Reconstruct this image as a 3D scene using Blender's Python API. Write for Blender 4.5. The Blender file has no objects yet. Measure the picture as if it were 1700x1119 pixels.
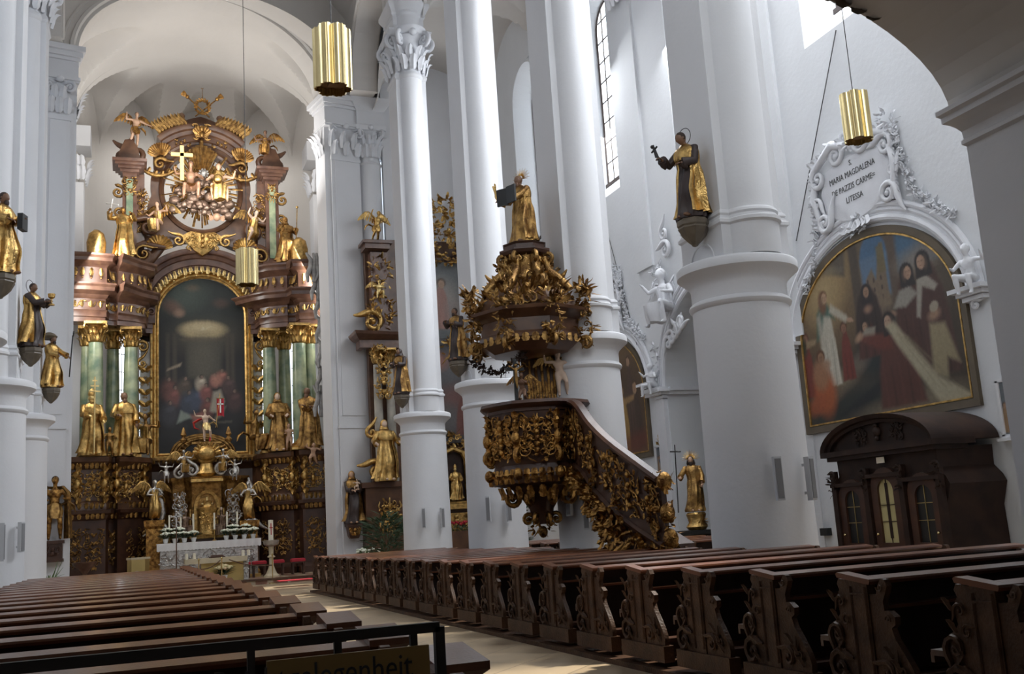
import bpy, math, random
import numpy as np
from mathutils import Vector, Matrix, noise
S=bpy.context.scene; COL=S.collection
PI=math.pi; sin=math.sin; cos=math.cos; rad=math.radians
V=Vector
# ------------------------------------------------------------------ camera
EYE=1.45; FPX=1700.0
yaw,pit,rol=rad(20.61),rad(10.44),rad(-3.633)
fw=V((sin(yaw)*cos(pit),cos(yaw)*cos(pit),sin(pit)))
rt0=V((cos(yaw),-sin(yaw),0)); up0=rt0.cross(fw)
rt=cos(rol)*rt0+sin(rol)*up0; up=-sin(rol)*rt0+cos(rol)*up0
cd=bpy.data.cameras.new('camera'); cam=bpy.data.objects.new('camera',cd); COL.objects.link(cam)
cam.matrix_world=Matrix(((rt.x,up.x,-fw.x,0),(rt.y,up.y,-fw.y,0),(rt.z,up.z,-fw.z,EYE),(0,0,0,1)))
cd.sensor_width=36; cd.lens=36*FPX/1700; cd.clip_start=.05; cd.clip_end=300
S.camera=cam
# ------------------------------------------------------------------ light
S.view_settings.view_transform='Standard'; S.view_settings.look='None'; S.view_settings.gamma=1
S.view_settings.use_curve_mapping=False; S.view_settings.exposure=0.64
w=bpy.data.worlds.new('sky'); S.world=w; w.use_nodes=True
w.node_tree.nodes['Background'].inputs[0].default_value=(.74,.85,1,1)
w.node_tree.nodes['Background'].inputs[1].default_value=1.0
def area(name,loc,target,sx,sy,power,col=(1,1,1)):
    l=bpy.data.lights.new(name,'AREA'); l.shape='RECTANGLE'; l.size=sx; l.size_y=sy; l.energy=power; l.color=col
    o=bpy.data.objects.new(name,l); COL.objects.link(o); o.location=loc
    o.rotation_euler=(V(target)-V(loc)).to_track_quat('-Z','Y').to_euler(); return o
#LIGHTS
for k,(y,pw) in enumerate(((29,600),(22.9,680),(16.7,760),(10.5,520))):    # daylight just inside the tall south windows
    area('south_window_light',(14.0,y,15.4),(2,y-5,2),2.2,6.4,pw,(.93,.96,1))
for y in (12,19,25.5,31):                                  # daylight of the north windows
    area('north_window_light',(-7.6,y,15.4),(6,y+1,3),2.2,6.4,120,(.74,.85,1))
area('chancel_light_south',(7.3,41.3,11.0),(1,44,8),1.0,6,230,(1,.965,.91))
area('chancel_light_north',(-1.9,40.2,11.0),(4,44,8),1.0,6,230,(1,.965,.91))
area('west_gallery_fill',(3,2.0,13.5),(4,30,9),7,6,420,(.90,.95,1))  # added fill hanging free above the gallery, no window stands there
area('chancel_vault_fill',(2.7,40.2,15.0),(2.7,43.5,22),5.5,1.6,270,(1,.975,.94))  # added floating uplight that brightens the chancel vault, no lamp modelled
area('chancel_front_fill',(2.7,38.9,18.6),(2.7,44,11),5.0,1.0,95,(1,.97,.93))  # added fill floating inside the arch crown, brightens the altar front
area('apse_wall_fill',(2.75,45.6,19.2),(2.75,48.2,15.5),4.5,1.2,110,(1,.98,.95))  # added fill behind the retable, brightens the apse wall seen through the glory
su=bpy.data.lights.new('sun','SUN'); su.energy=4.5; su.angle=rad(4); su.color=(1,.93,.80)
so=bpy.data.objects.new('sun',su); COL.objects.link(so); so.rotation_euler=V((-11.3,-1.0,-15)).to_track_quat('-Z','Y').to_euler()
# ------------------------------------------------------------------ pixel of the photograph -> point at a given depth
def ray(px,py): return (rt*(px-850)-up*(py-559.5)+fw*FPX)
E0=V((0,0,EYE))
def PY(px,py,Y): r=ray(px,py); return E0+r*(Y/r.y)
def PXX(px,py,X): r=ray(px,py); return E0+r*(X/r.x)
def PZ(px,py,Z): r=ray(px,py); return E0+r*((Z-EYE)/r.z)
# ------------------------------------------------------------------ materials
M={}
def mat(name,col,rough=.6,metal=0,var=.0,scale=3,bump=0,bscale=20,col2=None,emit=None,spec=None,coat=0,detail=4):
    m=bpy.data.materials.new(name); m.use_nodes=True; nt=m.node_tree; b=nt.nodes['Principled BSDF']
    b.inputs['Roughness'].default_value=rough; b.inputs['Metallic'].default_value=metal
    b.inputs['Base Color'].default_value=(*col,1)
    if spec is not None: b.inputs['Specular IOR Level'].default_value=spec
    if coat: b.inputs['Coat Weight'].default_value=coat; b.inputs['Coat Roughness'].default_value=.12
    if emit: b.inputs['Emission Color'].default_value=(*emit[0],1); b.inputs['Emission Strength'].default_value=emit[1]
    tc=nt.nodes.new('ShaderNodeTexCoord')
    if var or col2:
        n=nt.nodes.new('ShaderNodeTexNoise'); n.inputs['Scale'].default_value=scale; n.inputs['Detail'].default_value=detail
        nt.links.new(tc.outputs['Object'],n.inputs['Vector'])
        r=nt.nodes.new('ShaderNodeValToRGB'); c2=col2 or tuple(c*(1-var) for c in col)
        r.color_ramp.elements[0].position=.35; r.color_ramp.elements[1].position=.65
        r.color_ramp.elements[0].color=(*c2,1); r.color_ramp.elements[1].color=(*col,1)
        nt.links.new(n.outputs['Fac'],r.inputs[0]); nt.links.new(r.outputs[0],b.inputs['Base Color'])
    if bump:
        n2=nt.nodes.new('ShaderNodeTexNoise'); n2.inputs['Scale'].default_value=bscale; n2.inputs['Detail'].default_value=3
        nt.links.new(tc.outputs['Object'],n2.inputs['Vector'])
        bp=nt.nodes.new('ShaderNodeBump'); bp.inputs['Strength'].default_value=bump; bp.inputs['Distance'].default_value=.05
        nt.links.new(n2.outputs['Fac'],bp.inputs['Height']); nt.links.new(bp.outputs[0],b.inputs['Normal'])
    M[name]=m; return m
mat('plaster',(.685,.69,.71),.9,var=.05,scale=.6,bump=.06,bscale=14,spec=.2)
mat('plaster_wall',(.66,.675,.695),.9,var=.07,scale=.45,bump=.10,bscale=9,spec=.2)
mat('plaster_warm',(.62,.595,.565),.9,var=.08,scale=.35,bump=.10,bscale=6,spec=.2)
mat('stucco',(.68,.69,.72),.8,var=.06,scale=3,bump=.12,bscale=40,spec=.25)
mat('gilt',(.70,.45,.16),.36,1,var=.5,scale=7,bump=.35,bscale=26)
mat('gilt_dark',(.56,.31,.09),.42,1,col2=(.13,.06,.022),scale=8,bump=.5,bscale=30)
mat('gilt_antique',(.50,.30,.10),.42,.95,col2=(.17,.09,.035),scale=6,bump=.4,bscale=30)
mat('gilt_pale',(.86,.66,.30),.36,.95,var=.3,scale=9,bump=.3,bscale=30)
mat('silver',(.62,.60,.57),.38,.9,var=.35,scale=9,bump=.3,bscale=30)
mat('walnut',(.075,.031,.016),.42,col2=(.045,.018,.011),scale=3,bump=.08,bscale=60)
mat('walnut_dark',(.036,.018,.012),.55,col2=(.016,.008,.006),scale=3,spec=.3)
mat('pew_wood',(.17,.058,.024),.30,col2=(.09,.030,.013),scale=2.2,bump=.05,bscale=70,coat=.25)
mat('pew_end',(.085,.042,.022),.5,col2=(.038,.018,.010),scale=5,bump=.2,bscale=50,spec=.2)
mat('red_marble',(.165,.088,.058),.28,col2=(.085,.042,.030),scale=3.0,bump=.03,detail=8)
mat('red_wood',(.125,.060,.030),.33,col2=(.065,.028,.015),scale=2.5)
mat('green_marble',(.36,.40,.25),.25,col2=(.13,.19,.13),scale=1.8,detail=8)
mat('grey_marble',(.45,.42,.36),.3,col2=(.26,.25,.22),scale=2,detail=8)
mat('skin',(.50,.31,.20),.5,var=.1)
mat('skin_pale',(.62,.46,.35),.5,var=.1)
mat('skin_dark',(.20,.105,.06),.5,var=.2)
mat('hair',(.035,.02,.014),.7)
mat('habit',(.045,.028,.024),.55,col2=(.03,.018,.016),scale=4)
mat('bronze_stone',(.15,.12,.085),.5,var=.35,scale=5)
mat('brass',(.74,.60,.31),.27,1,var=.12,scale=3)
mat('brass_in',(.20,.11,.05),.5,.4)
mat('steel',(.50,.50,.50),.4,.3)
mat('speaker',(.52,.53,.55),.5)
mat('speaker_mesh',(.22,.22,.23),.7)
mat('iron',(.02,.018,.018),.55,.3)
mat('black',(.012,.012,.012),.5)
mat('white',(.78,.77,.74),.7)
mat('linen',(.80,.79,.77),.8,var=.05,scale=30)
mat('wax',(.85,.80,.66),.5)
mat('red',(.48,.035,.03),.7)
mat('crimson',(.42,.02,.035),.75)
mat('leaf',(.045,.085,.035),.5,col2=(.018,.04,.018),scale=12)
mat('leaf_light',(.12,.21,.07),.5,var=.4,scale=12)
mat('flower',(.80,.82,.68),.7)
mat('flower_mix',(.75,.50,.30),.7,col2=(.65,.65,.35),scale=20)
mat('stone_cream',(.62,.53,.36),.5,var=.15,scale=3)
mat('brass_sheet',(.62,.48,.20),.32,.8,var=.15,scale=2)
mat('glass_day',(.9,.95,1),.4,emit=((.93,.97,1),2.4))
def glass_mat():
    m=M['glass_day']; nt=m.node_tree; nt.nodes.clear(); o=nt.nodes.new('ShaderNodeOutputMaterial'); e=nt.nodes.new('ShaderNodeEmission'); e.inputs[0].default_value=(.93,.97,1,1); e.inputs[1].default_value=1.7
    t=nt.nodes.new('ShaderNodeBsdfTransparent'); a=nt.nodes.new('ShaderNodeAddShader'); nt.links.new(e.outputs[0],a.inputs[0]); nt.links.new(t.outputs[0],a.inputs[1]); nt.links.new(a.outputs[0],o.inputs[0])
glass_mat()
mat('lead',(.06,.045,.04),.6)
mat('frame_brown',(.11,.085,.055),.5,var=.2)
mat('sign_gold',(.24,.155,.05),.45,.3,var=.1)
mat('curtain',(.50,.44,.22),.8,var=.1)
mat('ink',(.10,.10,.10),.8)
mat('wire',(.05,.05,.05),.6)
mat('groove',(.32,.33,.35),.9)
def canvas_mat(name,rough=.45):
    m=bpy.data.materials.new(name); m.use_nodes=True; nt=m.node_tree; b=nt.nodes['Principled BSDF']
    a=nt.nodes.new('ShaderNodeVertexColor'); a.layer_name='Col'
    tc=nt.nodes.new('ShaderNodeTexCoord'); n=nt.nodes.new('ShaderNodeTexNoise'); n.inputs['Scale'].default_value=14
    nt.links.new(tc.outputs['Object'],n.inputs['Vector'])
    mr=nt.nodes.new('ShaderNodeMapRange'); mr.inputs[3].default_value=.75; mr.inputs[4].default_value=1.2
    nt.links.new(n.outputs['Fac'],mr.inputs[0])
    mx=nt.nodes.new('ShaderNodeVectorMath'); mx.operation='SCALE'
    nt.links.new(a.outputs[0],mx.inputs[0]); nt.links.new(mr.outputs[0],mx.inputs['Scale'])
    nt.links.new(mx.outputs[0],b.inputs['Base Color']); b.inputs['Roughness'].default_value=rough
    M[name]=m
canvas_mat('oil_painting')
def floor_mat():
    m=bpy.data.materials.new('floor_stone'); m.use_nodes=True; nt=m.node_tree; b=nt.nodes['Principled BSDF']
    tc=nt.nodes.new('ShaderNodeTexCoord'); mp=nt.nodes.new('ShaderNodeMapping'); mp.inputs['Rotation'].default_value=(0,0,rad(45))
    nt.links.new(tc.outputs['Object'],mp.inputs[0])
    br=nt.nodes.new('ShaderNodeTexBrick'); br.offset=0; br.inputs['Scale'].default_value=1.25
    br.inputs['Brick Width'].default_value=1; br.inputs['Row Height'].default_value=1; br.inputs['Mortar Size'].default_value=.010
    br.inputs['Color1'].default_value=(.50,.39,.26,1); br.inputs['Color2'].default_value=(.38,.29,.19,1); br.inputs['Mortar'].default_value=(.22,.17,.12,1)
    nt.links.new(mp.outputs[0],br.inputs['Vector'])
    n=nt.nodes.new('ShaderNodeTexNoise'); n.inputs['Scale'].default_value=.9; n.inputs['Detail'].default_value=5
    nt.links.new(tc.outputs['Object'],n.inputs['Vector'])
    mx=nt.nodes.new('ShaderNodeMixRGB'); mx.blend_type='OVERLAY'; mx.inputs[0].default_value=.5
    nt.links.new(br.outputs[0],mx.inputs[1]); nt.links.new(n.outputs['Fac'],mx.inputs[2])
    nt.links.new(mx.outputs[0],b.inputs['Base Color']); b.inputs['Roughness'].default_value=.32; M['floor_stone']=m
    m=bpy.data.materials.new('floor_check'); m.use_nodes=True; nt=m.node_tree; b=nt.nodes['Principled BSDF']
    tc=nt.nodes.new('ShaderNodeTexCoord'); mp=nt.nodes.new('ShaderNodeMapping'); mp.inputs['Rotation'].default_value=(0,0,rad(45))
    ck=nt.nodes.new('ShaderNodeTexChecker'); ck.inputs['Scale'].default_value=2.2
    ck.inputs['Color1'].default_value=(.52,.42,.30,1); ck.inputs['Color2'].default_value=(.30,.14,.09,1)
    nt.links.new(tc.outputs['Object'],mp.inputs[0]); nt.links.new(mp.outputs[0],ck.inputs[0]); nt.links.new(ck.outputs[0],b.inputs['Base Color'])
    b.inputs['Roughness'].default_value=.3; M['floor_check']=m
floor_mat()
# ------------------------------------------------------------------ mesh builder
class MB:
    def __init__(s): s.v=[]; s.f=[]
    def add(s,vs,fs):
        n=len(s.v); s.v+= [tuple(a) for a in vs]; s.f+=[tuple(i+n for i in f) for f in fs]; return s
    def box(s,c,d,rz=0,taper=1):
        hx,hy,hz=d[0]/2,d[1]/2,d[2]/2; a,b=cos(rz),sin(rz); vs=[]
        for z in (-hz,hz):
            t=taper if z>0 else 1
            for x,y in ((-hx,-hy),(hx,-hy),(hx,hy),(-hx,hy)):
                x*=t;y*=t; vs.append((c[0]+a*x-b*y,c[1]+b*x+a*y,c[2]+z))
        return s.add(vs,[(3,2,1,0),(4,5,6,7),(0,1,5,4),(1,2,6,5),(2,3,7,6),(3,0,4,7)])
    def rings(s,rs,cap=True,close=True):
        n=len(rs[0]); vs=[p for r in rs for p in r]; fs=[]
        m=n if close else n-1
        for i in range(len(rs)-1):
            for j in range(m): a=i*n+j; b=i*n+(j+1)%n; fs.append((a,b,b+n,a+n))
        if cap and close: fs.append(tuple(range(n-1,-1,-1))); fs.append(tuple(range((len(rs)-1)*n,len(rs)*n)))
        return s.add(vs,fs)
    def prism(s,poly,vec):
        vec=V(vec); return s.rings([[V(p) for p in poly],[V(p)+vec for p in poly]])
    def lathe(s,prof,c=(0,0,0),n=24,sx=1,sy=1,a0=0,a1=2*PI,ph=0,mod=None):
        full=abs(a1-a0-2*PI)<1e-6; k=n if full else n+1; rs=[]
        for r,z in prof:
            row=[]
            for j in range(k):
                a=a0+(a1-a0)*j/n+ph; q=r*(mod(a) if mod else 1)
                row.append((c[0]+q*sx*cos(a),c[1]+q*sy*sin(a),c[2]+z))
            rs.append(row)
        return s.rings(rs,close=full)
    def tube(s,pts,r,n=6,flat=1,upv=None):
        pts=[V(p) for p in pts]; m=len(pts)
        if not hasattr(r,'__len__'): r=[r]*m
        rs=[]; ref=upv
        for i,p in enumerate(pts):
            t=(pts[min(i+1,m-1)]-pts[max(i-1,0)])
            if t.length<1e-9: t=V((0,0,1))
            t.normalize()
            if ref is None:
                ref=V((0,0,1)) if abs(t.z)<.9 else V((1,0,0))
            u=ref-t*ref.dot(t)
            if u.length<1e-6: u=t.orthogonal()
            u.normalize(); w=t.cross(u)
            if upv is None: ref=u
            rs.append([p+(u*cos(2*PI*j/n)*flat+w*sin(2*PI*j/n))*r[i] for j in range(n)])
        return s.rings(rs)
    def ell(s,c,r,nu=12,nv=8,M3=None,fn=None):
        c=V(c); vs=[]; fs=[]
        if not hasattr(r,'__len__'): r=(r,r,r)
        for i in range(nv+1):
            t=PI*i/nv
            for j in range(nu):
                a=2*PI*j/nu; p=V((r[0]*sin(t)*cos(a),r[1]*sin(t)*sin(a),r[2]*cos(t)))
                if fn: p=fn(p,a,t)
                if M3: p=M3@p
                vs.append(c+p)
        for i in range(nv):
            for j in range(nu): a=i*nu+j; b=i*nu+(j+1)%nu; fs.append((a,a+nu,b+nu,b))
        return s.add(vs,fs)
    def grid(s,P,nu,nv):      # P[i][j] rows
        vs=[P[i][j] for i in range(nu) for j in range(nv)]
        return s.add(vs,[(i*nv+j,i*nv+j+1,(i+1)*nv+j+1,(i+1)*nv+j) for i in range(nu-1) for j in range(nv-1)])
    def sweep(s,path,prof,side,upv=(0,0,1),close=False):   # path points, profile (out,up), side(i)->out dir or None for plan normal
        path=[V(p) for p in path]; n=len(path); upv=V(upv); rs=[]
        for i,p in enumerate(path):
            if close: a,b=path[(i-1)%n],path[(i+1)%n]
            else: a,b=path[max(i-1,0)],path[min(i+1,n-1)]
            t=(b-a).normalized(); o=t.cross(upv).normalized()*side
            k=1
            if 0<i<n-1 or close:
                t1=(p-a).normalized(); o1=t1.cross(upv).normalized()*side; d=o.dot(o1); k=1/max(.4,d)
            rs.append([p+o*(q[0]*k)+upv*q[1] for q in prof])
        if close: rs.append(rs[0])
        return s.rings(rs,cap=not close)
    def leaf(s,o,u,n,h,wd,curl=.35,thick=.0):    # acanthus leaf: base o, up u, outward n
        o,u,n=V(o),V(u).normalized(),V(n).normalized(); sd=u.cross(n); P=[]
        for i in range(7):
            t=i/6; z=h*(t-.12*t**4-(curl*.9)*max(0,t-.7)**1.2); out=h*(.08+.10*sin(t*3)+curl*max(0,t-.45)**1.5*2.2)
            wv=wd*(.55+.45*sin(PI*min(1,t*1.05)))*(1 if i%2 else .78)*(1 if i<6 else .35)
            P.append([o+u*z+n*(out-(abs(k)*.12)*wd)+sd*(wv*k/2*1.0) for k in (-1,-.45,0,.45,1)])
        for r in P: r[2]=r[2]+n*wd*.10
        return s.grid(P,7,5)
    def spiral(s,o,u,v,r0,turns=1.4,th=.1,sgn=1,ph=0,n=6,tail=0,flat=1,k=16):
        # scroll in the plane u,v ; starts outside and curls in; tail = straight lead
        o,u,v=V(o),V(u),V(v); pts=[];rr=[]
        for i in range(k+1):
            t=i/k; a=ph+sgn*turns*2*PI*t; r=r0*(1-t)**.9+r0*.10
            pts.append(o+u*(r*cos(a))+v*(r*sin(a))); rr.append(th*(1-.55*t))
        if tail:
            a=ph; d=(u*(-sin(a))+v*cos(a))*(-sgn); p0=pts[0]
            ext=[p0+d*(tail*q)+(u*cos(a)+v*sin(a))*(tail*q*q*.35) for q in (1,.75,.5,.25)]
            pts=ext+pts; rr=[th*.3,th*.6,th*.85,th]+rr
        s.tube(pts,rr,n,flat); s.ell(pts[-1],th*.9,6,4); return s
    def xf(s,Mx,start=0):
        s.v[start:]=[tuple(Mx@V(p)) for p in s.v[start:]]; return s
    def build(s,name,m,parent=None,smooth=40,label=None,mods=None):
        me=bpy.data.meshes.new(name); me.from_pydata(s.v,[],s.f); me.update()
        if m is not None: me.materials.append(M[m] if isinstance(m,str) else m)
        if smooth:
            me.shade_smooth()
            if smooth<180: me.set_sharp_from_angle(angle=rad(smooth))
        o=bpy.data.objects.new(name,me); COL.objects.link(o)
        if parent: o.parent=parent
        if label: o['label']=label
        return o
def fixn(o):
    import bmesh
    bm=bmesh.new(); bm.from_mesh(o.data); bmesh.ops.recalc_face_normals(bm,faces=bm.faces); bm.to_mesh(o.data); bm.free(); return o
def struct(name,mb,m,**k):
    o=mb.build(name,m,**k); o['kind']='structure'; return o
def thing(name,label,cat,loc=(0,0,0),rz=0,group=None,scale=1):
    o=bpy.data.objects.new(name,None); COL.objects.link(o); o.location=loc; o.rotation_euler=(0,0,rz); o.scale=(scale,)*3
    o.empty_display_size=.1; o['label']=label; o['category']=cat
    if group: o['group']=group
    return o
def tag(o,label,cat,group=None,kind=None):
    o['label']=label; o['category']=cat
    if group: o['group']=group
    if kind: o['kind']=kind
    return o
def children(o): return [c for c in bpy.data.objects if c.parent==o]
def copy_tree(o,parent=None):
    c=o.copy(); COL.objects.link(c); c.parent=parent
    for ch in kids.get(o.name,[]) if o.name in kids else children(o): copy_tree(ch,c)
    return c
kids={}
def remesh(mb,name,m,vox,parent=None,sm=2,label=None):     # fuse overlapping limbs into one continuous skin
    o=mb.build(name,m,None,0); md=o.modifiers.new('r','REMESH'); md.mode='VOXEL'; md.voxel_size=vox
    if sm: s2=o.modifiers.new('s','SMOOTH'); s2.iterations=sm; s2.factor=.5
    bpy.context.view_layer.update(); dg=bpy.context.evaluated_depsgraph_get()
    me=bpy.data.meshes.new_from_object(o.evaluated_get(dg)); o.modifiers.clear(); o.data=me; me.shade_smooth()
    if not me.materials: me.materials.append(M[m])
    if parent: o.parent=parent
    if label: o['label']=label
    return o
def text_mesh(txt,size,m,name,parent=None,extr=.004,sx=1):
    cu=bpy.data.curves.new(name,'FONT'); cu.body=txt; cu.size=size; cu.extrude=extr; cu.align_x='CENTER'; cu.resolution_u=3
    t=bpy.data.objects.new(name,cu); COL.objects.link(t); bpy.context.view_layer.update()
    me=bpy.data.meshes.new_from_object(t.evaluated_get(bpy.context.evaluated_depsgraph_get()))
    bpy.data.objects.remove(t); me.materials.clear(); me.materials.append(M[m])
    if sx!=1: me.transform(Matrix.Diagonal((sx,1,1,1)))
    o=bpy.data.objects.new(name,me); COL.objects.link(o)
    if parent: o.parent=parent
    return o
mat('skin_bronze',(.36,.20,.12),.42,.35,var=.3,scale=4)
mat('gold_leaf_flat',(.95,.68,.26),.5,.75,var=.1,scale=4)
mat('stucco_grey',(.36,.35,.34),.6,var=.4,scale=4,bump=.3,bscale=12)
mat('silver_brown',(.34,.25,.19),.42,.75,col2=(.16,.10,.07),scale=5,bump=.4,bscale=14)
# ================================================================== BUILDING
XC=2.95                      # axis of the nave
CR,CL=8.83,-2.95             # column lines
YR=[13.35,19.3,25.4,32.25]; YL=[7.2,12.9,18.9,24.6,30.7]
WX=14.3; ZT=27.0
mb=MB(); mb.grid([[(x,y,0) for y in (-8,60)] for x in (-10,16)],2,2)
struct('floor',mb,'floor_stone',smooth=0)
def flatq(pts): m=MB(); m.add(pts,[tuple(range(len(pts)))]); return m
def heightroof(name,xs,ys,fn,m,smooth=25):
    mb=MB(); mb.grid([[(x,y,fn(x,y)) for y in ys] for x in xs],len(xs),len(ys)); o=struct(name,mb,m,smooth=smooth); return o
def arcz(d,r,b=None):
    b=b or r; q=1-(d/r)**2
    return b*math.sqrt(q) if q>0 else -99
# ---- arcade piers
LOW=[(.80,0),(.78,.35),(.735,4.50),(.77,4.53),(.785,4.57),(.77,4.61),(.73,4.64),(.73,4.84),(.75,4.90),(.82,4.97),(.88,5.02),(.91,5.04),(.93,5.06),(.93,5.17),(.91,5.20),(.86,5.22),(.80,5.24),(.3,5.25)]
def pier_section(s=1.0,z=0):
    a=.54*s;h=.56*s;r=.41*s;c0=.44*s; t0=.30; rc=r*cos(t0); P=[(-a,-h),(-rc-.012,-h)]
    P+=[(r*cos(t),-c0+r*sin(t)) for t in [PI+t0+(PI-2*t0)*k/14 for k in range(15)]]
    P+=[(rc+.012,-h),(a,-h),(a,h),(rc+.012,h)]
    P+=[(r*cos(t),c0+r*sin(t)) for t in [t0+(PI-2*t0)*k/14 for k in range(15)]]
    P+=[(-rc-.012,h),(-a,h)]
    return [(x,y,z) for x,y in P]
def pier(x,y,name='arcade_pier'):
    mb=MB(); mb.lathe(LOW,(x,y,0),56)
    o=struct(name,mb,'plaster',smooth=35)
    def sec(s,z): return [(x+p[0],y+p[1],z) for p in pier_section(s,z)]
    mb=MB(); mb.rings([sec(s,z) for s,z in ((1.08,5.22),(1.08,5.70),(1.14,5.73),(1.14,5.78),(1.09,5.80),(1.06,5.85),(1.09,5.88),(1.07,5.92),(1.02,5.95),(1.0,6.02),(.97,16.6),(1.02,16.64),(1.06,16.70),(1.02,16.78),(.95,16.85))])
    mb.rings([sec(s,z) for s,z in ((1.0,18.35),(1.0,18.9),(1.10,18.96),(1.10,19.05),(1.28,19.22),(1.34,19.30),(1.34,19.42),(1.1,19.44))])
    # little arched blind panels on the plinth
    for sx in (-1,1):
        mb.tube([(x+sx*.585,y+.34*cos(t),5.24+.30*sin(t)) for t in [PI*k/10 for k in range(11)]],.02,5)
    struct('pier_shaft',mb,'plaster',parent=o,smooth=30)
    return o
def capital(mb,cx,cy,z,h,pts,leafw=.34,vol=.26,abh=.16,n2=2):
    """pts: outline (x,y) with outward normals where leaves stand"""
    for row in range(n2):
        for i,(px,py,nx,ny) in enumerate(pts):
            if row==1 and i%2==0 and False: continue
            o=(cx+px,cy+py,z+.0+row*h*.22)
            if row==1:
                q=pts[(i+1)%len(pts)]; o=(cx+(px+q[0])/2,cy+(py+q[1])/2,z+h*.2)
                if (px-q[0])**2+(py-q[1])**2>.6: continue
            mb.leaf(o,(0,0,1),(nx,ny,0),h*(.48 if row==0 else .62),leafw*(1 if row==0 else .85),.4)
def volute(mb,o,d,r,th,s=1):    # scroll in vertical plane containing direction d
    d=V((d[0],d[1],0)).normalized(); mb.spiral(o,d,V((0,0,1)),r,1.6,th,-s,PI*.62,8,r*1.3,1.0,20)
def pier_capital(x,y):
    z=16.85; h=1.5; mb=MB()
    def sec(s,z): return [(x+p[0],y+p[1],z) for p in pier_section(s,z)]
    mb.rings([sec(s,zz) for s,zz in ((.95,z),(.96,z+.8),(1.04,z+1.1),(1.22,z+1.25))])
    mb.rings([sec(s,zz) for s,zz in ((1.30,z+1.28),(1.34,z+1.32),(1.34,z+1.42),(1.40,z+1.46),(1.40,z+1.52))])
    P=[]
    for t in (-.36,0,.36): P+=[(-.56,t,-1,0),(.56,t,1,0)]
    for sy in (-1,1):
        for k in range(5):
            a=PI*(k+.5)/5; P.append((.42*cos(a),sy*(.46+.42*sin(a)),cos(a),sy*sin(a)))
    for (px,py,nx,ny) in P:
        mb.leaf((x+px,y+py,z+.02),(0,0,1),(nx,ny,0),.60,.32,.40)
        mb.leaf((x+px*.98+ny*.13,y+py*.98-nx*.13,z+.30),(0,0,1),(nx,ny,0),.66,.28,.42)
    for sx in (-1,1):
        for sy in (-1,1):
            volute(mb,(x+sx*.62,y+sy*.50,z+1.10),(sx,sy*.5),.25,.085)
            volute(mb,(x+sx*.42,y+sy*.92,z+1.10),(sx*.7,sy),.25,.085)
        mb.ell((x+sx*.66,y,z+1.3),(.12,.14,.13),8,6)
    for sy in (-1,1): mb.ell((x,y+sy*1.08,z+1.3),(.14,.12,.13),8,6)
    return mb
for yy in YR+YL:
    xx=CR if yy in YR else CL
    p=pier(xx,yy)
    if yy>12 and not (yy==13.35): 
        if yy>24 or True: struct('pier_capital',pier_capital(xx,yy),'stucco',parent=p,smooth=60)
# ---- arcade walls above the piers
def arcade_wall(name,x0,x1,ys,ytop_end,m):
    mb=MB(); zs=19.4; N=16
    for a,b in zip(ys[:-1],ys[1:]):
        y0,y1=a+.72,b-.72; c=(y0+y1)/2; r=(y1-y0)/2
        pts=[(c-r*cos(PI*k/N),zs+r*sin(PI*k/N)) for k in range(N+1)]
        for x,fl in ((x0,0),(x1,1)):
            for p,q in zip(pts[:-1],pts[1:]):
                f=[(x,p[0],p[1]),(x,q[0],q[1]),(x,q[0],ZT),(x,p[0],ZT)]
                mb.add(f,[(0,1,2,3) if fl else (3,2,1,0)])
        for p,q in zip(pts[:-1],pts[1:]): mb.add([(x0,p[0],p[1]),(x1,p[0],p[1]),(x1,q[0],q[1]),(x0,q[0],q[1])],[(0,1,2,3)])
        for sx,xf_ in ((-1,x0),(1,x1)):      # archivolt moulding
            mb.tube([(xf_,c-(r+.14)*cos(PI*k/N),zs+(r+.14)*sin(PI*k/N)) for k in range(N+1)],.10,6)
    for i,b in enumerate(ys):
        y0=b-.72 if i else b-3; y1=b+.72 if i<len(ys)-1 else ytop_end
        mb.box(((x0+x1)/2,(y0+y1)/2,(zs+ZT)/2),(x1-x0,y1-y0,ZT-zs))
    return struct(name,mb,m,smooth=30)
arcade_wall('wall_arcade_south',CR-.5,CR+.5,YR+[39.6],40.5,'plaster_warm')
arcade_wall('wall_arcade_north',CL-.5,CL+.5,YL+[37.4],38.5,'plaster_warm')
# ---- nave vault: barrel with a lunette over each bay
baysR=[(a+b)/2 for a,b in zip(YR[:-1]+[32.25],YR[1:]+[39.6])]
def nave_z(x,y):
    zb=20.4+arcz(x-XC,6.3,4.9)
    z=zb
    for c in [10.2]+baysR+[4.5]:
        z=max(z,19.6+arcz(y-c,2.9,3.4)-.12*max(0,5.4-abs(x-XC))**1.2)
    return z
heightroof('ceiling',[XC-5.4+10.8*k/54 for k in range(55)],[2+38*k/150 for k in range(151)],nave_z,'plaster_warm')
for k,(xa,xb) in enumerate(((CR+.5,WX),(-8.6,CL-.5))):
    c=(xa+xb)/2; r=(xb-xa)/2
    def az(x,y,c=c,r=r,k=k):
        z=18.6+arcz(x-c,r+.02,2.6)
        for b in ([16.4,22.4,28.8,36] if k==0 else [15.9,21.8,27.7,34]): z=max(z,18.6+arcz(y-b,2.7,2.9))
        return max(z,18.6)
    heightroof('ceiling_aisle',[xa+(xb-xa)*i/24 for i in range(25)],[8+33*j/130 for j in range(131)],az,'plaster_warm')
mb=MB(); mb.box((3,17,27.6),(26,60,.6)); mb.box((3,-3,12),(26,.3,30)); mb.box((11.5,4.0,19.0),(5.8,9,.5)); mb.box((-6,4,19.0),(5,9,.5))
struct('roof',mb,'plaster_warm',smooth=0)
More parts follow.
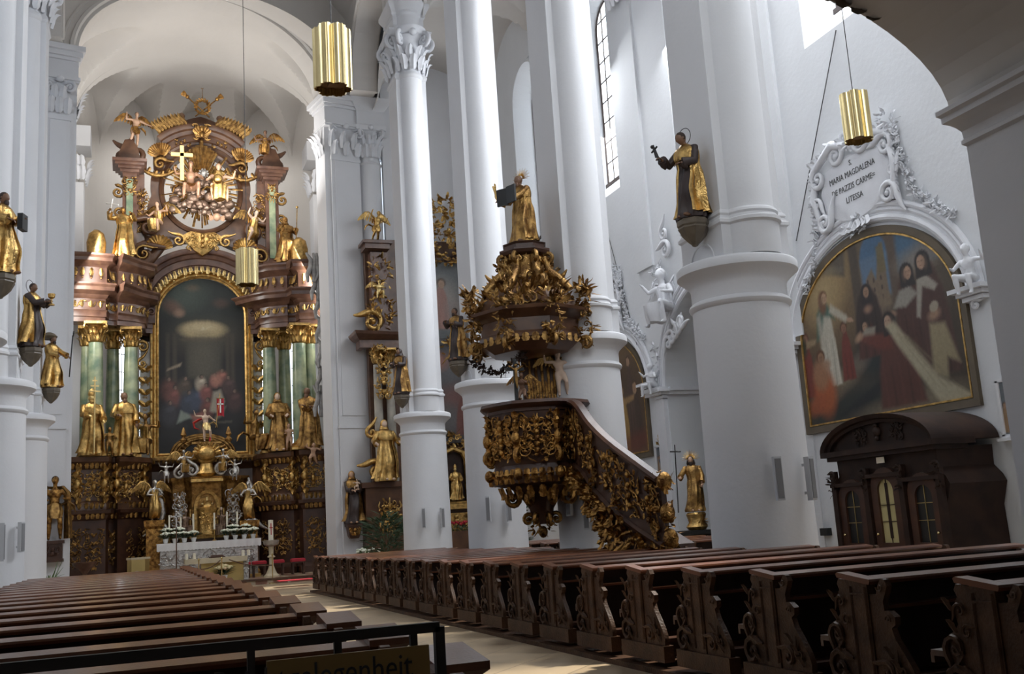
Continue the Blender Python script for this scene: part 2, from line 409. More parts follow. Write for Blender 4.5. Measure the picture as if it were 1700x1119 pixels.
# transverse aisle arches
for k,(xa,xb) in enumerate(((CR+.5,WX),(-8.6,CL-.5))):
    for y in (YR if k==0 else YL):
        if y<10: continue
        mb=MB(); c=(xa+xb)/2; r=(xb-xa)/2-.05; N=16
        for i in range(N):
            a,b=PI*i/N,PI*(i+1)/N
            P=[(c-r*cos(t),18.5+2.35*sin(t)) for t in (a,b)]
            mb.add([(P[0][0],y-.35,P[0][1]),(P[0][0],y+.35,P[0][1]),(P[1][0],y+.35,P[1][1]),(P[1][0],y-.35,P[1][1]),
                    (P[0][0],y-.35,P[0][1]+.7),(P[1][0],y-.35,P[1][1]+.7),(P[0][0],y+.35,P[0][1]+.7),(P[1][0],y+.35,P[1][1]+.7)],[(0,1,2,3),(0,3,5,4),(1,6,7,2)])
        struct('trim_aisle_rib',mb,'plaster_warm',smooth=30)
# ---- south aisle wall with tall windows, reveals and wall pilasters
WIN=[4.5,10.5,16.65,22.7,28.85,35.0]
def aisle_wall(name,x,sgn,wins,y0,y1,niches=()):
    mb=MB(); z0,z1,hw=11.7,18.0,1.3
    cuts=[y0]
    for c in wins: cuts+=[c-hw,c+hw]
    cuts.append(y1)
    def quad(ya,yb,za,zb):
        f=[(x,ya,za),(x,yb,za),(x,yb,zb),(x,ya,zb)]; mb.add(f,[(0,1,2,3) if sgn<0 else (3,2,1,0)])
    for i in range(0,len(cuts),2): quad(cuts[i],cuts[i+1],0,ZT)
    for c in wins:
        nn=[n for n in niches if abs(n[0]-c)<1.5]
        quad(c-hw,c+hw,z1+hw,ZT)
        if nn:
            yc,r,zs,dp=nn[0]
            quad(c-hw,c+hw,9,z0)
        else: quad(c-hw,c+hw,0,z0)
        N=12; pts=[(c-hw*cos(PI*k/N),z1+hw*sin(PI*k/N)) for k in range(N+1)]
        for p,q in zip(pts[:-1],pts[1:]):
            f=[(x,p[0],p[1]),(x,q[0],q[1]),(x,q[0],z1+hw),(x,p[0],z1+hw)]; mb.add(f,[(0,1,2,3)])
        # splayed reveal
        o=x-sgn*.75; sp=.42
        outer=[(c-hw,z0)]+pts+[(c+hw,z0)]; inner=[(c-hw+sp,z0+.85)]+[(c-(hw-sp)*cos(PI*k/N),z1+(hw-sp)*sin(PI*k/N)) for k in range(N+1)]+[(c+hw-sp,z0+.85)]
        m=len(outer)
        for i in range(m):
            j=(i+1)%m
            mb.add([(x,*outer[i]),(x,*outer[j]),(o,*inner[j]),(o,*inner[i])],[(0,1,2,3)])
    return struct(name,mb,'plaster_wall',smooth=25)
def window(c,x,sgn,idx):
    hw=.88; z0,z1=12.55,18.0; o=x-sgn*.74; N=12
    g=MB(); pts=[(o,c-hw,z0)]+[(o,c-hw*cos(PI*k/N),z1+hw*sin(PI*k/N)) for k in range(N+1)]+[(o,c+hw,z0)]
    g.add(pts,[tuple(range(len(pts)))]); w=struct('window_%d'%idx,g,'glass_day',smooth=0)
    f=MB()
    for k in range(1,4): yy=c-hw+2*hw*k/4; f.box((o+sgn*.02,yy,(z0+z1+.7)/2),(.03,.036,z1+.7-z0))
    zz=z0
    while zz<z1+.8: f.box((o+sgn*.02,c,zz),(.03,2*hw*(1 if zz<z1 else .8),.036)); zz+=.72
    f.tube([V(p)+V((sgn*.02,0,0)) for p in pts]+[pts[0]],.045,4)
    f.box((o+sgn*.05,c,z0-.06),(.14,2*hw+.1,.12))
    struct('window_frame',f,'lead',parent=w,smooth=0)
for i,c in enumerate(WIN[2:]): window(c,WX,-1,i+1)
NICHE=(23.05,2.7,4.95,2.6)
# wall is assembled from strips so that the chapel niche is a real opening
mbw=MB()
o=aisle_wall('wall_south',WX,-1,[c for c in WIN],-5,40,niches=((22.7,2.7,4.95,2.6),))
# cut the niche: rebuild faces between y 20.2 and 26 below z 9
me=o.data; import bmesh
bm=bmesh.new(); bm.from_mesh(me)
for f in list(bm.faces):
    ys=[v.co.y for v in f.verts]; zs=[v.co.z for v in f.verts]
    if abs(f.calc_center_median().x-WX)<.01 and ((min(ys)>17.9 and max(ys)<21.5) or (min(ys)>23.9 and max(ys)<27.6)) and min(zs)<.1: bm.faces.remove(f)
bm.to_mesh(me); bm.free()
mb=MB(); ncy,nr,nzs,nd=NICHE; N=20
def wq(ya,yb,za,zb,x=WX): mb.add([(x,ya,za),(x,yb,za),(x,yb,zb),(x,ya,zb)],[(0,1,2,3)])
wq(17.95,ncy-nr,0,ZT); wq(ncy+nr,27.55,0,ZT); 
wq(ncy-nr,21.4,9,ZT); wq(24.0,ncy+nr,9,ZT)
pts=[(ncy-nr*cos(PI*k/N),nzs+nr*sin(PI*k/N)) for k in range(N+1)]
for p,q in zip(pts[:-1],pts[1:]):
    mb.add([(WX,p[0],p[1]),(WX,q[0],q[1]),(WX,q[0],9),(WX,p[0],9)],[(0,1,2,3)])
    mb.add([(WX,p[0],p[1]),(WX+nd,p[0],p[1]),(WX+nd,q[0],q[1]),(WX,q[0],q[1])],[(0,1,2,3)])
for yy in (ncy-nr,ncy+nr): mb.add([(WX,yy,0),(WX+nd,yy,0),(WX+nd,yy,nzs),(WX,yy,nzs)],[(0,1,2,3)])
mb.add([(WX+nd,ncy-nr,0),(WX+nd,ncy+nr,0),(WX+nd,ncy+nr,8),(WX+nd,ncy-nr,8)],[(0,1,2,3)])
struct('wall_chapel',mb,'plaster_wall',smooth=25)
# wall pilasters with capital (between the windows)
for i,y in enumerate((19.6,26.3,32.4)):
    zb_=5.3 if i!=1 else 8.7
    mb=MB(); mb.box((WX-.03,y,(zb_+18.5)/2),(.10,1.0,18.5-zb_)); mb.box((WX-.12,y,18.0),(.24,1.2,.5))
    mb.box((WX-.2,y,18.5),(.5,1.5,.25)); mb.box((WX-.25,y,18.72),(.6,1.7,.2))
    struct('trim_pilaster',mb,'plaster_wall',smooth=0)
    if i>=2 or True:
        mb=MB()
        for k in range(4):
            mb.leaf((WX-.25,y-.42+.28*k,17.2),(0,0,1),(-1,0,0),.6,.3,.4); mb.leaf((WX-.25,y-.3+.28*k,17.5),(0,0,1),(-1,0,0),.7,.26,.4)
        for s_ in (-1,1): mb.spiral((WX-.34,y+s_*.5,18.2),V((0,s_,0)),V((0,0,1)),.17,1.5,.06,-1,PI*.6,6,.3)
        struct('trim_pilaster_capital',mb,'stucco',smooth=60)
mb=MB(); mb.box((-8.7,17,13),(.2,46,28)); struct('wall_north',mb,'plaster',smooth=0)
mb=MB(); mb.box((12.2,40.1,13),(4.9,.3,28)); mb.box((-6,38.4,13),(5.4,.3,28)); struct('wall_east',mb,'plaster',smooth=0)
# ---- chancel arch (wall slightly askew)
PA=V((-1.95,37.6,0)); PB=V((7.30,39.6,0)); dv=(PB-PA).normalized(); nv=V((-dv.y,dv.x,0))  # nv points east
def W(s,n,z): p=PA+dv*s+nv*n; return (p.x,p.y,z)
LW=(PB-PA).length; ea,eb,ezs=LW/2,3.3,19.35
mb=MB(); N=32
ap=[(LW/2-ea*cos(PI*k/N),ezs+eb*sin(PI*k/N)) for k in range(N+1)]
for n in (0,1.1):
    for p,q in zip(ap[:-1],ap[1:]): mb.add([W(p[0],n,p[1]),W(q[0],n,q[1]),W(q[0],n,ZT),W(p[0],n,ZT)],[(0,1,2,3)])
for p,q in zip(ap[:-1],ap[1:]): mb.add([W(p[0],0,p[1]),W(q[0],0,q[1]),W(q[0],1.1,q[1]),W(p[0],1.1,p[1])],[(0,1,2,3)])
for s0,s1 in ((-3.4,0),(LW,LW+2.6)):
    mb.add([W(s0,0,ezs-.2),W(s1,0,ezs-.2),W(s1,0,ZT),W(s0,0,ZT)],[(0,1,2,3)])
mb.tube([W(LW/2-(ea+.22)*cos(PI*k/N),-.02,ezs+(eb+.22)*sin(PI*k/N)) for k in range(N+1)],.11,6)
mb.tube([W(LW/2-(ea+.55)*cos(PI*k/N),-.0,ezs+(eb+.52)*sin(PI*k/N)) for k in range(N+1)],.06,6)
struct('wall_chancel_arch',mb,'plaster_warm',smooth=25)
def flat_capital(mb,P,z,h,w):    # P list of (pos, normal) along faces
    for p,n in P:
        p=V(p);n=V(n); s=n.cross(V((0,0,1)))
        mb.leaf(p+V((0,0,z)),(0,0,1),n,h*.5,w,.4); mb.leaf(p+s*w*.5+V((0,0,z+h*.22)),(0,0,1),n,h*.6,w*.9,.42)
def chancel_pier(side):
    mb=MB(); mc=MB()
    if side<0: s0,s1,bev=-1.02,0,.0
    else: s0,s1=LW,LW+1.5
    def boxw(a,b,n0,n1,z0,z1,m=mb): m.rings([[W(a,n0,z),W(b,n0,z),W(b,n1,z),W(a,n1,z)] for z in (z0,z1)])
    boxw(s0,s1,.12,1.1,0,ezs-.1)
    a,b=(s0,s1-.22) if side<0 else (s0+.24,s1)
    boxw(a,b,0,.5,0,16.85)                     # raised flat face of the pilaster
    boxw(a+.12,b-.12,-.035,.3,6.1,16.6)
    boxw(a-.03,b+.03,-.05,.5,5.60,5.72) ; boxw(a-.02,b+.02,-.03,.5,16.62,16.75)
    for z0,z1,e in ((18.25,18.9,.03),(18.9,19.02,.12),(19.02,19.2,.22),(19.2,19.4,.34)):
        boxw(s0-e*.6,s1+e*.6,-e,1.1+e,z0,z1)
    for z0,z1,e in ((18.05,18.12,.12),(18.12,18.25,.2)): boxw(s0-e*.3,s1+e*.3,-e,1.1,z0,z1)
    if side>0:
        c=W(LW+2.05,.30,0)
        mb.lathe([(.60,0),(.60,5.6),(.56,5.7),(.50,6.0),(.48,16.6),(.53,16.66),(.48,16.75),(.46,16.85),(.47,17.6),(.56,18.0),(.62,18.05)],(c[0],c[1],0),28)
        mb.rings([[(c[0]+x,c[1]+y,z) for x,y in ((-e,-e),(e,-e),(e,e),(-e,e))] for e,z in ((.62,18.05),(.66,18.25),(.58,18.27),(.58,18.9),(.66,19.0),(.8,19.2),(.86,19.4))])
        for k in range(9):
            a_=PI+PI*k/8; n=(cos(a_),sin(a_),0)
            mc.leaf((c[0]+.47*n[0],c[1]+.47*n[1],16.9),(0,0,1),n,.66,.32,.42); a_+=PI/16; n=(cos(a_),sin(a_),0)
            mc.leaf((c[0]+.47*n[0],c[1]+.47*n[1],17.2),(0,0,1),n,.76,.28,.42)
        for d in ((-.6,-1),(.6,-1)): volute(mc,(c[0]+d[0]*.7,c[1]-.55,17.9),d,.17,.07)
        mc.ell((c[0],c[1]-.66,18.15),(.13,.1,.12),8,6)
    nn=(-nv.x,-nv.y,0); L=b-a; k=max(3,int(L/.32))
    P=[(W(a+.12+(L-.24)*i/(k-1),-.02,0),nn) for i in range(k)]
    rs=dv*(1 if side<0 else -1)
    P+=[(W(s1 if side<0 else s0,n_,0),(rs.x,rs.y,0)) for n_ in (.25,.55,.85)]
    flat_capital(mc,P,16.85,1.35,.34)
    for s_,q in ((a+.05,-1),(b-.05,1)): volute(mc,W(s_,-.12,17.85),(dv*q-nv*.6),.19,.07)
    mc.ell(W((a+b)/2,-.18,18.1),(.15,.12,.12),8,6)
    boxw(a+.02,b-.02,.02,.6,16.85,18.05)
    p=struct('trim_chancel_pier',mb,'plaster',smooth=30); struct('pier_capital',mc,'stucco',parent=p,smooth=60); return p
chancel_pier(-1); chancel_pier(1)
# ---- chancel: side walls, apse, vault with lunettes
cx=2.75; R_=5.15; yb=43.6
mb=MB()
NA=40
def apse(phi,r=R_): return (cx-r*cos(phi),yb+r*sin(phi)*1.0)
AW=[(-1,)]
# apse windows as openings: angles where the daylight strips show between the altar columns
def ang(px,py=600): 
    r=ray(px,py); dx,dy=r.x/r.y,1.0
    # solve (t*dx-cx)^2+(t-yb)^2=R^2
    A=dx*dx+1;B=-2*(dx*cx+yb);C=cx*cx+yb*yb-R_*R_; t=(-B+math.sqrt(B*B-4*A*C))/(2*A)
    return math.atan2(t-yb,cx-t*dx)
SL=[(ang(193),ang(222)),(ang(232),ang(244)),(ang(429),ang(443)),(ang(480),ang(496))]
zw0,zw1=5.2,13.2
ph=[PI*k/NA for k in range(NA+1)]
for a,b in SL: ph=[p for p in ph if not (a-.02<p<b+.02)]+[a,b]
ph.sort()
lun=[PI*(k+.5)/5 for k in range(5)]
def lz(p): 
    z=19.35
    for c in lun: z=max(z,18.2+arcz((p-c),PI/10,3.4))
    return z
for p,q in zip(ph[:-1],ph[1:]):
    mid=(p+q)/2; op=any(a<mid<b for a,b in SL)
    A,B=apse(p),apse(q)
    for z0,z1 in (((0,zw0),(zw1,25)) if op else ((0,25),)):
        mb.add([(A[0],A[1],z0),(B[0],B[1],z0),(B[0],B[1],z1),(A[0],A[1],z1)],[(0,1,2,3)])
for s in (-1,1):
    x=cx+s*R_; y_=40.4 if s>0 else 38.4; mb.add([(x,y_,0),(x,yb,0),(x,yb,25),(x,y_,25)],[(0,1,2,3)])
struct('wall_apse',mb,'plaster_warm',smooth=30)
def cz(x,y):
    if y<=yb: z=19.0+arcz(x-cx,R_+.01,3.65)
    else:
        r=math.hypot(x-cx,y-yb); z=19.0+arcz(min(r,R_),R_+.01,3.65)
    return z
mb=MB(); ys=[38+ (yb-38)*k/56 for k in range(57)]; xs=[cx-R_*cos(PI*k/96) for k in range(97)]
def czl(x,y):
    z=cz(x,y); l=18.0+arcz(y-41.2,2.0,4.2)
    return max(z,l)
mb.grid([[(x,y,max(18.9,czl(x,y))) for y in ys] for x in xs],97,57)
rows=[]
for i in range(60):
    r=R_*sin(PI/2*i/59); row=[]
    for k in range(161):
        p=PI*k/160; z=19.0+3.65*cos(PI/2*i/59); z=max(z,max(17.9+arcz(p-c,PI/10.1,4.2)*(1) for c in lun) if r>1.9 else z)
        row.append((cx-r*cos(p),yb+r*sin(p),z))
    rows.append(row)
mb.grid(rows,60,161)
struct('ceiling_chancel',mb,'plaster_warm',smooth=22)
for i,(a,b) in enumerate(SL):
    A,B=apse(a-.01,R_+.25),apse(b+.01,R_+.25)
    m_=MB(); m_.add([(A[0],A[1],zw0-.1),(B[0],B[1],zw0-.1),(B[0],B[1],zw1+.1),(A[0],A[1],zw1+.1)],[(0,1,2,3)])
    w_=struct('window_%d'%(i+5),m_,'glass_day',smooth=0)
    f=MB(); n=(V((B[0]-A[0],B[1]-A[1],0)))
    for t in ((.33,.66) if i in (1,2) else (.5,)):
        q=V((A[0],A[1],0))+n*t; f.box((q.x,q.y-.05,(zw0+zw1)/2),(.03,.03,zw1-zw0))
    z=zw0
    while z<zw1: 
        q=V((A[0],A[1],0))+n*.5; f.box((q.x,q.y-.05,z),(n.length*1.1,.03,.03),math.atan2(n.y,n.x)); z+=.35 if i in (1,2) else .8
    struct('window_frame',f,'lead',parent=w_,smooth=0)
# chancel pilasters (white, with capital, right and left of the retable)
for s in (-1,1):
    mb=MB(); x=cx+s*(R_-.15); mb.box((x,44.6,8.3),(.5,1.1,16.6)); mb.box((x-s*.1,44.6,18.6),(.8,1.4,.9)); struct('trim_chancel_pilaster',mb,'plaster',smooth=0)
    mb=MB()
    for k in range(3):
        mb.leaf((x-s*.27,44.2+.35*k,16.7),(0,0,1),(-s,0,0),.7,.36,.4); mb.leaf((x-s*.27,44.3+.3*k,17.05),(0,0,1),(-s,0,0),.8,.3,.4)
        mb.leaf((x+(k-1)*.2,44.04,16.7),(0,0,1),(0,-1,0),.7,.32,.4); mb.leaf((x+(k-1)*.17,44.04,17.05),(0,0,1),(0,-1,0),.8,.3,.4)
    struct('trim_capital',mb,'stucco',smooth=60)
# chancel floor: one step up
mb=MB(); mb.rings([[(-2.4,38.4,z),(-2.3,37.9,z),(6.9,37.2,z),(9.3,37.2,z),(9.3,50,z),(-2.4,50,z)] for z in (0,.18)])
struct('floor_chancel',mb,'floor_check',smooth=0)
mb=MB(); mb.sweep([(-2.0,37.85,.18),(7.0,37.15,.18),(8.2,37.15,.18)],[(.05,-.05),(.05,.012),(-.3,.012),(-.3,-.05)],1); struct('trim_step',mb,'red_wood',smooth=0)
# ---- west gallery above the camera: near pier, impost cornice, flat barrel
mb=MB(); mb.box((10.0,1.4,2.6),(3.9,12.7,5.1)); 
struct('wall_gallery_pier',mb,'plaster',smooth=0)
mb=MB(); mb.sweep([(8.05,-5,0),(8.05,7.75,0),(12,7.75,0)],[(0,5.0),(.05,5.02),(.05,5.06),(.02,5.08),(.03,5.16),(.08,5.20),(.14,5.23),(.22,5.25),(.22,5.31),(.27,5.33),(.27,5.38),(0,5.40)],-1)
struct('trim_gallery_cornice',mb,'plaster',smooth=25)
mb=MB(); N=36; gy=7.85
gp=[(XC-5.05*cos(PI*k/N),5.38+1.72*sin(PI*k/N)) for k in range(N+1)]
for p,q in zip(gp[:-1],gp[1:]):
    mb.add([(p[0],-3,p[1]),(q[0],-3,q[1]),(q[0],gy,q[1]),(p[0],gy,p[1])],[(0,1,2,3)])
    mb.add([(p[0],gy,p[1]),(q[0],gy,q[1]),(q[0],gy,8.2),(p[0],gy,8.2)],[(0,1,2,3)])
mb.add([(8.0,gy,5.38),(13.9,gy,5.38),(13.9,gy,8.2),(8.0,gy,8.2)],[(0,1,2,3)])
struct('ceiling_gallery',mb,'plaster_warm',smooth=30)
mb=MB(); 
for k in range(3): mb.spiral((6.75-.28*k,7.84,6.62+.05*k),V((1,0,0)),V((0,0,1)),.16,1.4,.06,1,k,7,.2)
for k in range(5): mb.leaf((7.1-.18*k,7.86,6.5+.05*k),(.3,0,-1),(0,-1,.3),.28,.2,.4)
struct('trim_gallery_stucco',mb,'bronze_stone',smooth=60)
# ================================================================== FIGURES
def hand(mb,w,d,H,curl=.6,side=1,up_=None):
    d=V(d).normalized(); u=V(up_) if up_ else V((0,0,1)); u=(u-d*u.dot(d)); u=u.normalized() if u.length>1e-3 else d.orthogonal().normalized(); s=d.cross(u)*side
    L=.040*H; Mx=Matrix((d,u,s)).transposed()
    mb.ell(V(w)+d*L*.55,(L*.62,L*.24,L*.48),8,6,Mx)
    for k,(o,ln) in enumerate(((-.36,.80),(-.12,.98),(.12,.92),(.36,.70))):
        p0=V(w)+d*L*1.0+s*(o*L); pts=[p0]; a=0
        for j in range(3): a+=curl*.55; pts.append(pts[-1]+(d*cos(a)-u*sin(a))*L*ln*.36)
        mb.tube(pts,[L*.13,L*.125,L*.11,L*.08],5)
    p0=V(w)+d*L*.35-s*(.42*L); mb.tube([p0,p0+(d*.6-s*.7-u*.2)*L*.45,p0+(d*1.15-s*.75-u*.5)*L*.6],[L*.16,L*.14,L*.09],5)
def head(mb,c,H,Mx,nu=18,nv=14):
    c=V(c); r=(.048*H,.058*H,.068*H)
    def fn(p,a,t):
        # a: angle, -Y is the face
        f=max(0,-p.y/r[1]); x=p.x/r[0]; z=p.z/r[2]
        q=p.copy()
        if z<0: q.x*=(1+.22*z); q.y+= .0
        if f>0:
            q.y-= .013*H*f**6*math.exp(-((x/.22)**2))*math.exp(-((z+.10)/.26)**2)*1.6      # nose
            q.y+= .006*H*f*math.exp(-((abs(x)-.38)/.2)**2)*math.exp(-((z-.12)/.13)**2)*1.5  # eye sockets
            q.y-= .004*H*f*math.exp(-((z-.33)/.12)**2)                                     # brow
            q.y+= .004*H*f*math.exp(-(x/.35)**2)*math.exp(-((z+.42)/.07)**2)               # mouth line
            q.y-= .006*H*f*math.exp(-(x/.4)**2)*math.exp(-((z+.78)/.2)**2)                 # chin
        return q
    mb.ell(c,r,nu,nv,Mx,fn)
    for s in (-1,1): mb.ell(c+Mx@V((s*.047*H,.006*H,-.005*H)),(.007*H,.012*H,.017*H),6,4,Mx)
def ik(sh,hd,l1,l2,pole):
    sh,hd=V(sh),V(hd); d=hd-sh; L=min(d.length,(l1+l2)*.995); n=d.normalized(); hd=sh+n*L
    a=(l1*l1-l2*l2+L*L)/(2*L); h=math.sqrt(max(0,l1*l1-a*a)); p=V(pole)-n*V(pole).dot(n); p=p.normalized() if p.length>1e-4 else n.orthogonal().normalized()
    return sh+n*a+p*h,hd
def headM(yaw_=0,tilt=0,roll_=0): return Matrix.Rotation(yaw_,3,'Z')@Matrix.Rotation(tilt,3,'X')@Matrix.Rotation(roll_,3,'Y')
def statue(name,label,cat,loc,rz,H,robe='gilt',cloak=None,skinm='skin',hairm='hair',R=(-.13,-.16,.62),L=(.12,-.17,.60),
           hyaw=0,htilt=.15,beard=False,hair='short',halo=None,knee=1,seed=0,plinth=None,group=None,width=1.0,scap=None,curl=.7,nseg=44,hem=0,cape=None):
    rnd=random.Random(seed); root=thing(name,label,cat,loc,rz,group)
    ph=rnd.uniform(0,6); n1=rnd.choice((8,9,10)); n2=rnd.choice((5,6))
    prof=[(0,.175,.15),(.03,.178,.152),(.10,.158,.138),(.2,.145,.13),(.3,.138,.122),(.4,.132,.115),(.5,.125,.105),(.58,.108,.09),(.64,.112,.092),(.70,.128,.10),(.76,.135,.095),(.80,.118,.08),(.825,.085,.062),(.845,.045,.045)]
    def P(t): 
        for (t0,a0,b0),(t1,a1,b1) in zip(prof[:-1],prof[1:]):
            if t<=t1: k=(t-t0)/(t1-t0); return a0+(a1-a0)*k,b0+(b1-b0)*k
        return prof[-1][1:]
    def sway(t): return .022*sin(PI*(t-.1)*1.4)*knee
    def ringat(t,grow=1,amp=1,a0=0,a1=2*PI,n=nseg,sd=0):
        a_,b_=P(t); out=[]
        for j in range(n if a1-a0>6.28 else n+1):
            a=a0+(a1-a0)*j/n
            f=amp*(.115*(1-t)**.7*(.25+.75*min(1,(t+.02)/.06))) 
            r=1+f*sin(n1*a+ph+sd+2.2*sin(2.5*t+ph)+1.3*sin(3*a))+f*.6*sin(n2*a-ph*2+sd+5*t)
            x=a_*r*cos(a)*grow*width; y=b_*r*sin(a)*grow
            kz=math.exp(-((t-.30)/.12)**2)*max(0,cos(a+PI/2-.45*knee))**3*.045; y-=kz
            out.append(V((x+sway(t),y,t))*H)
        return out
    mb=MB(); ts=[k/26*.845 for k in range(27)]
    mb.rings([ringat(t+hem) if t<.1 else ringat(t) for t in ts])
    shz=.785; skn=MB()
    Mx=headM(hyaw,htilt)
    hc=V((sway(.9),-.012-.10*max(0,htilt),.918))*H
    skn.tube([V((sway(.8),0,.80))*H,V((sway(.85),-.005,.85))*H,hc-V((0,-.01,.03))*H],[.042*H,.030*H,.030*H],8); head(skn,hc,H,Mx)
    skn.build('head',skinm,root,60)
    for sgn,tg in ((-1,R),(1,L)):
        sh=V((sgn*.115*width+sway(.78),0,shz))*H
        if tg is None: continue
        e,h=ik(sh,V(tg)*H,.17*H,.15*H,(sgn*.8,.5,-1.0)); d=(h-e).normalized()
        pts=[sh-V((sgn*.02,0,-.005))*H,sh,sh.lerp(e,.5),e,e.lerp(h,.5),e.lerp(h,.86)]
        st=len(mb.v); mb.tube(pts,[.03*H,.050*H,.048*H,.046*H,.050*H,.058*H],12)
        mb.tube([e.lerp(h,.84)+V((0,0,-.01))*H,e.lerp(h,.7)+V((0,0,-.05))*H,e.lerp(h,.5)+V((0,0,-.075))*H],[.045*H,.035*H,.01*H],8)
        skn=MB(); skn.tube([e.lerp(h,.6),h],[.024*H,.017*H],8); hand(skn,h,d,H*1.12,curl,sgn); skn.build('hand',skinm,root,60)
    for s in (-1,1): skn=MB(); skn.ell(V((s*.055+.02,-.135-.02*(s==knee),.022))*H,(.026*H,.055*H,.02*H),8,6); skn.build('foot',skinm,root,60)
    mb.build('robe',robe,root,60)
    if cloak:
        m2=MB(); g0=1.13; rs=[]; A0=-PI/2+.75; A1=A0+2*PI-1.5
        for k in range(20):
            t=.05+.765*k/19; o=ringat(t,g0+.06*(1-t),1.6,A0,A1,36,1.0); i=ringat(t,g0+.06*(1-t)-.05,1.6,A0,A1,36,1.0); rs.append(o+i[::-1])
        m2.rings(rs); 
        m2.rings([ringat(t,g,.5,0,2*PI,nseg,2) for t,g in ((.655,1.22),(.70,1.2),(.76,1.12),(.80,1.12),(.835,1.1),(.85,1.1))])
        m2.build('cloak',cloak,root,60)
    if scap:
        m2=MB(); rs=[]
        for k in range(16):
            t=.06+.70*k/15; a_,b_=P(t); w_=.062; zf=V((0,-(b_*1.12+.006+ math.exp(-((t-.30)/.12)**2)*.03),t))
            rs.append([V((x_+sway(t)+.004*sin(9*t),zf.y+dy+.008*sin(x_*90+8*t),t))*H for x_,dy in ((-w_,0),(-w_*.33,-.006),(w_*.33,-.004),(w_,0),(w_,.014),(-w_,.014))])
        m2.rings(rs); m2.build('scapular',scap,root,60)
    hm=MB()
    if hair in('short','tonsure'):
        def fn(p,a,t):
            q=p.copy()
            if q.y<0 and q.z<.30*.068*H: q.y*=.55
            return q
        hm.ell(hc+Mx@V((0,.008,.012))*H,(.053*H,.058*H,.060*H),14,10,Mx,fn)
    if hair=='long':
        hm.ell(hc+Mx@V((0,.012,.012))*H,(.055*H,.058*H,.062*H),14,10,Mx)
        for s in (-1,1): hm.tube([hc+Mx@V((s*.045,.01,.0))*H,hc+V((s*.055,.02,-.06))*H,hc+V((s*.05,.03,-.11))*H],[.022*H,.026*H,.012*H],7)
        hm.tube([hc+Mx@V((0,.045,0))*H,hc+V((0,.06,-.08))*H,hc+V((0,.06,-.14))*H],[.045*H,.045*H,.02*H],8)
    if hair=='hood':
        hm.ell(hc+Mx@V((0,.022,.006))*H,(.064*H,.060*H,.078*H),14,10,Mx); hm.tube([hc+V((0,.035,-.02))*H,hc+V((0,.03,-.085))*H],[.06*H,.085*H],12)
    if hair=='mitre':
        hm.rings([[hc+Mx@(V((x*a_,y*b_+.005,z))*H) for x,y in [(cos(2*PI*j/16),sin(2*PI*j/16)) for j in range(16)]] for z,a_,b_ in ((.035,.05,.056),(.06,.056,.06),(.10,.05,.04),(.14,.03,.02),(.16,.006,.006))])
    if beard:
        hm.ell(hc+Mx@V((0,-.038,-.062))*H,(.034*H,.026*H,.048*H),10,8,Mx,lambda p,a,t:V((p.x*(1+.15*sin(7*a)),p.y,p.z)))
    if hm.v: hm.build('hood' if hair=='hood' else ('mitre' if hair=='mitre' else 'hair'),hairm,root,60)
    if halo=='ring':
        m2=MB(); c=hc+V((0,.06,.03))*H; m2.tube([c+V((.095*cos(a),0,.095*sin(a)))*H for a in [2*PI*k/24 for k in range(25)]],.004*H,5); m2.build('halo','iron',root)
    if halo=='rays':
        m2=MB(); c=hc+V((0,.03,.035))*H
        for k in range(22):
            a=-.35+PI*1.1*k/21+.0; a=-.15+ (PI+.3)*k/21; l=.085+.03*(k%2); dd=V((cos(a),.25,sin(a)))
            m2.tube([c+dd*.045*H,c+dd*(.045+l)*H],[.006*H,.002*H],4)
        m2.build('halo','gilt',root)
    root['_hc']=0; del root['_hc']
    return root
def bracket(mb,c,w,h,n=8,proj=None):     # stone console under a wall statue: top at c
    rs=[]
    for z,r in ((0,.92),(-.06,1.0),(-.22,1.0),(-.28,.93),(-.34,.96),(-.40,.90),(-.62,.72),(-.80,.45),(-.92,.22),(-.97,.18),(-1,.06)):
        rs.append([(c[0]+w*r*cos(2*PI*(j+.5)/n),c[1]+w*r*sin(2*PI*(j+.5)/n),c[2]+z*h) for j in range(n)])
    mb.rings(rs[::-1])
def limb(mb,pts,rr,n=8):
    mb.tube(pts,rr,n)
    for p,r in zip(pts,rr): mb.ell(p,r*1.02,8,6)
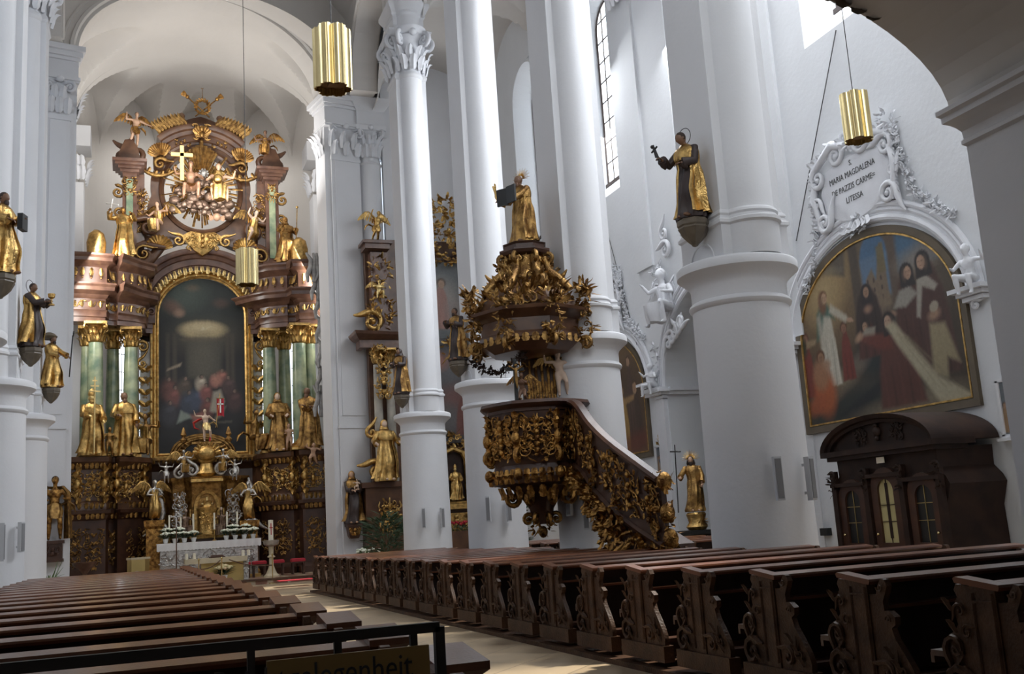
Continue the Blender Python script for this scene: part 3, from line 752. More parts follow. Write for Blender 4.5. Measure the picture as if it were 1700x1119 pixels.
POSE={ # joints relative to height 1, facing -Y : pelvis, chest, head, hands R L, knees R L, feet R L
'stand':dict(pel=(0,0,.50),ch=(.01,-.01,.70),hd=(.01,-.03,.90),hr=(-.10,-.14,.60),hl=(.12,-.14,.62),kr=(-.07,-.05,.27),kl=(.08,-.07,.28),fr=(-.07,0,.02),fl=(.10,.03,.03)),
'reach':dict(pel=(0,0,.50),ch=(-.03,-.01,.70),hd=(-.04,-.03,.90),hr=(-.34,-.08,.88),hl=(.27,-.12,.62),kr=(-.06,-.04,.27),kl=(.10,-.10,.30),fr=(-.05,.0,.02),fl=(.13,.05,.05)),
'sit':dict(pel=(0,.05,.32),ch=(0,0,.54),hd=(.0,-.03,.76),hr=(-.30,-.12,.66),hl=(.18,-.2,.48),kr=(-.12,-.22,.30),kl=(.13,-.20,.34),fr=(-.14,-.20,.03),fl=(.12,-.14,.06)),
'fly':dict(pel=(0,0,.42),ch=(.03,-.04,.62),hd=(.05,-.08,.80),hr=(-.20,-.18,.86),hl=(.32,-.10,.72),kr=(-.12,-.12,.28),kl=(.10,.08,.24),fr=(-.10,.08,.10),fl=(.16,.22,.08)),
'kneel':dict(pel=(0,.06,.32),ch=(0,0,.55),hd=(0,-.04,.77),hr=(-.05,-.20,.60),hl=(.05,-.20,.60),kr=(-.10,-.16,.06),kl=(.10,-.18,.12),fr=(-.10,.18,.03),fl=(.10,.18,.04)),
'orant':dict(pel=(0,0,.50),ch=(.0,-.01,.70),hd=(.0,-.03,.90),hr=(-.32,-.10,.90),hl=(.32,-.06,.86),kr=(-.07,-.05,.27),kl=(.08,-.07,.28),fr=(-.07,0,.02),fl=(.10,.03,.03)),
}
def figure(root,H,pose='stand',skinm='skin_pale',fat=1.0,drape=None,wing=None,hair='hair',seed=0,vox=.016,flip=1,body_name='figure',mod=None,cloth_name='drapery'):
    J={k:V((v[0]*flip,v[1],v[2]))*H for k,v in POSE[pose].items()}
    if flip<0: J['hr'],J['hl']=J['hl'],J['hr']; J['kr'],J['kl']=J['kl'],J['kr']; J['fr'],J['fl']=J['fl'],J['fr']
    if mod:
        for k,v in mod.items(): J[k]=V(v)*H
    mb=MB(); f=fat*H; ax=(J['ch']-J['pel']); 
    mb.ell(J['pel'],(.088*f,.068*f,.078*f),12,8); mb.ell(J['pel'].lerp(J['ch'],.5),(.078*f,.058*f,.09*f),12,8); mb.ell(J['ch'],(.098*f,.066*f,.085*f),12,8)
    nk=J['ch']+(J['hd']-J['ch'])*.5; limb(mb,[J['ch']+(J['hd']-J['ch'])*.25,J['hd']],[.036*f,.032*f])
    hs=1.0 if fat<1.15 else 1.35
    hm=headM(0,.05); st=len(mb.v); head(mb,J['hd'],H*hs,hm)
    for s,h_,k_,f_ in ((-1,'hr','kr','fr'),(1,'hl','kl','fl')):
        sh=J['ch']+V((s*.105*f,0,.045*H)); e,hd_=ik(sh,J[h_],.165*H,.15*H,(s,.4,-.8))
        limb(mb,[sh,sh.lerp(e,.5),e,e.lerp(hd_,.4),hd_],[.034*f,.033*f,.026*f,.026*f,.017*f]); hand(mb,hd_,(hd_-e),H*.9,.5,s)
        hp=J['pel']+V((s*.05*f,0,-.02*H)); limb(mb,[hp,hp.lerp(J[k_],.5),J[k_],J[k_].lerp(J[f_],.35),J[f_]],[.058*f,.053*f,.038*f,.040*f,.022*f])
        mb.ell(J[f_]+V((0,-.035*H,-.002*H)),(.022*f,.05*H,.016*f),8,6)
    b=remesh(mb,body_name,skinm,vox*H,root,1)
    m2=MB(); c=J['hd']; m2.ell(c+V((0,.012,.014))*H*hs,(.054*H*hs,.056*H*hs,.060*H*hs),12,8,None,lambda p,a,t:p*(1+.06*sin(5*a)*sin(6*t)) if not(p.y<0 and p.z<.01*H) else V((p.x,p.y*.5,p.z)))
    m2.build('hair',hair,root,60)
    if drape:
        m3=MB(); rnd=random.Random(seed); ph=rnd.uniform(0,6); rs=[]
        lo=J['kr'].lerp(J['kl'],.5); ft=J['fr'].lerp(J['fl'],.5); pel=J['pel']
        if drape[1]=='long': path=[J['ch']+V((0,0,.03*H)),pel.lerp(J['ch'],.4),pel,pel.lerp(lo,.5),lo,lo.lerp(ft,.5),ft+V((0,.02*H,.02*H))]; rr=[.085,.085,.105,.125,.13,.13,.12]
        else: path=[pel+V((0,0,.05*H)),pel,pel.lerp(lo,.35),pel.lerp(lo,.75)]; rr=[.088,.108,.12,.10]
        # smooth the path
        for i,(p,r) in enumerate(zip(path,rr)):
            row=[]
            for j in range(30):
                a=2*PI*j/30; q=r*f*(1+.13*sin(7*a+ph+i*.9)+.06*sin(4*a-i)); row.append(p+V((q*cos(a),q*.85*sin(a),.012*H*sin(3*a+i))))
            rs.append(row)
        rs2=[]
        for a_,b_ in zip(rs[:-1],rs[1:]): rs2+= [a_,[x.lerp(y,.5) for x,y in zip(a_,b_)]]
        rs2.append(rs[-1]); m3.rings(rs2)
        # flying end of cloth
        s=rnd.choice((-1,1)); p=pel+V((s*.10,.03,.03))*H
        m3.tube([p,p+V((s*.10,.04,.05))*H,p+V((s*.19,.05,-.02))*H,p+V((s*.22,.06,-.12))*H],[.03*H,.05*H,.045*H,.012*H],8,.5)
        m3.build(cloth_name,drape[0],root,60)
    if wing:
        for s in (-1,1):
            m4=MB(); o=J['ch']+V((s*.05,.07,.06))*H
            lead=[o+V(q)*H for q in ((0,0,0),(s*.06,.05,.12),(s*.15,.08,.19),(s*.25,.09,.17),(s*.33,.09,.08))]
            m4.tube(lead,[.022*H,.030*H,.026*H,.020*H,.010*H],7,.6)
            for lay,(ln,wd_) in enumerate(((.24,.036),(.14,.032))):
                for k in range(8):
                    t=k/7*3.99; a_=lead[int(t)].lerp(lead[int(t)+1],t-int(t)); d=V((s*(.05+.50*k/7),.10-.04*lay,-1+.30*k/7)).normalized(); l=ln*(.75+.35*sin(PI*k/7*.8))*H
                    m4.tube([a_,a_+d*l*.5,a_+d*l*.85,a_+d*l],[wd_*.7*H,wd_*H,wd_*.8*H,wd_*.15*H],6,.28,V((0,1,0)))
            m4.build('wing',wing,root,60)
    return root
def rod(name,root,p,q,r,m,n=6): mb=MB(); mb.tube([V(p),V(q)],r,n); return mb.build(name,m,root)
# ================================================================== PEWS
def zz(pts,x0,x1): return [(x0,y,z) for y,z in pts],(x1-x0,0,0)
def pew_proto(name,label,side,L,group):
    """side +1: aisle end at x=0, bench runs to +x ; side -1 mirrored.  y=0 far edge of the top board"""
    root=thing(name,label,'pew',(0,0,0),0,group); s=side
    def X(a): return a*s
    mb=MB()
    for a,b,q in ((0,.10,0),(.10,L,-.20)):
        sec=((q,.905+q*.12),(-.33,.865),(-.34,.885),(-.335,.90),(q-.01,.94+q*.12),(q+.01,.93+q*.12))
        mb.rings([[(X(a),y,z) for y,z in sec],[(X(b),y,z) for y,z in sec]])
    mb.build('book_board','pew_wood',root,20)
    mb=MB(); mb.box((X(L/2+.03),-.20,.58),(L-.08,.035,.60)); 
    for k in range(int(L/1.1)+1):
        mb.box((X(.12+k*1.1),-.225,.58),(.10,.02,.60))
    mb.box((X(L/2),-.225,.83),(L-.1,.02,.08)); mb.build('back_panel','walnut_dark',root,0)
    mb=MB(); mb.box((X(L/2),-.30,.715),(L-.12,.16,.022)); mb.build('book_shelf','pew_wood',root,0)
    mb=MB(); mb.box((X(L/2),.13,.47),(L-.12,.42,.035)); mb.box((X(L/2),.33,.44),(L-.12,.03,.06)); mb.build('seat','walnut',root,0)
    mb=MB(); mb.box((X(L/2),-.47,.24),(L-.14,.20,.035)); mb.box((X(L/2),-.40,.15),(L-.3,.03,.16)); mb.build('kneeler','walnut',root,0)
    for xe,nm in ((0.05,1),(L-.04,0)):
        mb=MB(); x0,x1=(X(xe-.035),X(xe+.035))
        if s<0: x0,x1=x1,x0
        post=[(-.10,.2),(-.10,.888),(-.29,.87),(-.29,.2)]
        mb.prism([(x0,y,z) for y,z in post],(x1-x0,0,0))
        fb=[(-.11,.2),(.19,.2),(.215,.27),(.19,.35),(.13,.395),(.10,.41),(.14,.45),(.165,.52),(.13,.595),(.07,.62),(.04,.66),(.055,.72),(.045,.79),(.02,.82),(.04,.86),(.02,.895),(-.11,.885)]
        mb.prism([(x0+.012,y,z) for y,z in fb],(x1-x0-.024,0,0))
        bb=[(-.29,.2),(-.29,.80),(-.36,.80),(-.385,.86),(-.42,.905),(-.455,.90),(-.475,.86),(-.45,.81),(-.42,.76),(-.425,.70),(-.47,.70),(-.52,.665),(-.515,.615),(-.475,.59),(-.50,.52),(-.565,.44),(-.63,.35),(-.665,.27),(-.66,.2)]
        mb.prism([(x0+.012,y,z) for y,z in bb[::-1]],(x1-x0-.024,0,0))
        pe=mb.build('end_panel','pew_end',root,30)
        if nm:
            mb=MB(); fx=X(.012)-0*s; u=V((0,1,0)); v=V((0,0,1)); f_=V((X(.010),0,0))
            def sp(y,z,r,t,sg,ph,tail=0): mb.spiral(V((X(.012),y,z)),u,v,r,t,r*.26,sg,ph,5,tail,1,12)
            sp(.075,.52,.078,1.2,1,-.6,.10); sp(.08,.30,.105,1.3,-1,2.2,.08); sp(.0,.74,.045,1.1,1,0,.06); sp(-.04,.62,.04,1.1,-1,2,.05)
            sp(-.40,.30,.07,1.2,1,1.2,.12); sp(-.47,.645,.03,1,1,0); sp(-.42,.85,.03,1,-1,0)
            sp(.02,.40,.05,1.2,-1,1,.05); sp(-.55,.33,.05,1.1,-1,.5,.1)
            for k in range(5): mb.leaf((X(.014),-.02+.02*k,.22+.13*k),(0,.5,1),(-s,0,0),.11,.05,.3)
            for k in range(3): mb.leaf((X(.014),-.60+.06*k,.24+.08*k),(0,.6,1),(-s,0,0),.11,.05,.3)
            for y_ in (-.12,-.27): mb.tube([(X(.012),y_,.24),(X(.012),y_,.85)],.010,4)
            mb.box((X(.012),-.195,.80),(.02,.15,.012)); mb.build('carving','pew_end',pe,60)
        mb=MB(); mb.box((X(xe),-.235,.13),(.11,.90,.15)); mb.build('base_block','pew_end',root,0)
    if s<0:       # flat cap with overhanging moulded end on the north block
        mb=MB(); mb.rings([[(X(a),y,z) for a,y,z in ((-.10,-.02,.965),(.10,-.02,.965),(.10,-.35,.925),(-.10,-.35,.925))],[(X(a),y,z) for a,y,z in ((-.10,-.02,.935),(.10,-.02,.935),(.10,-.35,.895),(-.10,-.35,.895))],[(X(a),y,z) for a,y,z in ((0,.0,.86),(.08,.0,.86),(.08,-.30,.83),(0,-.30,.83))]])
        mb.build('end_cap','pew_wood',root,0)
    return root
def dup(o,loc,label=None,group=None):
    c=copy_tree(o); c.location=loc
    if label: c['label']=label
    if group: c['group']=group
    return c
ROWY=[29.0-1.143*k for k in range(23)]
def ordinal_place(k,n):
    w=['first','second','third','fourth','fifth','sixth','seventh','eighth','ninth','tenth','eleventh','twelfth']
    return w[k] if k<12 else None
GS='dark wooden pews of the right hand block'; GN='dark wooden pews of the left hand block'
def pew_label(k,n,side):
    f=ordinal_place(k,n); b=ordinal_place(n-1-k,n)
    blk='right hand block with carved end panel' if side>0 else 'left hand block with smooth sloping top'
    if k<n-1-k: t='foremost pew' if k==0 else f+' pew from the altar'
    else: t='nearest pew' if b=='first' else b+' pew counted from the camera'
    return t+' in the '+blk
PR=pew_proto('church_pew','x',1,3.72,GS); PRs=pew_proto('church_pew','x',1,3.32,GS)
n=len(ROWY); used=set()
def place(proto,loc,label):
    if proto.name in used: return dup(proto,loc,label)
    used.add(proto.name); proto.location=loc; proto['label']=label; return proto
for k,y in enumerate(ROWY):
    near=any(abs((y-.2)-c)<1.35 for c in YR)
    xx=4.66-(.0 if y>8 else .10*(8-y)/4)
    place(PRs if near else PR,(xx,y,.05),pew_label(k,n,1))
PL=pew_proto('church_pew','x',-1,3.30,GN)
LY=[25.6-1.135*k for k in range(22)]
for k,y in enumerate(LY): 
    if y>1.8: place(PL,(1.12,y,.05),pew_label(k,len([q for q in LY if q>1.8]),-1))
PA_=pew_proto('church_pew','x',1,2.6,'pews in the south aisle behind the round piers')
for k in range(11):
    y=30.5-1.25*k
    place(PA_,(10.0,y,.05),('foremost' if k==0 else ordinal_place(k,12))+' pew from the altar in the south aisle beyond the piers')
for nm,x0,x1,y0,y1 in (('pew_platform',4.60,8.45,2.5,29.35),('pew_platform',-2.1,1.14,.8,26.1),('pew_platform',9.9,12.7,16.8,31.0)):
    mb=MB(); mb.box(((x0+x1)/2,(y0+y1)/2,.026),(x1-x0,y1-y0,.052)); struct('trim_pew_platform',mb,'pew_end',smooth=0)
# ================================================================== CHANDELIERS
def chandelier(loc,label,ztop):
    root=thing('chandelier',label,'pendant lamp',loc,0,'brass pendant lamps on long cables')
    mb=MB(); sec=[]
    for k in range(96):
        a=2*PI*k/96; lob=abs(cos(3*a+.4)); r=.175+.060*lob**.6; fl=.007*(1 if (k//2)%2 else -1); sec.append((cos(a)*(r+fl),sin(a)*(r+fl)))
    mb.rings([[(x,y,z) for x,y in sec] for z in (0,.80)],cap=False); mb.rings([[(x*.94,y*.94,z) for x,y in sec] for z in (.80,0)],cap=False)
    mb.rings([[(x,y,0) for x,y in sec],[(x*.94,y*.94,0) for x,y in sec]],cap=False); mb.build('shade','brass',root,25)
    mb=MB(); mb.rings([[(x*.93,y*.93,z) for x,y in sec] for z in (.10,.14)]); mb.box((0,0,.08),(.12,.12,.06)); mb.build('inner_plate','brass_in',root,0)
    mb=MB(); mb.tube([(0,0,.14),(0,0,ztop-loc[2])],.008,5); mb.lathe([(0,.86),(.05,.84),(.06,.80)],n=10); mb.build('cable','wire',root)
for x,y,l in ((2.33,12.0,'gilt brass fluted pendant lamp hanging nearest in front of the chancel arch'),(2.33,22.5,'gilt brass fluted pendant lamp hanging in front of the high altar painting'),(11.05,12.8,'gilt brass fluted pendant lamp hanging above the inscribed stucco cartouche')):
    chandelier((x,y,{12.0:6.97,22.5:7.02,12.8:7.25}[y]),l,24.5 if x<5 else 20.9)
# ================================================================== STATUES ON THE PIERS
def on_bracket(name,label,x,y,z,rz,H,bl,**k):
    b=MB(); bracket(b,(0,0,0),.25,.42); o=b.build('console','bronze_stone',None,20); o.location=(x,y,z); o.name='stone_console'
    tag(o,bl,'console','stone consoles under the pier statues')
    return statue(name,label,'statue',(x,y,z+.012),rz,H,**k)
FX=CR-.54-.26; FL=CL+.54+.26
GP='gilded saints on the piers'
s=on_bracket('saint_statue','dark-robed tonsured saint with golden cape holding a crucifix on the nearest right pier',FX,PXX(1150,366,FX).y,PXX(1150,366,FX).z,rad(-75),1.42,'stone console carrying the dark-robed saint on the nearest right pier',
   robe='habit',cloak='gilt',skinm='skin_dark',R=(-.17,-.22,.70),L=(.06,-.16,.60),hyaw=-.3,htilt=.45,hair='tonsure',halo='ring',seed=3,group=GP,knee=1)
mb=MB(); 
mb.tube([(-.21,-.37,.95),(-.28,-.42,1.23)],.018,5); mb.tube([(-.35,-.39,1.14),(-.18,-.44,1.17)],.016,5); mb.ell((-.28,-.44,1.20),.03); mb.tube([(-.26,-.43,1.18),(-.24,-.41,1.02)],.02,5); mb.build('crucifix','iron',s)
s=on_bracket('saint_statue','saint in golden cloak and dark habit on the second arcade pier beside the pulpit canopy',FX,PXX(761,600,FX).y,PXX(761,600,FX).z,rad(-62),1.45,'stone console on the second arcade pier under the saint beside the pulpit canopy',
   robe='habit',cloak='gilt_antique',skinm='skin_dark',R=(-.08,-.2,.72),L=(.10,-.19,.66),hair='tonsure',beard=True,seed=5,group=GP,hyaw=-.2)
s=on_bracket('saint_statue','saint in dark habit and golden cloak on the slim far right pier',FX,PXX(667,656,FX).y,PXX(667,656,FX).z,rad(-60),1.5,'stone console on the slim far right pier',
   robe='habit',cloak='gilt_antique',skinm='skin_dark',R=(-.08,-.18,.66),L=(.10,-.19,.62),hair='hood',hairm='habit',seed=6,group=GP)
# left piers
for y,px,pz,l,lb,kw in ((18.9,12,457,'bearded golden saint at the left edge of the picture holding a dark book','stone console under the golden saint at the left edge of the picture',dict(R=(-.15,-.2,.60),L=(.05,-.22,.66),beard=True,hair='tonsure',seed=8,robe='gilt',cloak='gilt')),
                    (24.6,47,578,'golden haloed saint holding a chalice on the second left pier','stone console under the saint with chalice on the left',dict(R=(-.02,-.24,.68),L=(.06,-.24,.70),beard=False,hair='tonsure',halo='ring',seed=9,robe='habit',cloak='gilt')),
                    (30.7,77,645,'golden saint with a staff on the left pier nearest the chancel','stone console under the saint with a staff',dict(R=(-.08,-.2,.6),L=(.10,-.26,.60),beard=True,hair='tonsure',seed=10,robe='gilt',cloak='gilt'))):
    p=PY(px,pz,y); z=p.z
    s=on_bracket('saint_statue',l,FL,y,z,rad(62),1.48,lb,skinm='skin_dark',group=GP,**kw)
    if y==24.6:
        mb=MB(); mb.lathe([(.07,0),(.07,.02),(.02,.05),(.02,.14),(.07,.18),(.08,.26),(.06,.26)],(.05,-.44,.93),12); mb.build('chalice','gilt',s)
        mb=MB(); mb.lathe([(.12,0),(.10,.4),(.06,.9),(.02,1.0)],(.06,-.42,.05),10); mb.build('book','black',s) if False else None
    if y==18.9: mb=MB(); mb.box((.02,-.37,.89),(.22,.09,.28),.2); mb.build('book','black',s)
    if y==30.7:
        mb=MB(); mb.tube([(.19,-.42,.3),(.23,-.48,1.48)],.018,5); mb.leaf((.23,-.48,1.44),(0,0,1),(0,-1,0),.2,.09,.1); mb.build('staff','iron',s)
        mb=MB(); mb.lathe([(.02,1.40),(.17,1.38),(.22,1.46),(.14,1.54),(.05,1.58)],(.02,.10,0),14); mb.build('hat','frame_brown',s)
# pier-hung loudspeakers (pairs of slim columns)
GSPK='slim loudspeakers on the round piers'
def speaker(loc,rz,label):
    r=thing('column_loudspeaker',label,'loudspeaker',loc,rz,GSPK)
    mb=MB(); mb.box((0,0,0),(.11,.09,.62)); mb.box((0,.06,.2),(.04,.10,.04)); mb.box((0,.06,-.2),(.04,.10,.04)); mb.build('housing','speaker',r,0)
    mb=MB(); mb.box((0,-.05,0),(.085,.012,.56)); mb.build('grille','speaker_mesh',r,0)
for (cx_,cy_),items in {(CR,13.35):[((1289,795),'flat grey loudspeaker on the nearest right pier, left one'),((1338,795),'grey loudspeaker turned sideways on the nearest right pier, right one')],
             (CR,19.3):[((948,830),'left loudspeaker on the pier under the pulpit stairs'),((974,852),'right loudspeaker on the pier under the pulpit stairs')],
             (CR,25.4):[((812,845),'left loudspeaker on the pier left of the pulpit'),((843,845),'right loudspeaker on the pier left of the pulpit')],
             (CR,32.25):[((704,860),'left loudspeaker on the slim far right pier'),((732,860),'right loudspeaker on the slim far right pier')],
             (CL,18.9):[((6,900),'loudspeaker on the left pier at the edge of the picture')],(CL,24.6):[((31,892),'loudspeaker on the second pier at the left')]}.items():
    for (px,py),lb in items:
        r=ray(px,py); best=None
        for q in [k*.05 for k in range(200,720)]:
            t=q/r.y; P_=E0+r*t; d=math.hypot(P_.x-cx_,P_.y-cy_)
            if best is None or abs(d-.86)<best[0]: 
                if P_.y<cy_+.45: best=(abs(d-.86),P_)
            if d<.87: best=(0,P_); break
        P_=best[1]; a=math.atan2(P_.y-cy_,P_.x-cx_); a_=a; 
        speaker((cx_+.92*cos(a),cy_+.92*sin(a),P_.z),a_+PI/2,lb)
# ================================================================== HIGH ALTAR
UX=2.68
def HU(px,py,Y=44.0): p=PY(px,py,Y); return p.x,p.z
def filigree(mb,o,u,v,w,h,seed,n=7,th=.022,sym=True):
    """rococo relief: C-scrolls and leaves filling a w x h panel; o centre, u right, v up"""
    rnd=random.Random(seed); o,u,v=V(o),V(u).normalized(),V(v).normalized(); nn=u.cross(v)
    for k in range(n):
        a=rnd.uniform(.12,.42)*w; b=(-.44+.88*(k+.5)/n)*h; r=rnd.uniform(.10,.17)*min(w*1.5,h); ph=rnd.uniform(0,6.3); sg=rnd.choice((-1,1)); t=rnd.uniform(.8,1.3)
        for s in ((1,-1) if sym else (rnd.choice((1,-1)),)):
            us=u*s; c=o+us*a+v*b; mb.spiral(c,us,v,r,t,th*rnd.uniform(.8,1.3),sg,ph,5,r*.9,.8,10)
            for q in range(2):
                an=rnd.uniform(0,6.3); d=(us*cos(an)+v*sin(an)); mb.leaf(c+d*r*.7,d,nn,r*1.0,r*.6,.25)
    for k in range(max(2,n//2)):
        b=(-.4+.8*(k+.5)/max(2,n//2))*h; mb.ell(o+v*b+nn*th,(th*2.2,th*2.2,th*2.6),7,5)
        if sym: 
            for s in (-1,1): mb.leaf(o+v*b,(v*.8+u*s),nn,h*.11,h*.06,.3)
def gcap(mb,x,y,z,r,h):
    mb.lathe([(r*.9,0),(r*1.1,.03*h/.4),(r*.92,.06),(r*.95,h*.6),(r*1.3,h*.85),(r*1.45,h*.88)],(x,y,z),14)
    mb.box((x,y,z+h*.94),(r*3.1,r*3.1,h*.13),PI/4*0)
    for k in range(10):
        a=2*PI*k/10; n=(cos(a),sin(a),0); mb.leaf((x+r*n[0]*.95,y+r*n[1]*.95,z+.04),(0,0,1),n,h*.5,r*.75,.45)
        a+=PI/10; n=(cos(a),sin(a),0); mb.leaf((x+r*n[0]*.95,y+r*n[1]*.95,z+h*.26),(0,0,1),n,h*.6,r*.7,.5)
    for sx in (-1,1):
        for sy in (-1,1): mb.spiral((x+sx*r*1.25,y+sy*r*1.25,z+h*.74),V((sx,sy,0)).normalized(),V((0,0,1)),r*.42,1.3,r*.17,-1,PI*.6,5,r*.6,1,10)
retable=thing('retable','towering baroque high altar of dark red marble and gilding with green columns','altar',(UX,44,.18),0)
RB=Matrix.Translation((-UX,-44,-.18))
def R(mb,name,m,smooth=35,parent=None,label=None):
    mb.v=[(x-UX,y-44,z-.18) for x,y,z in mb.v]; return mb.build(name,m,parent or retable,smooth,label)
wing=[(-2.25,41.45),(-1.75,41.47),(-1.05,41.62),(-.98,42.12),(-.66,42.28),(-.62,42.12),(.02,42.42),(.40,42.80),(.46,43.7)]
mir=lambda p:(2*UX-p[0],p[1])
full=wing+[(.7,44.15),(UX,44.25)]+[mir(p) for p in ([(.7,44.15)]+wing[::-1])]
def closedprof(pts,back=-.7): return pts+[(back,pts[-1][1]),(back,pts[0][1])]
mb=MB(); mb.sweep([(x,y,0) for x,y in full],closedprof([(.30,.18),(.30,.42),(.22,.50),(.12,.58),(.12,2.62),(.20,2.70),(.22,2.78),(.34,2.86),(.36,2.98),(.2,3.0)]),1); R(mb,'base','walnut')
mb=MB(); mb.sweep([(x,y,0) for x,y in full],closedprof([(.14,3.0),(.14,3.2),(.08,3.3),(.0,3.34),(.0,4.50),(.06,4.56),(.12,4.66),(.24,4.78),(.26,4.96),(.1,4.98)]),1); R(mb,'pedestal','red_wood')
for sd in (0,1):
    wp=[(x,y,0) for x,y in (wing if sd==0 else [mir(p) for p in wing[::-1]])]
    e0=wp[-1] if sd==0 else wp[0]; ext=(e0[0]+(.25 if sd==0 else -.25),e0[1]+.05,0); wp=wp+[ext] if sd==0 else [ext]+wp
    mb=MB(); mb.sweep(wp,closedprof([(.0,10.15),(.0,10.33),(.05,10.35),(.05,10.52),(.10,10.60),(.02,10.62),(.02,11.05),(.10,11.10),(.16,11.20),(.30,11.26),(.46,11.30),(.48,11.44),(.56,11.52),(.56,11.58),(.1,11.62)],-.75),1); R(mb,'entablature','red_marble')
    mb=MB(); mb.sweep(wp,closedprof([(.12,11.6),(.06,11.75),(.06,12.30),(.12,12.35),(.2,12.42),(.34,12.5),(.36,12.62),(.44,12.70),(.44,12.78),(.1,12.80)],-.6),1); R(mb,'attic','red_marble')
    # friezes of gilt leaves
    mb=MB(); L=[V(p) for p in wp]
    for z0,h,out in ((10.66,.36,.04),(11.80,.46,.08),(3.04,.28,.17),(2.66,.24,.36),(4.52,.26,.12)):
        for a,b in zip(L[:-1],L[1:]):
            d=b-a; k=max(1,int(d.length/(.24 if z0>10 else .17))); t=d.normalized(); o=t.cross(V((0,0,1)))
            for j in range(k):
                p=a+d*((j+.5)/k)+o*out+V((0,0,z0))
                if z0==11.80: mb.leaf(p+V((0,0,h)),(0,0,-1),o,h*.9,.17,.25); mb.ell(p+V((0,0,h*.15)),.035,5,4)
                elif h>.3: mb.spiral(p+V((0,0,h*.5)),t,V((0,0,1)),.13,1.1,.035,1 if j%2 else -1,j,5,.1,.8,8); mb.leaf(p+V((0,0,.05)),(0,0,1),o,h*.8,.12,.3)
                else: mb.leaf(p,(0,0,1),o,h,.16,.35)
    R(mb,'gilt_frieze','gilt',60)
    for z0,z1,kk in ((3.35,4.5,(0,1,3,5,6)),(.7,2.5,(0,1,3,5,6))):
        for i in kk:
            a,b=L[i],L[min(i+1,len(L)-1)]; 
            if sd==1: j_=len(L)-2-i; a,b=L[j_],L[j_+1]
            d=b-a; t=d.normalized(); o=t.cross(V((0,0,1))); c=a.lerp(b,.5)+o*(.04 if z0>3 else .16)
            mb=MB(); filigree(mb,c+V((0,0,(z0+z1)/2)),t,V((0,0,1)),d.length*.85,(z1-z0)*.85,int(i*7+z0*10+sd),8,.024)
            if z0>3: mb.ell(c+V((0,0,z0+.5)),(.10,.08,.16),8,6)
            R(mb,'gilt_relief','gilt' if z0>3 else 'gilt_antique',60)
# pedestal consoles under the columns
for s in (-1,1):
    for x_,y_ in ((-1.95,41.35),(-1.02,41.5),(-.60,41.98),(.40,42.62)):
        x=x_ if s<0 else 2*UX-x_; d=V((0,-1,0)); mb=MB(); mb.spiral((x,y_-.02,4.35),d,V((0,0,1)),.20,1.3,.08,1,1.8,7,.25); mb.spiral((x,y_,3.55),d,V((0,0,1)),.17,1.3,.07,-1,-1.8,7,.25)
        for k in range(7): mb.leaf((x,y_-.08,3.25+.19*k),(.5*(-1)**k,0,1),d,.30,.20,.5)
        mb.ell((x,y_-.10,3.95),(.13,.12,.20),8,6); R(mb,'gilt_console','gilt',60)
# columns
def column(px,Y,r,m,nm='column',z0=4.98,z1=9.35):
    x,_=HU(px,650,Y); mb=MB(); mb.lathe([(r*1.0,.30),(r*1.02,1.4),(r*.98,2.8),(r*.88,z1-z0)],(x,Y,z0),20); c=R(mb,nm,m)
    mb=MB(); mb.box((x,Y,z0+.05),(r*2.9,r*2.9,.10)); mb.lathe([(r*1.35,.1),(r*1.42,.15),(r*1.3,.2),(r*1.12,.23),(r*1.2,.27),(r*1.05,.31)],(x,Y,z0),18); R(mb,'column_base','gilt',40,c)
    mb=MB(); gcap(mb,x,Y,z1,r*.92,.80); R(mb,'capital','gilt',60,c)
for px,Y,r,m in ((158,41.75,.29,'green_marble'),(217,42.75,.28,'green_marble'),(187,43.2,.26,'green_marble'),(143,42.6,.22,'green_marble'),
                 (498,41.8,.30,'green_marble'),(448,42.85,.28,'green_marble'),(473,43.3,.26,'green_marble'),(517,41.9,.22,'green_marble')): column(px,Y,r,m)
# inner pilasters with hanging gilt ornament
for s in (-1,1):
    x=UX+s*2.25; mb=MB(); mb.box((x,44.1,7.4),(.36,.35,4.85)); R(mb,'pilaster','grey_marble',0)
    mb=MB(); filigree(mb,(x,43.90,7.4),(1,0,0),(0,0,1),.24,3.6,5+s,12,.014); mb.spiral((x+s*.1,43.8,9.6),V((s,0,0)),V((0,0,1)),.22,1.3,.07,1,1,6,.3); mb.spiral((x+s*.12,43.8,8.9),V((s,0,0)),V((0,0,1)),.18,1.3,.06,-1,1,6,.5); R(mb,'gilt_drop','gilt',60)
    x=UX+s*2.02; mb=MB(); mb.box((x,43.85,11.0),(.32,.5,.9)); mb.box((x,43.8,11.5),(.5,.7,.2)); mb.spiral((x,43.55,11.0),V((s,0,0)),V((0,0,1)),.16,1.3,.06,1,0,6,.2); R(mb,'console','red_marble',30)
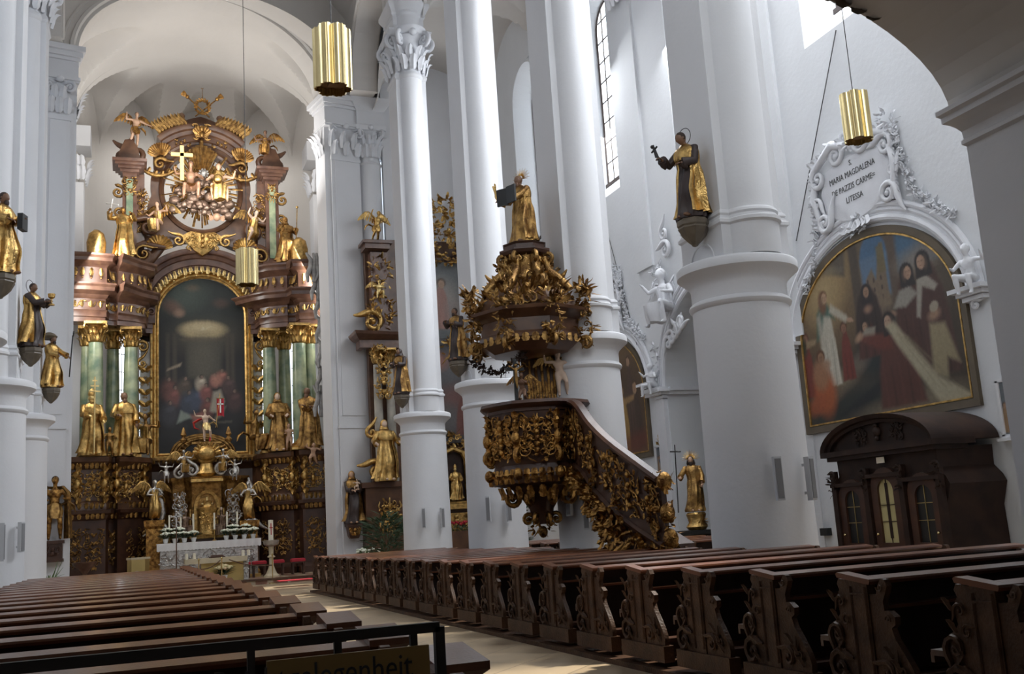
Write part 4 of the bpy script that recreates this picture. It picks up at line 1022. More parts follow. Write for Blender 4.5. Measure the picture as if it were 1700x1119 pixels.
# painting frame, canvas
def archpts(hw,z0,zs,rise,n=24,x0=UX):
    P=[(x0-hw,z0)]
    for k in range(n+1): a=PI-PI*k/n; P.append((x0+hw*cos(a),zs+rise*sin(a)))
    P.append((x0+hw,z0)); return P
def framed(hw,z0,zs,rise,Y,m,name,wd,parent,bev=.12,close=True):
    P=archpts(hw,z0,zs,rise); path=[V((x,Y,z)) for x,z in P]
    mb=MB(); n=len(path); rs=[]
    for i in range(n+1):
        p=path[i%n]; a=path[(i-1)%n]; b=path[(i+1)%n]
        t1=(p-a).normalized(); t2=(b-p).normalized(); n1=V((-t1.z,0,t1.x)); n2=V((-t2.z,0,t2.x)); o=(n1+n2).normalized(); k=1/max(.5,o.dot(n1))
        rs.append([p+o*(q*k)+V((0,d,0)) for q,d in ((0,0),(0,-.06),(wd*.18,-.10),(wd*.30,-.05),(wd*.5,-.05),(wd*.7,-bev),(wd*.9,-bev),(wd,-.05),(wd,.05))])
    mb.rings(rs,cap=False,close=False); return mb
mb=framed(1.72,5.22,10.95,1.62,44.02,None,'',.36,None,.2); R(mb,'picture_frame','gilt',40)
# ---------------- painted canvases: colours laid on a fine grid
class Paint:
    def __init__(s,w,h,nx,ny,base=(.02,.02,.02)):
        s.X,s.Y=np.meshgrid(np.linspace(0,w,nx),np.linspace(0,h,ny)); s.C=np.ones(s.X.shape+(3,))*np.array(base); s.nx,s.ny,s.w,s.h=nx,ny,w,h
        r=np.random.RandomState(4); s.N=r.rand(ny,nx)
    def mix(s,mask,c): mask=np.clip(mask,0,1)[...,None]; s.C=s.C*(1-mask)+np.array(c)*mask
    def blob(s,x,y,rx,ry,c,a=1,rot=0,soft=.5):
        dx,dy=s.X-x,s.Y-y; u=(dx*cos(rot)+dy*sin(rot))/rx; v=(-dx*sin(rot)+dy*cos(rot))/ry; d=np.sqrt(u*u+v*v)
        s.mix(a*np.clip((1+soft-d)/(2*soft+1e-6),0,1),c)
    def poly(s,P,c,a=1,soft=.02):
        d=np.full(s.X.shape,1e9); ins=np.zeros(s.X.shape,bool)
        for (x0,y0),(x1,y1) in zip(P,P[1:]+P[:1]):
            ex,ey=x1-x0,y1-y0; t=np.clip(((s.X-x0)*ex+(s.Y-y0)*ey)/(ex*ex+ey*ey+1e-12),0,1)
            d=np.minimum(d,np.hypot(s.X-x0-t*ex,s.Y-y0-t*ey))
            c_=((y0>s.Y)!=(y1>s.Y))&(s.X<(x1-x0)*(s.Y-y0)/(y1-y0+1e-12)+x0); ins^=c_
        sd=np.where(ins,d,-d); s.mix(a*np.clip(sd/soft*.5+.5,0,1),c)
    def robe(s,x,y,w,h,c,lean=0,dark=None,a=1):     # draped standing figure, foot at y
        P=[(x-w*.5,y),(x-w*.42+lean*.4,y+h*.5),(x-w*.30+lean*.8,y+h*.78),(x-w*.10+lean,y+h),(x+w*.12+lean,y+h),(x+w*.32+lean*.8,y+h*.76),(x+w*.40+lean*.4,y+h*.45),(x+w*.5,y)]
        s.poly(P,c,a,.03*w+.01)
        dk=dark or tuple(q*.45 for q in c); lt=tuple(min(1,q*1.35) for q in c)
        for k in range(5):
            xx=x+(-.36+.18*k)*w; s.poly([(xx,y+.02),(xx+.03*w+lean*.5,y+h*.55),(xx+.05*w+lean*.6,y+h*.55),(xx+.06*w,y+.02)],dk if k%2 else lt,.6*a,.02*w+.008)
    def headp(s,x,y,r,skin=(.42,.27,.18),hair=(.08,.05,.03),veil=None,side=0):
        if veil: s.blob(x,y,r*1.45,r*1.55,veil,1,0,.12); s.poly([(x-r*1.5,y-r*2.2),(x-r*1.3,y+r*.4),(x+r*1.3,y+r*.4),(x+r*1.7,y-r*2.2)],veil,.95,.02)
        else: s.blob(x,y+r*.25,r*1.15,r*1.15,hair,1,0,.15)
        s.blob(x+side*r*.25,y-r*.1,r*.78,r,skin,1,0,.12)
        for q in (-1,1): s.blob(x+side*r*.35+q*r*.32,y+r*.1,r*.17,r*.10,tuple(k*.35 for k in skin),.7,0,.9)
        s.blob(x-side*r*.5,y-r*.3,r*.4,r*.8,tuple(k*.5 for k in skin),.6,0,.8)
        s.blob(x+side*r*.4,y-r*.18,r*.09,r*.2,tuple(q*.8 for q in skin),.6,0,.5); s.blob(x+side*r*.35,y-r*.5,r*.22,r*.07,(.25,.08,.06),.5,0,.6)
    def mesh(s,name,fn,top=None,parent=None,loc=None):
        """fn(x,y)-> point ; top(x)-> height of the canvas at x"""
        nx,ny=s.nx,s.ny; vs=[];cols=[]
        for j in range(ny):
            for i in range(nx):
                x=s.w*i/(nx-1); H_=top(x) if top else s.h; y=H_*j/(ny-1); vs.append(fn(x,y))
                jj=min(ny-1,int(round(y/s.h*(ny-1)))); c=s.C[jj,i]; cols+= [c[0],c[1],c[2],1]
        me=bpy.data.meshes.new(name); me.from_pydata([tuple(v) for v in vs],[],[(j*nx+i,j*nx+i+1,(j+1)*nx+i+1,(j+1)*nx+i) for j in range(ny-1) for i in range(nx-1)])
        at=me.color_attributes.new('Col','FLOAT_COLOR','POINT'); at.data.foreach_set('color',cols); me.materials.append(M['oil_painting']); me.update()
        o=bpy.data.objects.new(name,me); COL.objects.link(o)
        if parent: o.parent=parent
        return o
pw,phh=3.44,7.36
P=Paint(pw,phh,130,250,(.016,.016,.018))
P.blob(1.7,6.2,1.8,1.3,(.03,.045,.04),1,0,.6); P.blob(.9,6.7,.9,.7,(.07,.11,.09),.8,.4,.6); P.blob(.55,6.1,.4,.25,(.28,.13,.08),.7,-.6,.6); P.blob(.8,5.85,.2,.16,(.38,.22,.14),.8,0,.5); P.blob(1.35,6.95,.25,.14,(.20,.14,.08),.6,0,.6); P.blob(2.5,6.3,.3,.2,(.15,.07,.05),.6)
P.blob(1.9,4.85,1.25,.62,(.10,.085,.05),.8,0,.7); P.blob(1.75,5.15,.92,.38,(.45,.36,.17),1,0,.25); P.blob(1.75,5.25,.55,.18,(.60,.50,.28),.7,0,.6); P.blob(1.7,4.72,.7,.12,(.16,.12,.06),.9,0,.4); P.poly([(1.6,5.12),(1.9,5.18),(2.1,5.3),(1.85,5.2),(1.75,5.3),(1.7,5.18)],(.62,.55,.35),.8,.03)
P.poly([(1.1,3.1),(1.1,4.7),(2.5,4.7),(2.5,3.1)],(.085,.078,.055),.9,.12); P.blob(1.75,3.9,.5,.9,(.13,.12,.085),.8,0,.5)
for x in (.35,.62,2.75,2.95): P.poly([(x-.09,2.9),(x-.08,5.0),(x+.08,5.0),(x+.09,2.9)],(.09,.07,.045),.8,.05)
P.poly([(.3,3.4),(.85,3.6),(.9,3.75),(.35,3.5)],(.38,.30,.20),.9,.04)
for x,y,c,r in ((.35,2.6,(.14,.04,.03),.34),(.6,2.3,(.22,.06,.05),.30),(1.0,2.7,(.10,.07,.05),.28),(1.15,2.0,(.04,.06,.11),.36),(1.55,2.2,(.05,.08,.15),.34),(1.65,2.85,(.42,.36,.28),.22),(1.85,2.45,(.28,.07,.06),.25),(2.2,2.95,(.35,.12,.09),.2),(2.5,3.1,(.34,.11,.08),.22),(2.75,2.7,(.10,.05,.05),.3),(3.0,2.1,(.10,.04,.04),.32),(.4,1.6,(.05,.05,.07),.35),(1.9,1.8,(.20,.05,.04),.28)):
    P.blob(x,y,r,r*1.35,c,.95,0,.35); P.blob(x+.05,y+r*.6,r*.5,r*.3,tuple(min(1,q*1.8) for q in c),.6,.4,.5); P.headp(x+.03,y+r*1.35,.075,(.26,.16,.11),(.05,.035,.03),None,1 if x<1.7 else -1)
P.poly([(2.0,1.7),(2.15,2.5),(2.45,2.6),(2.6,2.1),(2.45,1.55)],(.42,.38,.30),.9,.06); P.poly([(2.1,1.2),(2.5,1.5),(2.65,1.9),(2.3,1.6)],(.30,.27,.20),.8,.06)
P.blob(2.3,3.0,.2,.25,(.55,.22,.15),.6); P.poly([(.7,1.2),(.85,1.75),(1.15,1.6),(1.35,1.45),(1.0,1.35)],(.26,.34,.30),.9,.05); P.poly([(1.25,1.55),(1.7,1.65),(1.95,1.4),(1.4,1.2)],(.42,.12,.09),.9,.08); P.poly([(1.35,1.3),(1.8,1.1),(2.0,.6),(1.7,.7)],(.20,.13,.07),.8,.1)
P.poly([(1.9,1.25),(2.9,1.3),(2.9,1.2),(1.9,1.15)],(.14,.12,.09),.7,.03)
P.C=P.C**1.12*.80; P.C=P.C*.68+P.C.mean(axis=2,keepdims=True)*.32*np.array([1.1,1.0,.85])
cv=P.mesh('canvas',lambda x,y:(x-pw/2,.05,y+5.22-.18),lambda x:(10.95-5.22)+1.62*math.sqrt(max(0,1-((x-pw/2)/(pw/2))**2)),retable)
# lower arched moulding that cuts into the picture
mb=MB()
for r0,th in ((1.02,.07),(1.14,.05),(.9,.05)):
    mb.tube([(UX+(r0+.12)*cos(PI*k/20)*1.0,43.86,5.12+r0*.72*sin(PI*k/20)) for k in range(21)],th,6)
mb.rings([[(UX+q*cos(PI*k/20),yy,5.1+q*.68*sin(PI*k/20)) for q,yy in ((.8,44.0),(1.2,44.0),(1.2,43.9),(.8,43.9))] for k in range(21)])
for k in range(15): a=PI*(k+.5)/15; mb.leaf((UX+.82*cos(a),43.86,5.1+.58*sin(a)),(cos(a),0,sin(a)*.8),(0,-1,0),.22,.13,.3)
R(mb,'arched_moulding','gilt_antique',50)
mb=MB(); mb.box((UX,43.9,4.98),(4.6,.5,.12)); 
for k in range(24): mb.leaf((UX-2.1+.183*k,43.6,4.78),(0,0,1),(0,-1,0),.16,.12,.3)
R(mb,'dentil_band','gilt_antique',40)
mb=MB(); mb.box((UX,44.75,8.0),(4.9,.4,8.4)); R(mb,'back_board','walnut_dark',0)
# arched cornice over the painting with gilt fringe
def arcband(mb,cx_,zc,a,b,wd,Y0,Y1,t0,t1,n=28):
    rs=[]
    for k in range(n+1):
        t=t0+(t1-t0)*k/n; c,s=cos(t),sin(t)
        rs.append([(cx_+(a+q)*c,yy,zc+(b+q)*s) for q,yy in ((0,Y1),(0,Y0+.30),(wd*.12,Y0+.28),(wd*.15,Y0+.20),(wd*.45,Y0+.18),(wd*.5,Y0+.10),(wd*.68,Y0+.06),(wd*.72,Y0-.08),(wd*.88,Y0-.12),(wd,Y0-.12),(wd,Y1))])
    mb.rings(rs)
mb=MB(); arcband(mb,UX,11.55,1.95,1.45,.78,43.55,44.7,PI*.02,PI*.98); R(mb,'arched_cornice','red_marble',30)
mb=MB()
for k in range(23):
    t=PI*(.08+.84*k/22); c,s=cos(t),sin(t); p=V((UX+2.0*c,43.72,11.55+1.50*s)); l=.30 if k%2 else .42
    mb.leaf(p,(-c*.35,0,-1),(0,-1,0),l,.17,.15); mb.ell(p+V((0,-.03,-l)),.045,6,4)
R(mb,'gilt_fringe','gilt_pale',60)
mb=MB(); mb.rings([[(UX+x*s,43.5-d,14.0+z*s) for x,z in ((-.9,.25),(-.5,.48),(0,.40),(.5,.48),(.9,.25),(.6,-.1),(.35,-.38),(0,-.62),(-.35,-.38),(-.6,-.1))] for d,s in ((0,1),(.14,.95),(.2,.7))])
filigree(mb,(UX,43.26,14.0),(1,0,0),(0,0,1),1.5,.8,77,7,.04); 
for s in (-1,1): mb.spiral((UX+s*.95,43.4,14.05),V((s,0,0)),V((0,0,1)),.24,1.4,.07,1,1.5,6,.4)
R(mb,'gilt_cartouche','gilt',50)
# upper storey: plate around the glory
ZG=16.38; RX_,RZ_=1.52,1.72
def hp(px,py): x,z=HU(px,py); return (abs(x-UX),z)
outl=[hp(333,398),hp(300,402),hp(272,412),hp(252,418),hp(240,402),hp(236,378),hp(244,350),hp(252,325),hp(250,300),hp(256,282),hp(254,262),hp(264,246),hp(280,242),hp(286,246),hp(284,228),hp(284,212),hp(308,202),hp(333,196)]
import bisect
def ringplate(mb,out,n,Y0,Y1):
    """plate between an oval opening and a mirrored outline"""
    fullo=[(-u,z) for u,z in out]+[(u,z) for u,z in out[::-1][1:-1]]
    angs=[(math.atan2(z-ZG,u),math.hypot(u,z-ZG)) for u,z in fullo]; angs.sort()
    A=[a for a,_ in angs]; A=[angs[-1][0]-2*PI]+A+[angs[0][0]+2*PI]; D=[angs[-1][1]]+[d for _,d in angs]+[angs[0][1]]
    rs=[]
    for k in range(n+1):
        t=-PI+2*PI*k/n; d=float(np.interp(t,A,D)); c,s=cos(t),sin(t); ri=1/math.hypot(c/RX_,s/RZ_); d=max(d,ri+.25)
        rs.append([(UX+c*r,yy,ZG+s*r) for r,yy in ((ri,Y1),(ri,Y0-.10),(ri+.09,Y0-.16),(ri+.20,Y0-.10),(ri+.22,Y0),(d,Y0),(d,Y1))])
    mb.rings(rs,cap=False)
mb=MB(); ringplate(mb,outl,120,43.85,44.35); R(mb,'glory_surround','red_wood',35)
# side pilasters of the upper storey
for s in (-1,1):
    x=UX+s*2.88; mb=MB(); mb.box((x,43.4,14.95),(.55,.6,4.3)); mb.box((x-s*.38,43.8,14.9),(.4,.5,4.0)); mb.box((x+s*.12,43.35,12.95),(1.1,.9,.3))
    for z,e in ((16.85,.06),(16.98,.14),(17.10,.26),(17.22,.36)): mb.box((x,43.35,z),(.62+2*e,.7+2*e,.12))
    R(mb,'upper_pilaster','red_marble',0)
    mb=MB(); mb.box((x,43.07,14.9),(.26,.06,3.2)); R(mb,'marble_inlay','green_marble',0)
    mb=MB(); mb.v=[]; filigree(mb,(x,43.05,16.2),(1,0,0),(0,0,1),.5,.9,9+s,5,.03); filigree(mb,(x-s*.5,43.5,15.3),(1,0,0),(0,0,1),.5,2.2,19+s,8,.03); mb.spiral((x+s*.45,43.3,16.0),V((s,0,0)),V((0,0,1)),.26,1.4,.08,1,PI/2,6,.12); mb.spiral((x+s*.42,43.3,15.1),V((s,0,0)),V((0,0,1)),.24,1.4,.08,-1,-PI/2,6,.12)
    R(mb,'gilt_relief','gilt_antique',60)
    # volutes on top and beside
    mb=MB(); mb.spiral((x-s*.25,43.4,17.75),V((-s,0,0)),V((0,0,1)),.42,1.2,.17,1,2.4,8,.5,1.0); mb.spiral((x+s*.30,43.4,17.65),V((s,0,0)),V((0,0,1)),.32,1.2,.13,1,1.8,8,.5)
    mb.rings([[(x+a_*s,yy,zz_) for a_,zz_ in ((-.45,17.28),(.5,17.28),(.42,17.7),(.2,18.25),(-.1,18.3),(-.3,17.95))] for yy in (43.15,43.65)]); R(mb,'volute','red_wood',50)
    mb=MB(); mb.tube([(UX+s*(2.45-.28*k),43.6,17.2-.30*sin(PI*k/5)) for k in range(6)],[.06,.09,.1,.1,.09,.07],7); 
    for k in range(6): mb.leaf((UX+s*(2.45-.26*k),43.55,17.2-.30*sin(PI*k/5)),(-s*.6,0,1),(0,-1,0),.28,.16,.4)
    R(mb,'gilt_swag','gilt_antique',60)
    # big lower volutes with gilt shell
    mb=MB(); mb.spiral((UX+s*2.15,43.3,14.55),V((s,0,0)),V((0,0,1)),.38,1.3,.14,1,1.2,8,.9); mb.spiral((UX+s*2.3,43.2,13.35),V((s,0,0)),V((0,0,1)),.42,1.3,.15,-1,2.0,8,.8)
    mb.tube([(UX+s*1.35,43.5,14.1),(UX+s*1.75,43.4,13.6),(UX+s*2.2,43.3,13.0),(UX+s*2.7,43.25,12.95)],[.12,.2,.22,.12],8); R(mb,'scroll_bracket','red_wood',60)
    mb=MB()
    for k in range(11): a=PI*(.95-.9*k/10); mb.leaf((UX+s*1.72+.12*cos(a),43.2,13.62+.12*sin(a)),(cos(a),0,sin(a)),(0,-1,0),.52,.18,.35)
    mb.spiral((UX+s*2.35,43.05,13.35),V((s,0,0)),V((0,0,1)),.30,1.3,.06,-1,2,6,.4); R(mb,'gilt_shell','gilt',60)
    mb=MB()   # shells beside the pediment
    for k in range(11): a=PI/2+s*(-.75+1.9*(k/10)-1.0)*-1; a=PI/2-s*(-.6+1.9*k/10); mb.leaf((UX+s*1.62+.1*cos(a),43.7,17.75+.1*sin(a)),(cos(a),0,sin(a)),(0,-1,0),.62,.22,.4)
    mb.spiral((UX+s*1.68,43.6,17.45),V((-s,0,0)),V((0,0,1)),.24,1.2,.09,1,1,7,.4); R(mb,'gilt_shell','gilt_antique',60)
# pediment
mb=MB(); arcband(mb,UX,ZG,RX_+.42,RZ_+.40,.82,43.5,44.4,PI*.27,PI*.73,16); R(mb,'pediment','red_wood',30)
mb=MB()
for s in (-1,1):
    for k in range(9):
        a=PI/2+s*(.22+.055*k); r=RZ_+1.2; p=V((UX+(r-.18)*cos(a)*.98,43.4-.03*k,ZG+r*sin(a))); mb.leaf(p,(s*-.75+.0,0,.55),(-s*.2,-.7,.6),.55,.36,.4); mb.leaf(p+V((0,.3,0)),(-s*.5,0,.9),(-s*.2,-.7,.6),.45,.3,.4)
filigree(mb,(UX,43.25,ZG+RZ_+.75),(1,0,0),(0,0,1),.9,.7,44,5,.05)
for k in range(7): a=PI*(.2+.6*k/6); mb.leaf((UX,43.3,ZG+RZ_+.55),(cos(a),0,sin(a)),(0,-1,0),.55,.22,.35)
R(mb,'gilt_foliage','gilt_antique',60)
mb=MB(); filigree(mb,(UX,43.6,ZG+RZ_+.35),(1,0,0),(0,0,1),2.6,.35,45,6,.04); R(mb,'gilt_relief','gilt_antique',60)
mb=MB(); zc=ZG+RZ_+2.0
mb.tube([(UX+.05+.27*cos(a)*(1+.06*sin(9*a)),43.5,zc+.30*sin(a)*(1+.06*sin(9*a))) for a in [2*PI*k/36 for k in range(37)]],.055,6)
for k in range(18): a=2*PI*k/18; mb.leaf((UX+.05+.27*cos(a),43.45,zc+.30*sin(a)),(cos(a+.9),0,sin(a+.9)),(0,-1,0),.16,.08,.3)
for s in (-1,1):
    mb.tube([(UX+.05-s*.30,43.5,zc-.45),(UX+.05+s*.62,43.5,zc+.42)],.03,6); q=V((UX+.05+s*.62,43.5,zc+.42)); mb.ell(q,.09,8,6)
    for k in range(5): mb.leaf(q,(s*(.5+.14*k),0,.75-.13*k),(0,-1,0),.34,.10,.2)
mb.tube([(UX+.05,43.5,zc+.3),(UX+.05,43.5,zc+.85)],.012,4); mb.box((UX+.05,43.5,zc+.86),(.12,.02,.02)); R(mb,'wreath_with_torches','gilt_dark',60)
# glory: rays, clouds, cherubs
mb=MB(); rnd=random.Random(2)
for k in range(84):
    a=2*PI*k/84+rnd.uniform(-.02,.02); l=rnd.uniform(1.15,1.75)*(1.0 if k%3 else 1.08); c,s=cos(a),sin(a)
    r0=V((UX+.25*c,43.75,ZG+.1+.25*s)); r1=V((UX+l*c*.93,43.70,ZG+.1+l*s*1.03)); w_=.034 if k%2 else .055
    pp=V((-s,0,c)); mb.rings([[r0+pp*w_*.5,r0-pp*w_*.5,r0+V((0,-.02,0))],[r1+pp*w_,r1-pp*w_,r1+V((0,-.03,0))]])
for k in range(9):
    a=PI/2+(-4+k)*.10; l=1.78-.07*abs(k-4); c,s=cos(a),sin(a); r0=V((UX+.3*c,43.55,ZG+.3+.3*s)); r1=V((UX+l*c,43.5,ZG+.25+l*s)); pp=V((-s,0,c)); mb.rings([[r0+pp*.02,r0-pp*.02,r0+V((0,-.04,0))],[r1+pp*.08,r1-pp*.08,r1+V((0,-.05,0))]])
R(mb,'ray_glory','gilt_antique',20)
mb=MB(); rnd=random.Random(5)
for k in range(58):
    t=rnd.random(); x=rnd.gauss(0,.50); z=-1.25+rnd.random()*1.25+(.25-abs(x)*.3); x=max(-1.15,min(1.1,x*(1.25 if z<-.4 else .8))); r=rnd.uniform(.12,.26)
    mb.ell((UX+x,43.25-rnd.random()*.35+.1*abs(x),ZG+z),(r,r*.8,r*.85),9,7)
for s,x,z in ((1,-1.0,-.15),(1,1.05,-.75),(1,.9,-1.0)): mb.ell((UX+x,43.3,ZG+z),(.26,.2,.2),9,7)
R(mb,'clouds','silver_brown' if 'silver_brown' in M else 'silver',60)
# figures of the high altar (each one stands on the retable, so each is a thing)
def cherub(mb,p,r):
    p=V(p); mb.ell(p,(r,r,r*1.1),9,7); mb.ell(p+V((0,r*.25,r*.25)),(r*1.08,r*.95,r),9,7,None,lambda q,a,t:q*(1+.08*sin(6*a)*sin(5*t)))
    for s in (-1,1):
        for k in range(3): mb.leaf(p+V((s*r*.7,.02,-r*.3)),(s*1.0,0,.5-.5*k),(0,-1,0),r*1.8,r*.8,.2)
CG='cherub heads among the clouds of the glory'
for i,(x,z,r,l) in enumerate(((-.05,.0,.13,'winged cherub head below the dove in the altar glory'),(-.2,-.35,.13,'winged cherub head under the left knee of Christ in the glory'),(.5,-.55,.14,'pinkish winged cherub head under God the Father in the glory'),(-.75,-.95,.13,'lowest left winged cherub head in the glory'),(.55,-1.45,.15,'winged cherub head hanging below the glory clouds on the right'),(.05,-1.25,.12,'winged cherub head at the bottom middle of the glory clouds'))):
    mb=MB(); cherub(mb,(0,0,0),r); o=mb.build('cherub_head','skin' if i in(2,4) else 'silver_brown',None,60); o.location=(UX+x,42.78,ZG+z); tag(o,l,'cherub',CG)
for s,l in ((-1,'dark curly cherub head peeping over the left side of the altar pediment'),(1,'dark curly cherub head peeping over the right side of the altar pediment')):
    mb=MB(); mb.ell((0,0,0),(.13,.13,.15),10,8); mb.ell((0,.04,.04),(.15,.14,.14),10,8,None,lambda q,a,t:q*(1+.08*sin(6*a)*sin(5*t))); mb.ell((0,.05,-.22),(.16,.12,.14),8,6); o=mb.build('cherub_head','skin_dark',None,60); o.location=(UX+s*.80,43.8,ZG+RZ_+1.62); tag(o,l,'cherub','cherub heads on the pediment')
mb=MB(); mb.ell((0,0,0),(.16,.08,.18),10,8); 
for k in range(10): a=2*PI*k/10; mb.leaf((.12*cos(a),-.02,.12*sin(a)),(cos(a),0,sin(a)),(0,-1,0),.12,.09,.2)
o=mb.build('dove','silver',None,60); o.location=(UX+.05,43.0,ZG+.52); tag(o,'silver dove in a small round halo at the centre of the glory','dove')
# Trinity figures
t=thing('christ_figure','seated Christ holding a tall golden cross left in the altar glory','statue',(UX-.50,42.55,ZG-.95)); figure(t,2.2,'sit','skin_bronze',1.0,('gilt_dark','short'),None,'hair',3,.018,1,'body')
t2=thing('cross','tall plain golden cross held by the seated Christ in the glory','cross',(UX-.86,42.15,ZG-.10)); mb=MB(); mb.box((0,0,.72),(.15,.07,1.5)); mb.box((0,0,1.08),(.86,.07,.15)); mb.build('cross_beams','gold_leaf_flat',t2,0)
t=thing('god_father_figure','God the Father in golden robes seated right in the altar glory','statue',(UX+.62,42.55,ZG-1.0)); figure(t,2.2,'sit','skin',1.05,('gilt','long'),None,'gilt',4,.018,-1,'body')
mb=MB(); mb.ell((0,.06,1.38),(.27,.24,.22),10,8,None,lambda q,a,t_:q*(1+.15*sin(5*a+3*t_))); mb.ell((-.05,-.35,1.05),.2,12,8); mb.build('cape_and_globe','gilt',t,60)
# large saints between the columns : (px of axis, py of the feet, Y, H)
GA='gilded saints of the high altar'
def alt(px,py,Y): p=PY(px,py,Y); return (p.x,p.y,4.995)
s=statue('bishop_statue','golden bishop with triple-barred crosier at the far left of the high altar','statue',alt(151,757,41.32),rad(15),2.35,'gilt','gilt','gilt_pale','gilt',(-.10,-.22,.62),(.14,-.2,.55),beard=True,hair='mitre',seed=21,group=GA)
mb=MB(); mb.tube([(-.02,-.55,.05),(-.02,-.55,2.9)],.03,6)
for z,w_ in ((2.75,.18),(2.55,.30),(2.35,.40)): mb.box((-.02,-.55,z),(w_,.04,.05))
mb.build('crosier','gilt_pale',s)
statue('saint_statue','golden bearded abbot beside a naked boy on the left of the high altar','statue',alt(206,757,42.1),rad(10),2.5,'gilt','gilt','skin_dark','skin_dark',(-.12,-.18,.62),(.16,-.12,.50),beard=True,hair='short',seed=22,group=GA,hyaw=.3)
def angel(label,px,py,Y,H,pose,rz=0,skinm='skin',robe='gilt',wing='gilt',style='long',flip=1,fat=1.0,z=None,group=None,seed=1,hair='hair',name='angel_statue',cat='angel',vox=.018,mod=None):
    p=PY(px,py,Y); r=thing(name,label,cat,(p.x,p.y,p.z if z is None else z),rz,group); figure(r,H,pose,skinm,fat,(robe,style) if robe else None,wing,hair,seed,vox,flip,'body',mod); return r
angel('small naked boy standing beside the golden abbot left of the altar',181,757,41.75,1.12,'stand',rad(10),'gilt_antique',None,None,z=4.995,fat=1.2,name='boy_statue',cat='statue')
angel('golden adoring angel beside the left edge of the altar painting',242,752,42.9,2.1,'sit',rad(-25),'gilt_antique','gilt',None,z=5.0,flip=-1,group='large angels flanking the altar painting',seed=3)
angel('golden seated angel beside the right edge of the altar painting',425,748,42.9,2.2,'sit',rad(30),'gilt_antique','gilt_antique',None,z=5.0,group='large angels flanking the altar painting',seed=4)
statue('saint_statue','white-bearded hooded monk in gold on the right of the high altar','statue',alt(463,752,42.2),rad(-5),2.4,'gilt_antique','gilt_antique','skin_pale','gilt_antique',(-.12,-.16,.6),(.14,-.2,.60),beard=False,hair='hood',seed=23,group=GA)
angel('small child figure at the side of the hooded monk on the right of the altar',481,752,41.9,1.1,'stand',rad(-10),'skin',None,None,z=4.995,fat=1.2,name='boy_statue',cat='statue',flip=-1)
statue('saint_statue','golden saint with crossed arms at the far right of the high altar','statue',alt(513,750,41.45),rad(-15),2.5,'gilt_antique','gilt_antique','skin_dark','skin_dark',(.06,-.18,.66),(-.04,-.18,.68),beard=True,hair='short',seed=24,group=GA,hyaw=-.2)
angel('putto under the crossed-arm saint at the far right of the altar',520,778,41.0,1.0,'fly',rad(-10),'skin',None,None,z=4.3,fat=1.2,name='putto',cat='putto')
# saints and angels on the cornice
def cor(px,py,Y,z=12.82): p=PY(px,py,Y); return (p.x,p.y,z)
s=statue('saint_statue','golden saint lifting a crucifix on the upper left cornice of the altar','statue',cor(205,423,41.9),rad(-25),2.1,'gilt','gilt','gilt_dark','hair',(-.16,-.22,.86),(.24,-.2,.78),hair='short',seed=31,group=GA,hyaw=.4)
mb=MB(); mb.tube([(-.36,-.46,1.65),(-.22,-.5,2.3)],.03,5); mb.tube([(-.50,-.46,2.15),(.02,-.5,2.02)],.03,5); mb.build('crucifix','white',s)
s=statue('saint_statue','golden robed saint with lily staff on the upper right cornice of the altar','statue',cor(475,440,42.0),rad(15),2.0,'gilt_antique','gilt_antique','gilt_dark','gilt_antique',(-.12,-.2,.75),(.15,-.2,.7),hair='hood',seed=32,group=GA)
mb=MB(); mb.tube([(.30,-.42,.9),(.36,-.44,2.3)],.02,5); mb.ell((.36,-.44,2.35),.06,6,5); mb.build('staff','gilt',s)
angel('reddish kneeling angel in golden cloth left of the altar glory',262,405,43.0,1.7,'sit',rad(-35),'skin','gilt','gilt',flip=-1,z=14.15,seed=7,group='angels beside the glory')
angel('pale angel with golden wings right of the altar glory',421,412,43.0,1.7,'fly',rad(30),'skin_pale','gilt','gilt',z=13.9,seed=8,group='angels beside the glory')
angel('brown angel on the upper left volute stretching out an arm',224,262,43.3,1.6,'reach',rad(20),'skin','gilt_dark','gilt_dark','short',flip=-1,z=18.0,seed=9,group='angels on the top corners of the altar',mod={'hl':(.42,-.15,.60),'hr':(-.25,-.1,.85)})
angel('winged angel crouching on the upper right volute of the altar',442,292,43.3,1.5,'sit',rad(-20),'skin_dark','gilt_dark','gilt_dark','long',z=17.9,seed=10,group='angels on the top corners of the altar')
# white stucco drapery hanging right of the retable, and gilt shield pieces on the cornice ends
dr=MB(); rnd=random.Random(3)
for k,(px,py) in enumerate(((515,420),(522,450),(528,480),(530,520),(533,560),(531,600),(527,640))):
    p=PY(px,py,41.0); pts=[p+V((.1*sin(j),-.05*j,-.32*j)) for j in range(5)]
    for q in (-.12,.08,.2): dr.tube([a+V((q+.06*sin(j*2+q*9),.05*q,0)) for j,a in enumerate(pts)],[.05,.10,.11,.09,.05],7)
o=dr.build('stucco_drapery','stucco_grey',None,60); tag(o,'greyish stucco drapery falling beside the right wing of the high altar','drapery')
for px,py,l,sx in ((160,395,'domed gilt shell on the left end of the altar cornice',1),(497,425,'domed gilt shell on the right end of the altar cornice',-1)):
    p=PY(px,py,41.6); t=thing('gilt_finial',l,'ornament',(p.x,p.y,12.82)); mb=MB(); mb.lathe([(.30,0),(.34,.1),(.36,.5),(.28,.85),(.10,1.0),(0,1.02)],(0,0,0),14,1,.8,mod=lambda a:1+.06*sin(8*a)); mb.build('shell','gilt',t,60)
